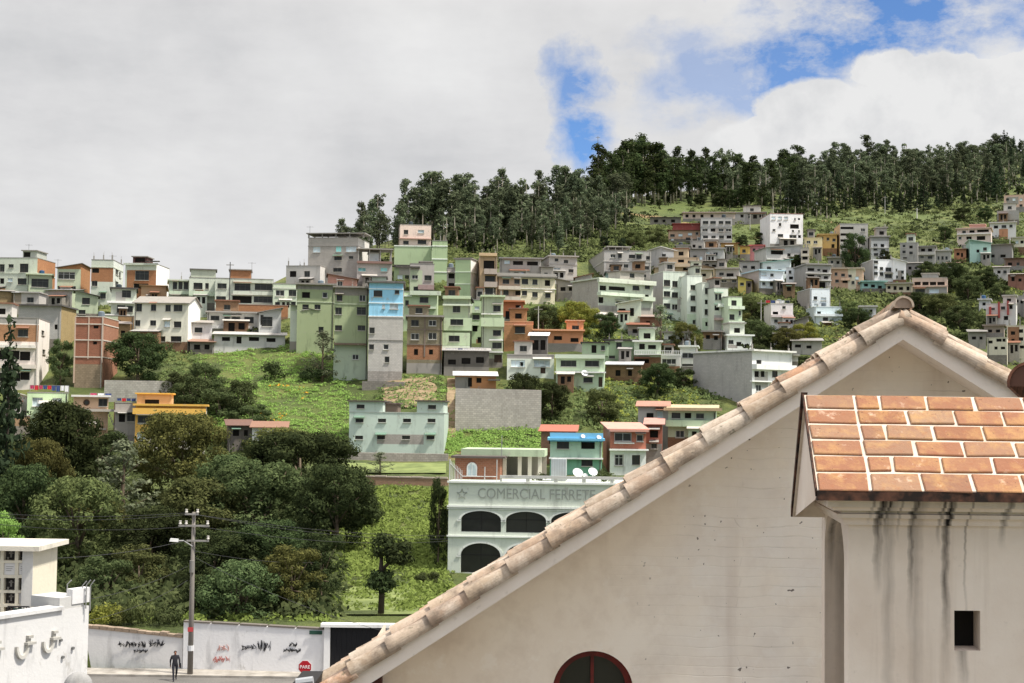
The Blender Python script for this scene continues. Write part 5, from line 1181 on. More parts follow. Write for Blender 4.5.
scatter('dark_undergrowth', [(405,640,212,240,260), (590,740,186,200,160), (720,1024,178,210,460), (860,1024,262,340,330), (740,800,300,350,140), (530,640,225,262,160), (780,1010,186,214,420), (800,1010,214,250,170), (590,700,200,250,120)], 'dark', .42, 1.6, 20, 6)
scatter('orange_flowers', [(270,305,384,400,8), (258,284,414,428,14)], 'flower', .16, .7, 10, 7)

# ------------------------------------------------------------------ walls, street, cemetery
def wall_run(name, label, pts, thick, mat, group=None, cat='wall', cap=None, ground_ext=1.0):
    """pts: (px, ytop, ybottom, depth) along the wall's front face"""
    mb = MB(); tops = []
    q = []
    for (px, yt, yb, d) in pts:
        a, b = P(px, yt, d), P(px, yb, d)
        q.append((Vector((b.x, b.y, 0)), b.z-ground_ext, a.z))
    o0 = Vector((q[0][0].x, q[0][0].y, q[0][1]))
    for (a, za0, za1), (b, zb0, zb1) in zip(q, q[1:]):
        dr = (b-a).normalized(); nb = Vector((-dr.y, dr.x, 0))*thick
        f = lambda p, z: Vector((p.x, p.y, z))-o0
        mb.hexa([f(a, za0), f(b, zb0), f(b+nb, zb0), f(a+nb, za0), f(a, za1), f(b, zb1), f(b+nb, zb1), f(a+nb, za1)])
        tops.append((f(a, za1), f(b, zb1), nb, dr))
    root = tag(link(name, None, None, tuple(o0)), label, cat, group)
    mb.build('wall_body', [M(mat)], root)
    if cap:
        m2 = MB(); rng = random.Random(len(label))
        for a, b, nb, dr in tops:
            L = (b-a).length; n = max(1, int(L/cap[1]))
            for i in range(n):
                p, r = a.lerp(b, i/n), a.lerp(b, (i+.94)/n); o = nb.normalized()*-.06; hh = cap[2]*rng.uniform(.7, 1.25)
                e = nb*1.0 - o
                m2.hexa([p+o+Vector((0,0,.004)), r+o+Vector((0,0,.004)), r+e+Vector((0,0,.004)), p+e+Vector((0,0,.004)), p+o+Vector((0,0,hh)), r+o+Vector((0,0,hh)), r+e+Vector((0,0,hh)), p+e+Vector((0,0,hh))])
        m2.build('coping', [M(cap[0])], root)
    return root

wall_run('retaining_wall', 'tall grey stone retaining wall under the orange hut', [(455,388,426,192), (541,390,427,192)], 15, 's:b0a99f', ground_ext=3)
wall_run('retaining_wall', 'grey stone retaining wall beside the big brick house base', [(104,380,398,204), (171,381,400,204)], .8, 's:a9a49a', ground_ext=2)
wall_run('retaining_wall', 'rough grey wall under the school-like building', [(338,452,464,176.5), (448,454,466,176.5)], .6, 's:9d968c', ground_ext=2)
wall_run('garden_wall', 'low pinkish brick wall at the top of the ivy garden', [(338,476,490,151), (448,479,492,150)], .4, 'b:a87866', ground_ext=1, cap=('p:a89a8a', 1.2, .15))
wall_run('retaining_wall', 'mossy stone wall below the blue house', [(362,381,388,211), (404,382,390,210)], .8, 's:8d867c', ground_ext=2)
t = NT('lawn'); o_ = t.obj()
t.col(t.mix(t.maprange(t.noise(o_, .6, 4), .35, .65), lin('5f6a3c'), lin('78824c')))
def patch(name, px, m, up, jit=0):
    mb = MB(); n = 14; nz = lambda i, k: jit*noise.noise(Vector((i*.9, k*7.7, jit)))
    (x0, x1, y0, y1) = px
    g = [[hit(x0+nz(j, 1)+(x1-x0+nz(j, 2)-nz(j, 1))*i/n, y0+nz(i, 3)*.6+(y1-y0)*j/n) for j in range(n+1)] for i in range(n+1)]
    for i in range(n):
        for j in range(n):
            q = [g[i][j], g[i][j+1], g[i+1][j+1], g[i+1][j]]
            if all(q): mb.quad(*[p+Vector((0,0,up)) for p in q])
    return tag(mb.build(name, [m]), kind='structure')
patch('upper_lawn', (340,446,464,474), t.mat, .14)
patch('small_lawn', (328,424,588,616), t.mat, .12)
t = NT('bare_earth'); o_ = t.obj()
t.col(t.ramp(t.noise(o_, .7, 5, .65), [(.3, lin('6f5a40')), (.45, lin('7a6a50')), (.58, lin('8d7a60')), (.72, lin('5c6038'))]))
patch('earth_slope', (384,436,379,408), t.mat, .3, 9)
patch('earth_path', (447,455,380,440), t.mat, .3, 2)

# street wall
WL = 'street walls of the garden'
w1 = wall_run('street_wall', 'grey white garden wall with rough stones along its top and black graffiti', [(84,628,668,86.0), (182,638,673,85.4)], .35, 'p:cfccc8', WL, cap=('s:8d7c6a', .45, .22), ground_ext=.3)
w2 = wall_run('street_wall', 'whiter and higher garden wall with black and red graffiti beside the pole', [(182.5,622,673,85.3), (324,630,681,84.6)], .35, 'p:dad8d6', WL, cap=('p:6a6258', 1.6, .1), ground_ext=.3)
def graffiti(parent, box, d, hx, seed, n, fl=1):
    rng = random.Random(seed); x0, x1, y0, y1 = box; mb = MB()
    pw = parent.matrix_world
    off = Vector(parent.location)
    for i in range(n):
        cx = x0+(x1-x0)*(i+.5)/n; w = (x1-x0)/n*.75; h = (y1-y0)/2; cy = (y0+y1)/2
        k = rng.randint(5, 8)
        pts = [(cx+w*rng.uniform(-1, 1), cy+h*(1 if j % 2 else -1)*rng.uniform(.05, 1)) for j in range(k)]
        P3 = []
        for a, b in zip(pts, pts[1:]):
            for s in range(4):
                t_ = s/4; bx = math.sin(t_*math.pi)*w*.25*fl
                P3.append(P(a[0]+(b[0]-a[0])*t_+bx, a[1]+(b[1]-a[1])*t_, d)-off)
        mb.tube(P3, .019, 4)
    o = mb.build('graffiti', [M('c:'+hx)], parent)
    o.scale = (1, 1, 1)
    return o
graffiti(w1, (118,136,641,648), 85.66, '1e1e20', 1, 6); graffiti(w1, (138,145,641,648), 85.6, '1e1e20', 2, 3); graffiti(w1, (146,164,639,648), 85.5, '24242a', 3, 4); graffiti(w1, (134,148,649,653), 85.58, '24242a', 4, 5)
graffiti(w2, (213,231,656,663), 85.08, 'b0706a', 5, 6); graffiti(w2, (218,228,644,652), 85.08, 'b89088', 6, 3)
graffiti(w2, (242,256,644,651), 84.95, '3a3a3e', 7, 4, 2); graffiti(w2, (258,273,640,653), 84.88, '2e2e32', 8, 5, .4); graffiti(w2, (283,301,648,653), 84.72, '28282a', 9, 6); graffiti(w2, (289,298,642,647), 84.72, '28282a', 10, 3)
# name plate on the white wall
pl = MB(); a, b = P(309.5, 630.5, 84.6), P(322, 634.5, 84.55); pl.box(a.x, b.x, a.y-.05, a.y-.005, b.z, a.z)
tag(pl.build('street_sign', [M('c:26463a')]), 'small dark green street plate at the upper right corner of the white wall', 'sign')
# gate
gx0, gx1 = P(324.6, 630, 84.6), P(392, 630, 84.2)
gt = thing('garage_gate', 'wide black gate under a white lintel at the end of the white wall', 'gate', (gx0.x, 84.5, 0))
W_ = gx1.x-gx0.x; zt = P(350, 627, 84.5).z
for xg in (0, W_-.35):
    m = MB(); m.box(xg, xg+.35, -.1, .4, 0, zt); m.build('gate_post', [M('p:d8d6d2')], gt)
m = MB(); m.box(-.2, W_+.2, -.25, .5, zt+.003, zt+.19); m.build('lintel', [M('p:dedcd6')], gt)
m = MB(); m.box(.36, W_-.36, .1, .16, .05, zt-.02); 
for i in range(12): x = .4+(W_-.8)*i/11; m.box(x-.03, x+.03, .06, .099, .06, zt-.03)
m.build('gate_leaf', [M('c:1c1c1e')], gt)

# stop sign
sx = P(305, 667, 78)
st = thing('stop_sign', 'red octagonal stop sign low in front of the white wall by the roof tiles', 'sign', (sx.x, 78, 0))
m = MB(); m.tube([(0, .03, 0), (0, .03, sx.z+.1)], .035, 8); m.build('post', [M('c:8a8c8c')], st)
for nm, r_, mt, y_ in (('rim', .40, 'c:e4e0dc', -.002), ('plate', .365, 'c:a81c26', -.016)):
    m = MB(); pts = [(r_*math.cos(R(22.5+45*i)), r_*math.sin(R(22.5+45*i))) for i in range(8)]
    for a in (0, 1):
        f = [(x, y_ + (-.012 if a == 0 else 0), sx.z+z) for x, z in pts]
        m.poly(f if a == 0 else f[::-1])
    for i in range(8):
        p, q = pts[i], pts[(i+1) % 8]; m.quad((q[0], y_-.012, sx.z+q[1]), (p[0], y_-.012, sx.z+p[1]), (p[0], y_, sx.z+p[1]), (q[0], y_, sx.z+q[1]))
    m.build(nm, [M(mt)], st)
def text(body, size, mat, parent, loc, rot, ext=.01, name='lettering', sx_=1.0):
    c = bpy.data.curves.new(name, 'FONT'); c.body = body; c.size = size; c.extrude = ext; c.align_x = 'CENTER'; c.align_y = 'CENTER'
    c.materials.append(mat)
    tmp = bpy.data.objects.new(name, c); COL.objects.link(tmp); bpy.context.view_layer.update()
    me = bpy.data.meshes.new_from_object(tmp.evaluated_get(bpy.context.evaluated_depsgraph_get())); bpy.data.objects.remove(tmp)
    o = bpy.data.objects.new(name, me); COL.objects.link(o); o.parent = parent; o.location = loc; o.rotation_euler = rot; o.scale = (sx_, 1, 1)
    return o
text('PARE', .25, M('c:f0ece8'), st, (0, -.034, sx.z), (R(90), 0, 0), .004)

# power pole
pb = P(190, 674, 83.6)
pole = thing('power_pole', 'weathered concrete power pole with crossarms in front of the white wall', 'power pole', (pb.x, 83.6, .13), R(2))
top = P(190, 512, 83.6).z-.13
m = MB(); m.tube([(0,0,-.2),(0,0,top*.5),(0,0,top)], [.17,.14,.10], 10); m.build('shaft', [M('p:7c756c')], pole, smooth=True)
zz = lambda y: P(190, y, 83.6).z-.13
for (y, xa, xb) in ((525.5, -.85, .95), (540.5, -.35, .95), (514, -.5, .3)):
    m = MB(); m.box(xa, xb, -.22, -.13, zz(y)-.05, zz(y)+.05); m.build('crossarm', [M('c:8d8a84')], pole)
for x, y in ((-.75, 525.5), (.85, 525.5), (-.4, 525.5), (.9, 540.5), (-.4, 514), (.25, 514)):
    m = MB(); m.tube([(x,-.17,zz(y)+.05),(x,-.17,zz(y)+.12),(x,-.17,zz(y)+.2),(x,-.17,zz(y)+.3)], [.04,.09,.06,.08], 8); m.build('insulator', [M('c:c9c4ba')], pole)
m = MB(); m.tube([(0,-.15,zz(546)),(-.5,-.4,zz(540)),(-.8,-.6,zz(540))], .035, 6); m.build('lamp_arm', [M('c:9a9a98')], pole)
m = MB(); m.hexa([(-1.25,-.72,zz(540.5)),(-.75,-.72,zz(541)),(-.75,-.48,zz(541)),(-1.25,-.48,zz(540.5)),(-1.2,-.68,zz(537.5)),(-.75,-.66,zz(538)),(-.75,-.54,zz(538)),(-1.2,-.52,zz(537.5))]); m.build('street_lamp', [M('c:c8c8c4')], pole)
m = MB(); m.tube([(0,-.19,zz(572)),(0,-.19,zz(560))], [.14,.14], 10); m.build('transformer_box', [M('c:7d7a74')], pole)
for y in (629, 648):
    m = MB(); m.box(-.16,.16,-.21,-.19,zz(y)-.13,zz(y)+.13) if y == 629 else m.tube([(0,0,zz(y)-.15),(0,0,zz(y)+.15)], .2, 10)
    m.build('notice', [M('c:b84848' if y == 629 else 'c:c9c9c9')], pole)
def wire(pts, label, sag=.6, r=.013, grp='overhead wires'):
    mb = MB()
    for a, b in zip(pts, pts[1:]):
        q = [a.lerp(b, i/14)-Vector((0,0,sag*4*(i/14)*(1-i/14))) for i in range(15)]
        mb.tube(q, r, 4)
    tag(mb.build('overhead_wire', [M('c:3a3a3a')]), label, 'wire', grp)
wire([P(-60, 508, 88), P(186, 513, 83.5), P(448, 536, 107.5)], 'highest overhead wire over the pole head', .35)
wire([P(-60, 511, 88.3), P(193, 514, 83.7), P(448, 539, 107.5)], 'second overhead wire just under the highest one', .45)
wire([P(-60, 516, 88.6), P(196, 526, 83.5), P(448, 541, 107.5)], 'overhead wire from the crossarm tip', .5)
wire([P(-60, 556, 60), P(188, 540, 83.6)], 'overhead wire crossing in front of the left garden trees', .5)
wire([P(-60, 640, 48), P(40, 606, 60), P(188, 566, 83.6)], 'cable rising from the cemetery to the pole', .4, .01)
wire([P(-60, 668, 48), P(60, 626, 60), P(188, 580, 83.6)], 'lower cable rising from the cemetery to the pole', .4, .01)
wire([P(192, 556, 83.6), P(420, 640, 82)], 'telephone cable sloping down to the right of the pole', .5, .011)
wire([P(190, 550, 83.7), P(330, 562, 99)], 'lower service wire running into the dark tree', .3)

# person walking along the pavement
def person():
    d = 82.2; b = P(174.5, 683.5, d); H = 1.72
    root = thing('person', 'person in dark jacket and trousers walking along the pavement with one arm swinging', 'person', (b.x, d, 0), R(200))
    J = {}; V_, E_l, Rr = [], [], []
    def v(n, p, r): J[n] = len(V_); V_.append(p); Rr.append(r)
    def e(a, b_): E_l.append((J[a], J[b_]))
    v('pelvis', (0,0,.95), .145); v('waist', (0,0,1.1), .13); v('chest', (0,.02,1.3), .16); v('neckb', (0,.02,1.44), .085); v('neck', (0,.03,1.5), .055); v('head', (0,.05,1.6), .088); v('crown', (0,.04,1.69), .07)
    v('nose', (0,.145,1.595), .014)
    for a in (('pelvis','waist'),('waist','chest'),('chest','neckb'),('neckb','neck'),('neck','head'),('head','crown'),('head','nose')): e(*a)
    for s, n, fy, fz, ky in ((1,'r',.28,.0,.18), (-1,'l',-.26,.05,-.02)):
        v('hip'+n, (s*.1,0,.9), .1); v('knee'+n, (s*.1,ky,.5), .066); v('ankle'+n, (s*.1,fy,.09+fz), .045); v('toe'+n, (s*.11,fy+.17,.04+fz*.2), .035)
        e('pelvis','hip'+n); e('hip'+n,'knee'+n); e('knee'+n,'ankle'+n); e('ankle'+n,'toe'+n)
        v('sh'+n, (s*.19,.02,1.4), .07); v('el'+n, (s*.25,-.1*(1 if fy > 0 else -1),1.13), .05); v('wr'+n, (s*.25,.04*(-1 if fy > 0 else 1.5),.9), .033); v('palm'+n, (s*.25,.05*(-1 if fy > 0 else 1.5),.83), .034)
        e('chest','sh'+n); e('sh'+n,'el'+n); e('el'+n,'wr'+n); e('wr'+n,'palm'+n)
        yb = .05*(-1 if fy > 0 else 1.5)
        for k in range(4):
            v('f%d%s' % (k, n), (s*(.25-.005), yb-.03+.02*k, .76-.008*(k in (1, 2))), .009); v('g%d%s' % (k, n), (s*.235, yb-.03+.02*k, .725-.01*(k in (1, 2))), .008)
            e('palm'+n, 'f%d%s' % (k, n)); e('f%d%s' % (k, n), 'g%d%s' % (k, n))
        v('th'+n, (s*.235, yb+.05, .81), .01); e('palm'+n, 'th'+n)
    me = bpy.data.meshes.new('body'); me.from_pydata(V_, E_l, []); o = link('body', me, root)
    sk = o.modifiers.new('skin', 'SKIN'); sk.use_smooth_shade = True
    for i, q in enumerate(me.skin_vertices[0].data): q.radius = (Rr[i], Rr[i]); q.use_root = i == 0
    o.modifiers.new('sub', 'SUBSURF').levels = 1
    t = NT('dark_clothes'); sp = t.add('ShaderNodeSeparateXYZ'); t.l.new(t.obj(), sp.inputs[0])
    c = t.mix(t.math('GREATER_THAN', sp.outputs[2], .92), lin('26262c'), lin('2c2c30'))
    skin = t.math('MAXIMUM', t.math('GREATER_THAN', sp.outputs[2], 1.49), t.math('MULTIPLY', t.math('LESS_THAN', sp.outputs[2], .87), t.math('GREATER_THAN', t.math('ABSOLUTE', sp.outputs[0]), .2)))
    t.col(t.mix(skin, c, lin('8a5c48'))); me.materials.append(t.mat)
    m = MB(); 
    for i in range(5):
        for k in range(12):
            a0, a1 = 2*math.pi*k/12, 2*math.pi*(k+1)/12; z0, z1 = R(5+17*i), R(5+17*(i+1))
            f = lambda a, z: (.1*math.cos(a)*math.cos(z), .032+.105*math.sin(a)*math.cos(z)-(.02 if math.sin(a) > .5 else 0), 1.605+.115*math.sin(z))
            m.quad(f(a0, z0), f(a1, z0), f(a1, z1), f(a0, z1))
    m.build('hair', [M('c:16120f')], root, smooth=True)
    m = MB(); m.hexa([(-.34,-.08,.72),(-.28,-.08,.72),(-.28,.2,.72),(-.34,.2,.72),(-.33,-.06,1.0),(-.29,-.06,1.0),(-.29,.18,1.0),(-.33,.18,1.0)])
    m.build('jacket_flap', [M('c:232327')], root)
person()

# round grey bollard in the very foreground of the street
bb = P(78, 688, 47); bo = MB()
n = 16
for i in range(8):
    for k in range(n):
        f = lambda j, q: (.47*math.cos(R(90*j/8))*math.cos(2*math.pi*q/n), .47*math.cos(R(90*j/8))*math.sin(2*math.pi*q/n), .47*math.sin(R(90*j/8)))
        bo.quad(f(i, k), f(i, k+1), f(i+1, k+1), f(i+1, k))
zb = P(78, 672, 47).z-.47
bo.tube([(0,0,-zb),(0,0,0)], .47, n, cap=False)
tag(bo.build('gate_pillar', [M('p:8e8c88')], None, (bb.x, 47, zb), smooth=True), 'round grey stone dome of a gate pillar at the bottom of the white cemetery wall', 'pillar')

# cemetery wall, pierced ornament rings, niche tower
def cemetery():
    A, B = P(-70, 628, 50), P(89, 603.5, 56.5)
    A2 = Vector((A.x, A.y, 0)); B2 = Vector((B.x, B.y, 0)); u = (B2-A2).normalized(); v = Vector((-u.y, u.x, 0)); L = (B2-A2).length
    th = math.atan2(u.y, u.x)
    root = thing('cemetery_wall', 'bright white cemetery wall with raised scroll mouldings at the lower left', 'wall', (A2.x, A2.y, 0), th)
    def loc(px, py):
        q = plane_hit(px, py, A2, v); return (q-A2).dot(u), q.z
    m = MB(); zA, zB = loc(0, 618)[1], loc(80, 607)[1]
    m.box(0, L, 0, .5, 0, zB); m.build('wall_body', [M('p:cbc9c5')], root)
    m = MB(); m.box(-.05, loc(62, 615)[0], -.12, .6, zB+.003, zB+.14); m.build('coping', [M('p:c8c6c2')], root)
    m = MB(); x0, x1 = loc(60, 600)[0], L; m.box(x0, x1-.25, .02, 1.6, zB+.004, loc(75, 596)[1]); m.build('pier', [M('p:b8b6b0')], root)
    m = MB(); m.box(x1-.9, x1, -.02, .3, zB+.15, loc(80, 601)[1]+.5); m.build('pier_face', [M('p:d0cecb')], root)
    for cx, cy, r in ((21, 646, 8.2), (47, 641, 7.6), (-12, 652, 8.6)):
        c = loc(cx, cy); rr = r*52/F; m = MB(); n = 18
        for i in range(n):
            a0, a1 = R(180+180*i/n), R(180+180*(i+1)/n); k = .72
            f = lambda a, q, y: (c[0]+rr*q*math.cos(a), y, c[1]+rr*1.6*q*math.sin(a))
            m.quad(f(a0,1,-.14), f(a1,1,-.14), f(a1,k,-.14), f(a0,k,-.14)); m.quad(f(a0,1,-.002), f(a1,1,-.002), f(a1,1,-.14), f(a0,1,-.14)); m.quad(f(a0,k,-.14), f(a1,k,-.14), f(a1,k,-.002), f(a0,k,-.002))
        m.build('scroll_moulding', [M('p:b8b4aa')], root)
        m = MB(); m.box(c[0]+rr*.5, c[0]+rr*1.9, -.2, -.003, c[1]+.02, c[1]+.11); m.box(c[0]+rr*.75, c[0]+rr*1.5, -.16, -.003, c[1]+.26, c[1]+.36); m.box(c[0]+rr*.8, c[0]+rr*1.25, -.1, -.003, c[1]+.11, c[1]+.26)
        m.build('ledge_moulding', [M('p:aaa69c')], root)
    for px, py in ((60, 640), (72, 648), (62, 657)):
        c = loc(px, py); m = MB(); m.tube([(c[0], -.01, c[1]), (c[0], -.1, c[1])], .06, 8); m.build('drain', [M('c:6a6a68')], root)
    # niche tower
    d = 58; p0 = P(-62, 600, d); p0.z = 0; th = R(-2)
    U = Vector((math.cos(th), math.sin(th), 0)); Vv = Vector((-math.sin(th), math.cos(th), 0))
    r1 = ray(31.5, 600); k1 = r1.x/r1.y; wd = (k1*p0.y-p0.x)/(math.cos(th)-k1*math.sin(th))
    q = p0+U*wd; r2 = ray(56, 600); k2 = r2.x/r2.y; dd = (k2*q.y-q.x)/(-math.sin(th)-k2*math.cos(th))
    tw = thing('niche_tower', 'cream burial niche block with dark square niches behind the white cemetery wall', 'tomb block', (p0.x, p0.y, 0), th)
    def lo(px, py):
        z = plane_hit(px, py, p0, Vv); return (z-p0).dot(U), z.z
    ht = lo(0, 550)[1]
    holes = []; kinds = []
    for i in range(-3, 2):
        for r_, (y0, y1, kk) in enumerate(((549.5,560.5,'n'), (563,575,'p'), (578,590.5,'n'), (593,604,'n'), (607,618,'n'))):
            cx = 9.2 + i*14.6
            a = lo(cx-5.6, (y0+y1)/2)[0]; b = lo(cx+5.6, (y0+y1)/2)[0]
            holes.append((a, b, lo(cx, y1)[1], lo(cx, y0)[1])); kinds.append(kk if not (i == 1 and r_ == 3) else 'p')
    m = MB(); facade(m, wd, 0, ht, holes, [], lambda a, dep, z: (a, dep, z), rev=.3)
    m.quad((wd,0,0),(wd,dd,0),(wd,dd,ht),(wd,0,ht)); m.quad((0,dd,0),(0,0,0),(0,0,ht),(0,dd,ht)); m.quad((wd,dd,0),(0,dd,0),(0,dd,ht),(wd,dd,ht))
    m.build('wall', [M('p:d8ceb4')], tw)
    m = MB(); m.box(-.1, wd+.38, -.35, dd+.3, ht+.003, ht+.2); m.build('roof', [M('p:cec6b4')], tw)
    m = MB(); m.box(wd-.42, wd+.02, -.03, -.002, 0, ht-.01); m.build('corner_pilaster', [M('p:c8c4bc')], tw)
    for h, k in zip(holes, kinds):
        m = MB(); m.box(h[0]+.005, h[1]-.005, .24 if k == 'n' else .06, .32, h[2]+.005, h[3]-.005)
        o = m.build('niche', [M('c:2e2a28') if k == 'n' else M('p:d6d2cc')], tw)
        m = MB(); cx = (h[0]+h[1])/2; cz = (h[2]+h[3])/2
        if k == 'n':
            m.box(cx-.03, cx+.03, .2, .238, cz-.12, cz+.14); m.box(cx-.09, cx+.09, .2, .238, cz+.03, cz+.08)
            m.tube([(cx-.12, .2, h[2]+.01), (cx-.12, .2, h[2]+.12)], [.03, .05], 8)
        else:
            for j in range(3): m.box(h[0]+.08, h[1]-.08-.04*j, .05, .058, cz+.08-.08*j, cz+.1-.08*j)
        m.build('ornament', [M('c:8a847c')], o)
    # iron railing with green cloth in front
    r0, r1 = P(8, 600, 55.2), P(31, 600, 55.4)
    rl = thing('iron_railing', 'small dark iron railing panel with a green cloth in front of the niches', 'railing', (r0.x, 55.2, 0))
    z0, z1 = P(20, 626, 55.2).z, P(20, 606, 55.2).z; W = r1.x-r0.x
    m = MB(); 
    for i in range(9): x = W*i/8; m.box(x-.012, x+.012, 0, .03, z0, z1)
    m.box(0, W, -.004, .034, z1-.05, z1); m.box(0, W, -.004, .034, z0, z0+.05); m.build('rails', [M('c:3a3836')], rl)
    m = MB(); m.hexa([(W*.25,.05,z0+.06),(W*.78,.05,z0+.06),(W*.78,.09,z0+.06),(W*.25,.09,z0+.06),(W*.22,.05,z1-.1),(W*.75,.05,z1-.1),(W*.75,.09,z1-.1),(W*.22,.09,z1-.1)]); m.build('cloth', [M('c:1f5a50')], rl)
    for i, (px, yb, yt, lb) in enumerate(((33, 618, 606, 'bent barbed wire post next to the niche tower'), (82, 601, 581, 'first of three barbed wire posts on the wall corner'), (86, 601, 580, 'middle of three barbed wire posts on the wall corner'), (90, 603, 580, 'last of three barbed wire posts on the wall corner'), (67, 597, 580, 'single barbed wire post behind the wall pier'))):
        a = P(px, yb, 56.2); b = P(px, yt, 56.2); m = MB(); m.tube([(0,0,-.3),(0,0,(b.z-a.z)*.75),(.16,0,b.z-a.z)], .025, 6)
        tag(m.build('wire_post', [M('c:8a8a86')], None, tuple(a)), lb, 'post')
cemetery()

# shop building with arcades
def shop():
    d = 110; p0 = P(448, 540, d); p0.z = 0; th = R(-4)
    u = Vector((math.cos(th), math.sin(th), 0)); v = Vector((-math.sin(th), math.cos(th), 0))
    zb = 1.0
    root = thing('shop_building', 'pale green shop building with arched windows and lettering behind the church roof', 'building', (p0.x, p0.y, zb), th)
    def lo(px, py, off=0.):
        q = plane_hit(px, py, p0+v*off, v); return (q-p0).dot(u), q.z-zb
    wd = lo(640, 520)[0]; ht = lo(470, 481)[1]
    wallm, trim = M('p:ccd4c0'), M('p:dcdfd4')
    z533, z484, z575 = lo(448, 535)[1], lo(448, 505)[1], lo(448, 576)[1]
    st = z533-z575
    mb = MB(); arches = []
    def arch_pts(cx, hw, z0, zs, rise, n=14):
        return [(cx-hw, z0)] + [(cx-hw*math.cos(math.pi*i/n), zs+rise*math.sin(math.pi*i/n)) for i in range(n+1)] + [(cx+hw, z0)]
    pitch = lo(526, 522)[0]-lo(481, 522)[0]; c0 = lo(481, 522)[0]; hw = (lo(501, 522)[0]-lo(461, 522)[0])/2
    cs = [c0+pitch*i for i in range(8) if c0+pitch*i+hw < wd-.3]
    floors = []
    zt = z484; zbots = [z533]
    levels = [(z533, z484)]
    z = z533
    while z > .5: levels.append((max(0, z-st), z)); z -= st
    for (za, zc) in levels:
        zo = za + .28 if za > 0 else 0
        H = zc-zo; spring = zo + H*.47; rise = H*.33
        # strip of wall with arches cut: build per bay
        edges = [0]+[(a+b)/2 for a, b in zip(cs, cs[1:])]+[wd]
        for i, c in enumerate(cs):
            l, r = edges[i], edges[i+1]
            ap = arch_pts(c, hw, zo, spring, rise)
            n = len(ap)
            top = [(l + (r-l)*k/(n-3), zc) for k in range(n-2)]
            for k in range(1, n-2):     # between arch curve and the top edge
                mb.quad((ap[k][0],0,ap[k][1]), (ap[k+1][0],0,ap[k+1][1]), (top[k][0],0,zc), (top[k-1][0],0,zc))
            mb.quad((l,0,zo),(c-hw,0,zo),(c-hw,0,spring),(l,0,spring)); mb.poly([(l,0,spring),(c-hw,0,spring),(l,0,zc)])
            mb.quad((c+hw,0,zo),(r,0,zo),(r,0,spring),(c+hw,0,spring)); mb.poly([(c+hw,0,spring),(r,0,spring),(r,0,zc)])
            for k in range(n-1): mb.quad((ap[k][0],0,ap[k][1]), (ap[k+1][0],0,ap[k+1][1]), (ap[k+1][0],.45,ap[k+1][1]), (ap[k][0],.45,ap[k][1]))
            arches.append((ap, zo, spring, rise, c))
        mb.box(0, wd, -.002, .2, za, zo) if zo > za else None
        mb.quad((0,0,zo),(wd,0,zo),(wd,.45,zo),(0,.45,zo))
    mb.quad((0,0,z484),(wd,0,z484),(wd,0,ht),(0,0,ht))
    D = 11
    mb.quad((wd,0,0),(wd,D,0),(wd,D,ht),(wd,0,ht)); mb.quad((0,D,0),(0,0,0),(0,0,ht),(0,D,ht)); mb.quad((wd,D,0),(0,D,0),(0,D,ht),(wd,D,ht)); mb.quad((0,0,ht-.02),(wd,0,ht-.02),(wd,D,ht-.02),(0,D,ht-.02))
    mb.build('wall', [wallm], root)
    for (ap, zo, spring, rise, c) in arches:
        m = MB(); m.poly([(x, .44, z) for x, z in ap])
        w = m.build('window', [GLASS], root)
        m = MB()
        m.box(c-hw+.01, c+hw-.01, .39, .425, spring-.02, spring+.03); m.box(c-.02, c+.02, .39, .425, zo+.01, spring+rise-.02)
        m.build('window_bar', [M('c:2e2c2a')], w)
        m = MB(); n = 14
        for k in range(n):
            a0, a1 = math.pi*k/n, math.pi*(k+1)/n
            f = lambda a, q, y: (c-hw*q*math.cos(a), y, spring+rise*(q if q > 1 else 1)*math.sin(a)+(0))
            o1, o2 = 1.0, 1.13
            m.quad(f(a0,o1,-.08), f(a1,o1,-.08), f(a1,o2,-.08), f(a0,o2,-.08)); m.quad(f(a0,o2,-.08), f(a1,o2,-.08), f(a1,o2,-.002), f(a0,o2,-.002)); m.quad(f(a0,o1,-.002), f(a1,o1,-.002), f(a1,o1,-.08), f(a0,o1,-.08))
        m.build('arch_moulding', [trim], root)
        m = MB(); 
        for s in (-1, 1): m.box(c+s*(hw+.16)-.16, c+s*(hw+.16)+.16, -.07, -.003, spring-.16, spring-.02)
        m.build('capital', [trim], root)
    for (z, t_, p_) in ((ht, .14, .22), (z484, .16, .14), (z533, .12, .14), (z533-st, .12, .14), (z484-.25, .06, .06)):
        m = MB(); m.box(-.1, wd+.1, -p_, -.004, z-t_, z); m.build('cornice', [trim], root)
    # lettering on the band
    x0, zt = lo(478, 487.5); x1, zbm = lo(595, 499)
    lm = M('c:a3a69c')
    tx = text('COMERCIAL FERRETE', 1.14, lm, root, ((x0+x1)/2, -.02, (ht+z484)/2-.03), (R(90), 0, 0), .015)
    xs_ = [v.co.x for v in tx.data.vertices]; tx.scale = ((x1-x0)/(max(xs_)-min(xs_)), 1, 1)
    cx, cz = lo(462, 494); m = MB()
    pts = [(.42*(1 if i % 2 == 0 else .4)*math.sin(R(36*i)), .42*(1 if i % 2 == 0 else .4)*math.cos(R(36*i))) for i in range(10)]
    m.tube([(cx+a, -.03, cz+b) for a, b in pts+pts[:1]], .035, 4); m.build('star_emblem', [lm], root)
    # terrace: brick room, railings, beam
    hz = lo(470, 458, 3)[1]; xa, xb = lo(455, 470, 3)[0], lo(500, 470, 3)[0]
    m = MB(); facade(m, xb-xa, ht, hz, [], [], lambda a, dep, z: (xa+a, 3+dep, z)); m.quad((xb,3,ht),(xb,7,ht),(xb,7,hz),(xb,3,hz)); m.quad((xa,7,ht),(xa,3,ht),(xa,3,hz),(xa,7,hz))
    br = m.build('rooftop_room', [M('b:9c5a44')], root)
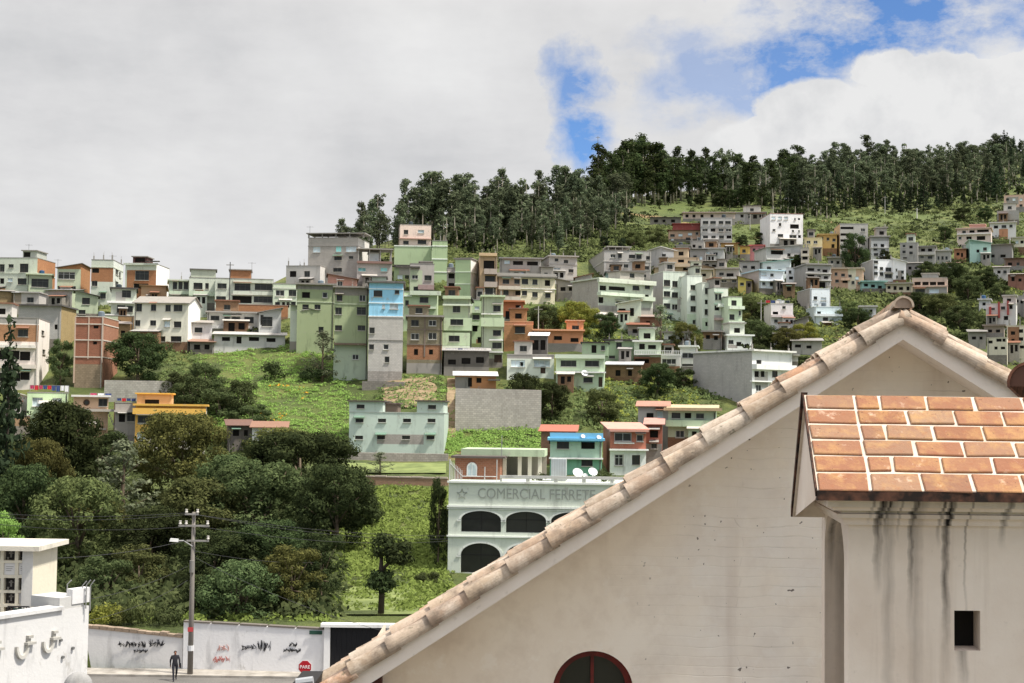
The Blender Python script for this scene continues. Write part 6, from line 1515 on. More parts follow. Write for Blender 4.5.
    m = MB(); m.box(xa-.3, xb+.4, 2.6, 7.3, hz+.003, hz+.16); m.build('roof', [M('p:5a504a')], br)
    for px, w_ in ((472, .75), (508, .55)):
        c = lo(px, 469, 3); m = MB(); ap = arch_pts(c[0], w_*.5, c[1]-.55, c[1]+.1, .4, 10)
        if px < 500:
            m.poly([(x, 2.97, z) for x, z in ap]); o = m.build('window', [GLASS_PALE], br)
            m = MB(); m.tube([(x, 2.96, z) for x, z in ap+ap[:1]], .05, 4); m.tube([(c[0], 2.96, c[1]-.5), (c[0], 2.96, c[1]+.45)], .03, 4); m.build('frame', [M('c:e4e4e0')], o)
    # green roofed loggia right of the brick room
    xa, xb = lo(462, 455, 6)[0], lo(545, 455, 6)[0]; zc = lo(500, 456, 6)[1]; zd = lo(500, 449, 6)[1]
    m = MB(); m.box(xa, xb, 5.2, 10.5, zc, zd); lg = m.build('terrace_roof', [M('p:a8bc90')], root)
    for x in [lo(p, 460, 6)[0] for p in (505, 520, 530, 540)]:
        m = MB(); m.box(x-.15, x+.15, 5.6, 5.9, ht, zc-.003); m.build('terrace_post', [M('p:cfc8b4')], lg)
    m = MB(); m.box(lo(500, 470, 9)[0], xb, 9, 9.2, ht, zc-.003); m.build('back_wall', [M('p:8d8478')], lg)
    xa, xb = lo(500, 478, .6)[0], wd; za, zc = lo(520, 481.5, .6)[1], lo(520, 475.5, .6)[1]
    m = MB(); m.box(xa, xb, .4, .8, za+.25, zc)
    for i in range(6): x = xa+(xb-xa)*i/5; m.box(x-.14 if i else x, x+.14, .45, .75, ht+.003, za+.247)
    m.build('terrace_beam', [M('p:a5a49e')], root)
    xa, xb = lo(450, 470, .5)[0], lo(497, 470, .5)[0]; zc = lo(460, 463, .5)[1]
    m = MB(); m.tube([(xa, .3, ht), (xa, .3, zc+.3)], .05, 6); m.tube([(xa, .3, zc), (xa+1.0, .3, ht+.35), (xb, .3, ht+.35)], .035, 5)
    for i in range(9): m.tube([(xa+.12*i, .3, ht), (xa+.12*i, .3, zc+.25-.1*i)], .025, 4)
    m.tube([(lo(485,470,.5)[0], .3, ht), (lo(485,470,.5)[0], .3, ht+1.1)], .04, 5); m.tube([(xb, .3, ht), (xb, .3, zc+.3)], .04, 5); m.build('railing', [M('c:b8b8b4')], root)
    xa, xb = lo(551, 470, 2)[0], lo(566, 470, 2)[0]; zc = lo(558, 459, 2)[1]
    m = MB(); m.box(xa, xb, 2, 4, ht, zc); m.build('stair_head', [M('m:aab0b0')], root)
    for px, py, r_ in ((578, 472.5, 5.4), (593, 471.5, 4.8), (585.5, 475.5, 2.6)):
        c = lo(px, py, 1.5); rr = r_*d/F; m = MB(); n = 16; ax = Vector((.3, -.75, .6)).normalized(); e1 = ax.cross(Vector((0,0,1))).normalized(); e2 = e1.cross(ax); ce = Vector((c[0], 1.5, c[1]))
        rg = [[ce+ax*of*rr+(e1*math.cos(2*math.pi*i/n)+e2*math.sin(2*math.pi*i/n))*rf*rr for i in range(n)] for rf, of in ((.05, -.28), (.5, -.2), (.85, -.07), (1, 0))]
        for a, b in zip(rg, rg[1:]):
            for i in range(n): m.quad(a[i], a[(i+1) % n], b[(i+1) % n], b[i])
        m.tube([ce-ax*.28*rr, (c[0], 1.7, ht)], .04, 5); m.tube([ce-e2*rr*.9, ce+ax*.6*rr], .02, 4)
        m.build('satellite_dish', [M('c:e2e2e0')], root)
    px = 470
    m = MB(); q = lo(500, 440, 3); 
    m.tube([(lo(500,470,3)[0]+.1, 3.2, hz), (lo(500,470,3)[0]+.1, 3.2, lo(500,448,3)[1]+1)], .03, 5); m.build('antenna', [M('c:8a8a88')], root)
    # plants on the terrace
    for px, yt, w_, lb in ((562, 470, 14, 'green potted plant on the shop terrace beside the dishes'), (541, 468, 16, 'low flower bed plant on the shop terrace near the stair head'), (603, 462, 22, 'bushy plant behind the right satellite dish')):
        q = plane_hit(px, 478, p0+v*3, v); h_ = P(px, yt, q.y).z-(ht+zb)
        put(lb, 'plant', 'plants on the shop terrace', q.x, q.y, ht+zb+.1, max(.5, h_), w_*d/F, 'bush_a', 'mid', name='terrace_plant')
shop()

# poles and aerials on the hill
def pole_at(px, yb, yt, label, d=None, r=.09, hx='c:b8b4ac'):
    if d is None:
        h_ = hit(px, yb); x, d, z = h_.x, h_.y, h_.z
    else: x = P(px, yt, d).x; z = ground(x, d)
    t_ = P(px, yt, d).z-z; o = thing('utility_pole', label, 'utility pole', (x, d, z), 0, 'utility poles on the hill')
    m = MB(); m.tube([(0,0,-.5),(0,0,t_)], [r*1.3, r*.8], 8); m.build('shaft', [M(hx)], o)
    m = MB(); m.box(-.7,.7,-.06,.06,t_-.6,t_-.48); m.build('crossarm', [M('c:8a847a')], o)
for a in ((538, 352, 306, 'thin white pole above the white tin carport', None, .08), (229, 318, 262, 'dark pole on the long green house row', None, .1, 'c:4a4a48'), (773, 250, 206, 'pole behind the large white block house', None, .09), (750, 232, 214, 'pole on the grass left of the white block', None, .09),
          (885, 255, 224, 'pole on the grassy slope above the square white house', None, .09), (917, 220, 208, 'pale pole on the meadow under the right wood', None, .14, 'c:d8d4cc'), (1010, 260, 236, 'pole beside the bushes at the right edge', None, .09), (648, 196, 172, 'white pole on the hilltop meadow', None, .2, 'c:dcdcd8'),
          (830, 322, 284, 'pole beside the pale blue houses on the spur', None, .08), (761, 340, 300, 'pole beside the laundry house on the spur', None, .08), (598, 152, 136, 'thin mast above the hilltop grove', 470, .12, 'c:888a8c'), (885, 214, 196, 'pole at the end of the parked car row', None, .09)):
    pole_at(*a)
# parked cars high on the road
def car(px, py, hx, label):
    h_ = hit(px, py); 
    if h_ is None: return
    o = thing('parked_car', label, 'car', (h_.x, h_.y, h_.z+.25), R(-18), 'cars parked on the upper road')
    m = MB(); m.hexa([(-2,-.8,.1),(2,-.8,.1),(2,.8,.1),(-2,.8,.1),(-2,-.8,.75),(2,-.8,.7),(2,.8,.7),(-2,.8,.75)]); m.hexa([(-1.6,-.75,.752),(1.1,-.75,.752),(1.1,.75,.752),(-1.6,.75,.752),(-1.2,-.65,1.4),(.6,-.65,1.4),(.6,.65,1.4),(-1.2,.65,1.4)], 1)
    m.build('body', [M(hx), GLASS], o)
    for x in (-1.25, 1.25):
        for y in (-.8, .8): m = MB(); m.tube([(x, y-.1, .1), (x, y+.1, .1)], .34, 10); m.build('wheel', [M('c:1c1c1c')], o)
for i, (px, py, hx, lb) in enumerate(((790,201,'c:e8e8e8','white car first from the left in the row on the upper road'), (796,202,'c:c8ccd0','silver car second from the left in the row on the upper road'), (802,203,'c:ececec','white car in the middle of the row on the upper road'), (808,204,'c:e4e4e4','white car fourth in the row on the upper road'), (814,205,'c:d4d4d8','pale car near the right end of the row on the upper road'), (820,206,'c:efefef','white car last at the right end of the row on the upper road'))): car(px, py, hx, lb)

# ------------------------------------------------------------------ church gable in the foreground
def church_plaster():
    t = NT('whitewashed_brick'); o = t.obj()
    sep = t.add('ShaderNodeSeparateXYZ'); t.l.new(o, sep.inputs[0])
    cmb = t.add('ShaderNodeCombineXYZ'); t.l.new(sep.outputs[0], cmb.inputs[0]); t.l.new(sep.outputs[2], cmb.inputs[1])
    warp = t.add('ShaderNodeVectorMath'); warp.operation = 'ADD'; t.l.new(cmb.outputs[0], warp.inputs[0])
    nz = t.add('ShaderNodeTexNoise'); t.l.new(o, nz.inputs['Vector']); nz.inputs['Scale'].default_value = 2.5
    sc = t.scale(nz.outputs['Color'], (.3, .07, 0)); t.l.new(sc, warp.inputs[1])
    bt = t.add('ShaderNodeTexBrick'); t.l.new(warp.outputs[0], bt.inputs['Vector'])
    bt.inputs['Scale'].default_value = 1; bt.inputs['Brick Width'].default_value = 2.3; bt.inputs['Row Height'].default_value = .088
    bt.inputs['Mortar Size'].default_value = .008; bt.inputs['Mortar Smooth'].default_value = .9
    area = t.maprange(t.math('ADD', sep.outputs[0], t.math('MULTIPLY', t.noise(o, 1.1, 3), 2.2)), -1.3, -.4, 0, 1)
    patch_ = t.math('MULTIPLY', area, t.maprange(t.noise(o, .9, 4), .38, .58))
    big = t.noise(o, .5, 5, .6); mid = t.noise(o, 3.2, 5, .65); fine = t.noise(o, 22, 4)
    c = t.mix(t.maprange(big, .35, .65, 0, .6), lin('ece0cf'), lin('dccab5'))
    c = t.mix(t.maprange(mid, .45, .72, 0, .45), c, lin('c4b09c'))
    blot = t.maprange(t.noise(o, 1.7, 7, .72), .54, .6)
    c = t.mix(t.math('MULTIPLY', blot, .3), c, lin('f0e8dc'))
    c = t.mix(t.math('MULTIPLY', patch_, .45), c, lin('dcd4cc'))
    crk = t.math('MULTIPLY', t.math('MULTIPLY', bt.outputs['Fac'], patch_), t.maprange(t.noise(t.scale(o, (.8, .8, 3)), 1.7, 4), .5, .7))
    c = t.mix(t.math('MULTIPLY', crk, .32), c, lin('8a7a6c'))
    sp = t.maprange(t.noise(o, 17, 2, .5), .735, .75)
    c = t.mix(t.math('MULTIPLY', sp, t.math('MULTIPLY', area, .85)), c, lin('4c4038'))
    st = t.noise(t.scale(o, (3.5, 3.5, .25)), 1.2, 4)
    c = t.mix(t.maprange(st, .58, .8, 0, .3), c, lin('b8a290'))
    t.col(c)
    hgt = t.math('ADD', t.math('MULTIPLY', t.math('MULTIPLY', t.math('SUBTRACT', 1.0, bt.outputs['Fac']), patch_), .6), t.math('ADD', t.math('MULTIPLY', mid, .5), t.math('MULTIPLY', fine, .15)))
    t.bump(hgt, .22, .02)
    return t.mat
CHW = church_plaster()
def tile_mat(name, cols):
    t = NT(name); o = t.obj(); g = t.add('ShaderNodeNewGeometry')
    c = t.ramp(g.outputs['Random Per Island'], [(i/(len(cols)-1), lin(h)) for i, h in enumerate(cols)])
    n = t.noise(o, 6, 5, .65)
    c = t.mix(t.maprange(n, .45, .7, 0, .6), c, lin('cfc2b2'))
    c = t.mix(t.maprange(t.noise(o, 3.1, 6, .7), .5, .64, 0, .7), c, lin('6a5e52'))
    c = t.mix(t.maprange(t.noise(o, 13, 5, .7), .6, .68, 0, .7), c, lin('5c5a48'))
    c = t.mix(t.maprange(t.noise(o, 40, 3), .5, .75, 0, .3), c, lin('6a5a4c'))
    t.col(c); t.bump(t.noise(o, 25, 4), .35, .01); t.bsdf.inputs['Roughness'].default_value = .85
    return t.mat
TILE = tile_mat('clay_tiles', ['a8866c', 'b8a48e', '94836f', 'a8907a', 'bcae9c', '9c8a78', 'b48a6c'])

def half_tube(mb, p0, p1, up, r0, r1, th=.018, arc=200, n=9):
    ax = (p1-p0).normalized(); up = (up - ax*up.dot(ax)).normalized(); sd = ax.cross(up)
    ri = []
    for p, r in ((p0, r0), (p1, r1)):
        for rr in (r, r-th):
            ri.append([p + (sd*math.sin(R(-arc/2+arc*i/(n-1))) + up*math.cos(R(-arc/2+arc*i/(n-1))))*rr for i in range(n)])
    base = len(mb.v)
    for q in ri: mb.v += [tuple(x) for x in q]
    o0, i0, o1, i1 = base, base+n, base+2*n, base+3*n
    def f(a, b, c, d): mb.f.append((a, b, c, d)); mb.m.append(0)
    for i in range(n-1):
        f(o0+i, o0+i+1, o1+i+1, o1+i); f(i0+i+1, i0+i, i1+i, i1+i+1); f(o0+i+1, o0+i, i0+i, i0+i+1); f(o1+i, o1+i+1, i1+i+1, i1+i)
    f(o0, o1, i1, i0); f(o1+n-1, o0+n-1, i0+n-1, i1+n-1)

def church():
    Y = 12.0
    A = P(903, 311, Y); Lp = P(285, 311+618*.645, Y); Rp = P(1075, 311+172*.625, Y)
    g = Vector((math.sin(R(9.3)), math.cos(R(9.3)), 0)); Z = Vector((0, 0, 1))
    O = Vector((A.x, Y, 0))
    root = thing('church_gable', 'pale plastered church gable with clay roof tiles filling the lower right', 'church', tuple(O))
    a, l, r = A-O, Lp-O, Rp-O
    t_ = Vector((0, 0, -.245)); LEN = 6.5
    m = MB()
    for (p, q) in ((l, a), (a, r)):
        m.hexa([p+t_, q+t_, q+t_+g*LEN, p+t_+g*LEN, p, q, q+g*LEN, p+g*LEN])
    t = NT('fascia_plaster'); o_ = t.obj(); n_ = t.noise(o_, 1.5, 5, .6)
    c_ = t.mix(t.maprange(n_, .35, .7, 0, .6), lin('e8dccf'), lin('d4c3b2')); c_ = t.mix(t.maprange(t.noise(o_, 9, 3), .62, .8, 0, .5), c_, lin('97887a'))
    t.col(c_); t.bump(t.noise(o_, 14, 4), .3, .02); FAS = t.mat
    m.build('roof_slab', [FAS], root)
    # wall with arched window
    off = g*.62
    wc = plane_hit(593, 692, O+off, Vector((0, 1, 0)))-O; rad = .36
    ztop = lambda x: (a.z + (x-a.x-off.x)*((a.z-l.z)/(a.x-l.x) if x < a.x+off.x else (r.z-a.z)/(r.x-a.x))) - .245
    y = off.y; m = MB()
    xl, xr = l.x+.35, r.x+off.x-.1; cx, zs = wc.x, wc.z
    m.poly([(xl, y, 0), (cx-rad, y, 0), (cx-rad, y, ztop(cx-rad)), (xl, y, ztop(xl))])
    m.poly([(cx+rad, y, 0), (xr, y, 0), (xr, y, ztop(xr)), (a.x+off.x, y, ztop(a.x+off.x)), (cx+rad, y, ztop(cx+rad))])
    n = 24; arc = [(cx-rad*math.cos(math.pi*i/n), zs+rad*math.sin(math.pi*i/n)) for i in range(n+1)]
    for (x0, z0), (x1, z1) in zip(arc, arc[1:]): m.quad((x0, y, z0), (x1, y, z1), (x1, y, ztop(x1)), (x0, y, ztop(x0)))
    zb = zs-1.1
    m.quad((cx-rad, y, 0), (cx+rad, y, 0), (cx+rad, y, zb), (cx-rad, y, zb))
    path = [(cx-rad, zb)] + arc + [(cx+rad, zb)]
    for (x0, z0), (x1, z1) in zip(path, path[1:]): m.quad((x0, y, z0), (x1, y, z1), (x1, y+.3, z1), (x0, y+.3, z0))
    m.quad((cx-rad, y, zb), (cx+rad, y, zb), (cx+rad, y+.3, zb), (cx-rad, y+.3, zb))
    m.quad((xl, y+5, 0), (xl, y, 0), (xl, y, ztop(xl)), (xl, y+5, ztop(xl))); m.quad((xr, y, 0), (xr, y+5, 0), (xr, y+5, ztop(xr)), (xr, y, ztop(xr)))
    m.build('wall', [CHW], root)
    fr = MB(); k = .84
    p2 = [(cx-rad*k, zb+.05)] + [(cx-rad*k*math.cos(math.pi*i/n), zs+rad*k*math.sin(math.pi*i/n)) for i in range(n+1)] + [(cx+rad*k, zb+.05)]
    for i in range(len(path)-1):
        q0, q1, s1, s0 = path[i], path[i+1], p2[i+1], p2[i]
        fr.quad((q0[0], y+.09, q0[1]), (q1[0], y+.09, q1[1]), (s1[0], y+.09, s1[1]), (s0[0], y+.09, s0[1]))
        fr.quad((s0[0], y+.09, s0[1]), (s1[0], y+.09, s1[1]), (s1[0], y+.2, s1[1]), (s0[0], y+.2, s0[1]))
    t = NT('red_painted_wood'); o_ = t.obj(); t.col(t.mix(t.maprange(t.noise(o_, 8, 4), .4, .7), lin('6a2620'), lin('46201c'))); t.bsdf.inputs['Roughness'].default_value = .6
    w = fr.build('window', [t.mat], root)
    m = MB(); m.poly([(x, y+.19, z) for x, z in p2]); m.build('pane', [GLASS], w)
    m = MB(); m.box(cx-.015, cx+.015, y+.15, y+.185, zb+.06, zs+rad*k-.01); m.build('mullion', [t.mat], w)
    # left lower beam end
    q = plane_hit(377, 680, O+off, Vector((0, 1, 0)))-O
    m = MB(); m.box(q.x-.07, q.x+.05, q.y-.16, q.y-.003, q.z-.12, q.z+.05); m.build('beam_end', [M('c:4a2a24')], root)
    # tiles
    rng = random.Random(3)
    for side, (e, sgn) in (('l', (l, -1)), ('r', (r, 1))):
        d = (a-e).normalized(); L = (a-e).length; up = Vector((-d.z*1, 0, d.x)) if d.x > 0 else Vector((d.z, 0, -d.x))
        m = MB(); step = .40
        nrow = 24; nt = int(L/step)+1
        for j in range(nrow):
            c0 = g*(.0 if j == 0 else .04+.2*j)
            lift = -.06 if j == 0 else .0
            upj = (up - g*.45).normalized() if j == 0 else up
            for i in range(nt):
                s0 = L - (nt-i)*step - .02 + rng.uniform(-.015, .015); s1 = min(s0+.47, L+.02)
                p0 = e + d*s0 + c0 + up*(lift+.03+rng.uniform(-.006, .006)) + g*rng.uniform(-.012, .012)
                p1 = e + d*s1 + c0 + up*(lift+rng.uniform(-.006, .006)) + g*rng.uniform(-.01, .01)
                half_tube(m, p0, p1, upj, .082, .064, arc=210, n=15)
        m.build('roof_tiles', [TILE], root, smooth=False)
        m = MB(); b0 = e + g*.03; b1 = a + g*.03
        m.hexa([b0+up*.002, b1+up*.002, b1+up*.002+g*6.2, b0+up*.002+g*6.2, b0+up*.03, b1+up*.03, b1+up*.03+g*6.2, b0+up*.03+g*6.2])
        m.build('tile_bed', [M('p:b8a390')], root)
    m = MB()
    for j in range(15):
        s0 = -.05+.42*j; half_tube(m, a+g*s0+Z*(.02+.02), a+g*(s0+.48)+Z*.02, Z, .088, .08, arc=190, n=16)
    m.build('ridge_tiles', [TILE], root)
    m = MB(); n = 14; c = a+g*-.03+Z*.03
    m.poly([c+Vector((.08*math.sin(R(-95+190*i/(n-1))), 0, .08*math.cos(R(-95+190*i/(n-1))))) for i in range(n)]); m.build('ridge_plug', [M('p:a08874')], root)
    # gutter box at the lower left end of the rake
    q = P(306, 685, 11.7)-O
    m = MB(); m.box(q.x-.11, q.x+.07, -.3, .25, q.z-.06, q.z+.015); m.build('gutter', [M('c:1e1c1b')], root)
    m = MB(); m.tube([(q.x-.08, -.31, q.z+.02), (q.x+.06, -.31, q.z+.04)], .035, 8); m.build('gutter_pipe', [M('c:9a9c9e')], root)
church()

# adjoining roof: one barrel tile end that comes into view at the right edge
def adjoining():
    c = P(1030, 386, 9.6)
    root = thing('adjoining_roof', 'dark open barrel tile end of the next roof at the right edge beside the gable', 'roof', (c.x, c.y, c.z), -math.atan2(c.x, c.y))
    m = MB(); rng = random.Random(2)
    for j in range(3): half_tube(m, Vector((.31*j, 0, .02)), Vector((.31*j+.1, 1.2, -.1)), Vector((0, 0, 1)), .15, .12, arc=200, n=15)
    pg = MB(); pg.poly([Vector((.13*math.sin(R(-100+200*i/12)), .03, .02+.13*math.cos(R(-100+200*i/12)))) for i in range(13)]); pg.build('tile_end', [M('c:5c4034')], root)
    t = NT('dark_brown_tiles'); o_ = t.obj(); t.col(t.mix(t.maprange(t.noise(o_, 9, 4), .35, .7), lin('7a5240'), lin('3c2820'))); m.build('roof_tiles', [t.mat], root)
adjoining()

# ------------------------------------------------------------------ bell turret with brick tiled roof
def turret():
    o = P(848.5, 600, 5.95); O = Vector((o.x, o.y, 0))
    u = Vector((1, .02, 0)).normalized(); v = Vector((.105, .994, 0)).normalized(); Z = Vector((0, 0, 1))
    T = lambda a, b, z: u*a + v*b + Z*z
    root = thing('bell_turret', 'small plastered turret with orange brick tiled roof and black drip stains at the right edge', 'turret', tuple(O))
    ze = P(822, 489.5, 5.76).z; zr = P(808, 395, 6.28).z; W = 1.7; D = .98
    zc = ze-.155           # underside of cornice
    t = NT('stained_plaster'); oc = t.obj(); sp = t.add('ShaderNodeSeparateXYZ'); t.l.new(oc, sp.inputs[0])
    big = t.noise(oc, 1.3, 5, .6); fine = t.noise(oc, 16, 5, .65)
    c = t.mix(t.maprange(big, .35, .68), lin('e6d8c9'), lin('d2bfad'))
    vs = t.noise(t.scale(oc, (9, 9, .5)), 1.0, 5, .6)
    c = t.mix(t.maprange(vs, .5, .75, 0, .45), c, lin('a8937f'))
    wob = t.math('MULTIPLY', t.math('SUBTRACT', t.noise(t.scale(oc, (1, 1, 4)), 3.0, 3), .5), .035)
    xx = t.math('ADD', sp.outputs[0], wob); tot = None
    rag = t.noise(t.scale(oc, (26, 26, 3)), 1.0, 4, .7)
    for px, wdt, ln, st in ((878, .022, .42, 1.0), (885, .014, .2, 1.0), (868, .009, .12, .7), (911, .018, .62, .8), (946, .02, .75, 1.0), (938, .010, .22, .7), (897, .008, .2, .6), (1003, .018, .22, .75), (966, .007, .9, .35), (888, .03, 1.3, .25), (915, .035, 1.3, .2)):
        x = (px-848.5)/F*5.93
        gx = t.maprange(t.math('ABSOLUTE', t.math('SUBTRACT', xx, x)), 0, wdt, 1, 0)
        gz = t.maprange(sp.outputs[2], zc+.12-ln, zc+.15, 0, 1)
        k = t.math('MULTIPLY', t.math('MULTIPLY', t.math('POWER', gx, .9), t.math('POWER', gz, 1.3)), st*1.7, True)
        tot = k if tot is None else t.math('MAXIMUM', tot, k)
    tot = t.math('MULTIPLY', tot, t.maprange(rag, .3, .6, .3, 1.0), True)
    c = t.mix(t.math('POWER', tot, .75), c, lin('1e1a17'))
    # a thin drip under the little opening
    hx0, hx1 = (954-848.5)/F*5.95, (980-848.5)/F*5.95
    hz0, hz1 = P(967, 651, 5.95).z, P(967, 611, 5.95).z
    dr = t.math('MULTIPLY', t.maprange(t.math('ABSOLUTE', t.math('SUBTRACT', xx, hx0+.035)), 0, .03, 1, 0), t.math('MULTIPLY', t.math('LESS_THAN', sp.outputs[2], hz0), t.maprange(sp.outputs[2], hz0-.2, hz0, 0, .6)))
    c = t.mix(dr, c, lin('4a443e'))
    c = t.mix(t.maprange(fine, .62, .8, 0, .35), c, lin('8a7a6a'))
    t.col(c); t.bump(t.math('ADD', fine, t.math('MULTIPLY', vs, .6)), .3, .012); PL = t.mat
    # walls
    m = MB()
    facade(m, W, 0, zc, [(hx0, hx1, hz0, hz1)], [], lambda a, dep, z: T(a, dep, z), rev=.12)
    b0, b1, zsp, n = .14, .86, P(835, 560, 6.3).z, 18
    rise = P(835, 507, 6.35).z - zsp
    arc = [((b0+b1)/2+(b1-b0)/2*math.cos(math.pi*i/n), zsp+rise*math.sin(math.pi*i/n)) for i in range(n+1)]   # near b1 -> b0
    th = .16
    for a_ in (0, th):
        m.quad(T(a_, 0, 0), T(a_, b0, 0), T(a_, b0, zc), T(a_, 0, zc)); m.quad(T(a_, b1, 0), T(a_, D, 0), T(a_, D, zc), T(a_, b1, zc))
        for (p, z0), (q, z1) in zip(arc, arc[1:]): m.quad(T(a_, p, z0), T(a_, q, z1), T(a_, q, zc), T(a_, p, zc))
    full = [(b1, 0)] + arc + [(b0, 0)]
    for (p, z0), (q, z1) in zip(full, full[1:]): m.quad(T(0, p, z0), T(0, q, z1), T(th, q, z1), T(th, p, z0))
    m.quad(T(W, 0, 0), T(W, D, 0), T(W, D, zc), T(W, 0, zc)); m.quad(T(0, D, 0), T(W, D, 0), T(W, D, zc), T(0, D, zc))
    m.quad(T(0, 0, zc), T(W, 0, zc), T(W, D, zc), T(0, D, zc))
    m.build('wall', [PL], root)
    hb = MB(); P4 = [T(hx0, .13, hz0), T(hx1, .13, hz0), T(hx1, .13, hz1), T(hx0, .13, hz1)]; hb.poly(P4); hb.build('opening', [ROOM], root)
    # cornice: stepped moulding round the front and the left side
    m = MB()
    for i, (dz0, dz1, pr) in enumerate(((0, .03, .025), (.03, .048, .055), (.048, .062, .035), (.062, .078, .075), (.078, .11, .1), (.11, .128, .085), (.128, .15, .06))):
        z0, z1 = zc+dz0+.001, zc+dz1
        def ring(z): return [T(-pr, -pr, z), T(W, -pr, z), T(W, D+pr, z), T(-pr, D+pr, z)]
        m.hexa(ring(z0)+ring(z1))
    m.build('cornice', [PL], root)
    # roof body (gable shaped) and brick tiles
    eA, eB, rB, zbk = -.155, -.19, .345, ze-.15
    m = MB(); E0, E1 = T(eA, eB, ze), T(W, eB, ze); R0, R1 = T(eA, rB, zr), T(W, rB, zr); B0, B1 = T(eA, D-.12, zbk), T(W, D-.12, zbk)
    dn = Z*-.035
    m.hexa([E0+dn, E1+dn, R1+dn*1.4, R0+dn*1.4, E0, E1, R1, R0]); m.hexa([R0+dn*1.4, R1+dn*1.4, B1+dn, B0+dn, R0, R1, B1, B0])
    t = NT('roof_mortar'); oc = t.obj(); t.col(t.mix(t.maprange(t.noise(oc, 14, 4), .4, .75, 0, .6), lin('cdbfae'), lin('a08c78'))); t.bump(t.noise(oc, 40, 3), .4, .006)
    rf = m.build('roof', [t.mat], root)
    m = MB(); gi = T(eA+.07, 0, 0)-T(0, 0, 0)
    m.poly([T(eA+.012, eB+.03, ze-.03), T(eA+.012, D-.13, zbk-.03), T(eA+.012, rB, zr-.045)])
    m.build('gable_wall', [PL], root)
    m = MB(); m.hexa([E0+dn*1.25-v*.012, E1+dn*1.25-v*.012, E1+dn*1.25+v*.05, E0+dn*1.25+v*.05, E0+dn*.12-v*.012, E1+dn*.12-v*.012, E1+dn*.12-v*.001, E0+dn*.12-v*.001])
    bk0, rr0 = T(eA-.008, D-.11, zbk), T(eA-.012, rB, zr)
    m.hexa([rr0+dn, rr0+dn+u*.015, bk0+dn+u*.015, bk0+dn, rr0+Z*.012, rr0+Z*.012+u*.03, bk0+Z*.012+u*.03, bk0+Z*.012])
    ff0 = E0-u*.006; fr0 = R0-u*.006
    m.hexa([ff0+dn*.8, ff0+dn*.8+u*.008, fr0+dn*.8+u*.008, fr0+dn*.8, ff0+Z*.004, ff0+Z*.004+u*.008, fr0+Z*.004+u*.008, fr0+Z*.004])
    t = NT('blackened_eave'); oc = t.obj(); t.col(t.mix(t.maprange(t.noise(oc, 18, 4), .4, .65), lin('241c18'), lin('5c3e30'))); m.build('drip_edge', [t.mat], root)
    t = NT('orange_brick_tiles'); oc = t.obj(); ge = t.add('ShaderNodeNewGeometry')
    c = t.ramp(ge.outputs['Random Per Island'], [(0, lin('80563e')), (.3, lin('8f664c')), (.55, lin('885c44')), (.8, lin('90725a')), (1, lin('784e3a'))])
    c = t.mix(t.maprange(t.noise(oc, 7, 5, .7), .48, .66, 0, .6), c, lin('b08a58')); c = t.mix(t.maprange(t.noise(oc, 34, 4, .7), .52, .75, 0, .55), c, lin('8a5436')); c = t.mix(t.maprange(t.noise(oc, 60, 2), .68, .75, 0, .7), c, lin('4c342a'))
    c = t.mix(t.maprange(t.noise(oc, 11, 5, .7), .62, .74, 0, .5), c, lin('dcc4ac'))
    t.col(c); t.bump(t.noise(oc, 45, 4, .7), .5, .006); t.bsdf.inputs['Roughness'].default_value = .85
    m = MB(); rng = random.Random(9); S = R0-E0; Ls = S.length; sd = S.normalized(); nm = u.cross(sd).normalized()
    rows = 6; hh = Ls/rows
    for k in range(rows):
        edges = [0.0, .222]
        x = .222 + (.0 if k % 2 == 0 else .11)
        if k % 2: edges.append(x)
        while x < W+.15: x += .213+rng.uniform(-.008, .008); edges.append(x)
        for x0, x1 in zip(edges, edges[1:]):
            gp = .0085; j = lambda: rng.uniform(-.0035, .0035)
            s0, s1 = k*hh+gp, (k+1)*hh-gp
            if k == 0: s0 = -.012
            q = [(x0+gp+j(), s0+j()), (x1-gp+j(), s0+j()), (x1-gp+j(), s1+j()), (x0+gp+j(), s1+j())]
            hz = .008+rng.uniform(0, .003); bv = .004
            base = [E0+u*a+sd*s for a, s in q]; cx = sum(a for a, s in q)/4; cs = sum(s for a, s in q)/4
            inn = [E0+u*(a+math.copysign(bv, cx-a))+sd*(s+math.copysign(bv, cs-s)) for a, s in q]
            n = len(m.v); m.v += [tuple(p+nm*.0005) for p in base]+[tuple(p+nm*(hz-.003)) for p in base]+[tuple(p+nm*hz) for p in inn]
            for lv in (0, 4):
                for i in range(4): m.f.append((n+lv+i, n+lv+(i+1) % 4, n+lv+4+(i+1) % 4, n+lv+4+i)); m.m.append(0)
            m.f.append((n+8, n+9, n+10, n+11)); m.m.append(0)
    m.build('brick_tiles', [t.mat], rf)
turret()

# ------------------------------------------------------------------ sky, sun, exposure
SUN_EL, SUN_AZ = R(60), R(110)         # azimuth clockwise from +Y (the viewing direction)
w = bpy.data.worlds.new('World'); SC.world = w; w.use_nodes = True
nt = w.node_tree; N, Lk = nt.nodes, nt.links
bg = N['Background']; bg.inputs['Strength'].default_value = .1
sky = N.new('ShaderNodeTexSky'); sky.sky_type = 'NISHITA'; sky.sun_disc = False; sky.sun_elevation = SUN_EL; sky.sun_rotation = SUN_AZ
sky.altitude = 2800; sky.air_density = 1.0; sky.dust_density = .6; sky.ozone_density = 1.5
class WT(NT):
    def __init__(s): s.t = nt; s.n = N; s.l = Lk
q = WT()
tc = N.new('ShaderNodeTexCoord').outputs['Generated']
sp = q.add('ShaderNodeSeparateXYZ'); Lk.new(tc, sp.inputs[0])
az = q.math('ARCTAN2', sp.outputs[0], sp.outputs[1]); el = q.math('ARCSINE', sp.outputs[2])
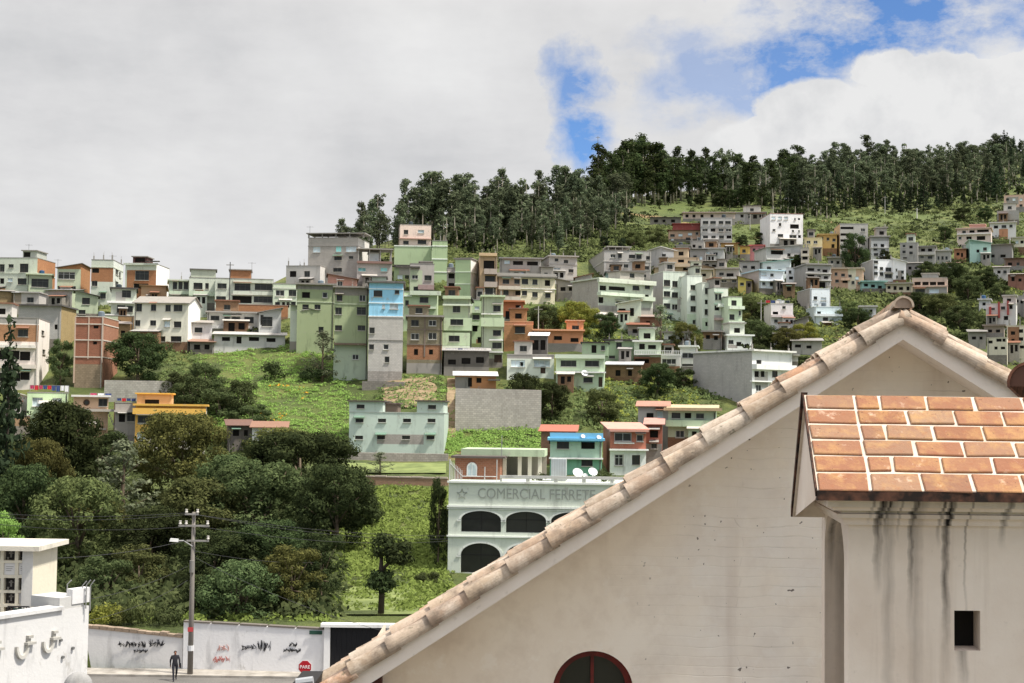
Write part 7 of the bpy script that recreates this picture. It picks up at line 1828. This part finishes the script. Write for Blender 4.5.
# flattened cloud-deck coordinates so that clouds shrink towards the horizon
den = q.math('ADD', q.math('MAXIMUM', sp.outputs[2], 0.0), .16)
cm = q.add('ShaderNodeCombineXYZ'); Lk.new(q.math('DIVIDE', sp.outputs[0], den), cm.inputs[0]); Lk.new(q.math('DIVIDE', sp.outputs[1], den), cm.inputs[1]); Lk.new(el, cm.inputs[2])
n1 = q.noise(cm.outputs[0], 1.5, 8, .58); n2 = q.noise(cm.outputs[0], 5.0, 7, .62); n3 = q.noise(tc, 24.0, 9, .62); n4 = q.noise(tc, 3.6, 7, .52)
def blob(px, py, rx, ry, wob=.9):
    """soft elliptical region round a direction, edges broken up by noise"""
    r_ = ray(px, py).normalized(); a0, e0 = math.atan2(r_.x, r_.y), math.asin(r_.z)
    dx = q.math('MULTIPLY', q.math('SUBTRACT', az, a0), F/rx); dy = q.math('MULTIPLY', q.math('SUBTRACT', el, e0), F/ry)
    d2 = q.math('SQRT', q.math('ADD', q.math('MULTIPLY', dx, dx), q.math('MULTIPLY', dy, dy)))
    d2 = q.math('ADD', d2, q.math('MULTIPLY', q.math('SUBTRACT', n3, .5), wob*2.4))
    return d2
hole = None
for (px, py, rx, ry, s) in ((570, 92, 30, 42, .9), (583, 128, 36, 52, 1.0), (890, 22, 170, 62, 1.0), (800, 58, 80, 56, .95), (1010, 20, 60, 36, .8), (715, 75, 70, 50, .6), (745, 95, 60, 34, .6), (690, 40, 60, 24, .45), (765, 20, 50, 24, .55), (660, 118, 44, 16, .35)):
    k = q.math('MULTIPLY', q.maprange(blob(px, py, rx, ry), .45, 1.15, 1, 0), s)
    hole = k if hole is None else q.math('MAXIMUM', hole, k)
wisps = q.maprange(q.noise(q.scale(tc, (1, 1, 1.9)), 13, 11, .66), .43, .60, 0, 1.1)
hole = q.math('MULTIPLY', hole, q.math('SUBTRACT', 1.0, q.math('MULTIPLY', wisps, .75)))
cum = None
for (px, py, rx, ry) in ((935, 100, 110, 50), (830, 112, 80, 34), (1010, 92, 70, 46), (885, 72, 40, 24), (760, 140, 60, 26)):
    k = q.maprange(blob(px, py, rx, ry, .42), .82, 1.0, 1, 0)
    cum = k if cum is None else q.math('MAXIMUM', cum, k)
cover = q.math('MAXIMUM', q.math('SUBTRACT', 1.0, hole), cum, True)
# away from the framed part of the sky: broken cloud
away = q.maprange(q.math('ABSOLUTE', az), .5, .9); cover = q.math('MULTIPLY', cover, q.math('SUBTRACT', 1.0, q.math('MULTIPLY', away, q.maprange(n1, .42, .56, .9, 0))))
shade = q.math('ADD', q.math('MULTIPLY', n4, .82), q.math('MULTIPLY', n2, .18))
base = q.ramp(shade, [(.36, (.68, .69, .71, 1)), (.48, (.86, .86, .87, 1)), (.60, (1.0, 1.0, 1.0, 1))])
cumc = q.ramp(q.math('ADD', q.math('MULTIPLY', n3, .6), q.math('MULTIPLY', n4, .4)), [(.36, (.80, .81, .83, 1)), (.56, (1.0, 1.0, 1.0, 1))])
cl = q.mix(cum, base, cumc)
cl = q.mix(q.maprange(sp.outputs[2], .25, .5), cl, (1.0, .965, .93, 1), 'MULTIPLY')
zen = q.math('ADD', .85, q.math('MULTIPLY', q.math('MAXIMUM', q.math('SUBTRACT', sp.outputs[2], .28), 0.0), 3.6))
clv = q.add('ShaderNodeVectorMath'); clv.operation = 'SCALE'; Lk.new(cl, clv.inputs[0]); Lk.new(q.math('MULTIPLY', zen, CLOUD_GAIN if 'CLOUD_GAIN' in globals() else 6.4), clv.inputs['Scale'])
skv = q.add('ShaderNodeVectorMath'); skv.operation = 'SCALE'; Lk.new(sky.outputs[0], skv.inputs[0]); skv.inputs['Scale'].default_value = .95
Lk.new(q.mix(cover, q.mix(1.0, skv.outputs[0], (.68, .88, 1.1, 1), 'MULTIPLY'), clv.outputs[0]), bg.inputs['Color'])

sd_ = bpy.data.lights.new('sun', 'SUN'); sd_.energy = 4.2; sd_.angle = R(5); sd_.color = (1, .95, .87)
so = bpy.data.objects.new('sun', sd_); COL.objects.link(so)
dv = Vector((math.sin(SUN_AZ)*math.cos(SUN_EL), math.cos(SUN_AZ)*math.cos(SUN_EL), math.sin(SUN_EL)))
so.rotation_euler = dv.to_track_quat('Z', 'Y').to_euler(); so.location = (60, -40, 120)

SC.view_settings.view_transform = 'Standard'; SC.view_settings.look = 'None'
SC.view_settings.exposure = .6; SC.view_settings.gamma = 1.0
SC.render.engine = 'CYCLES'
SC.cycles.max_bounces = 5; SC.cycles.diffuse_bounces = 3; SC.cycles.transmission_bounces = 3; SC.cycles.transparent_max_bounces = 4
SC.cycles.use_denoising = True
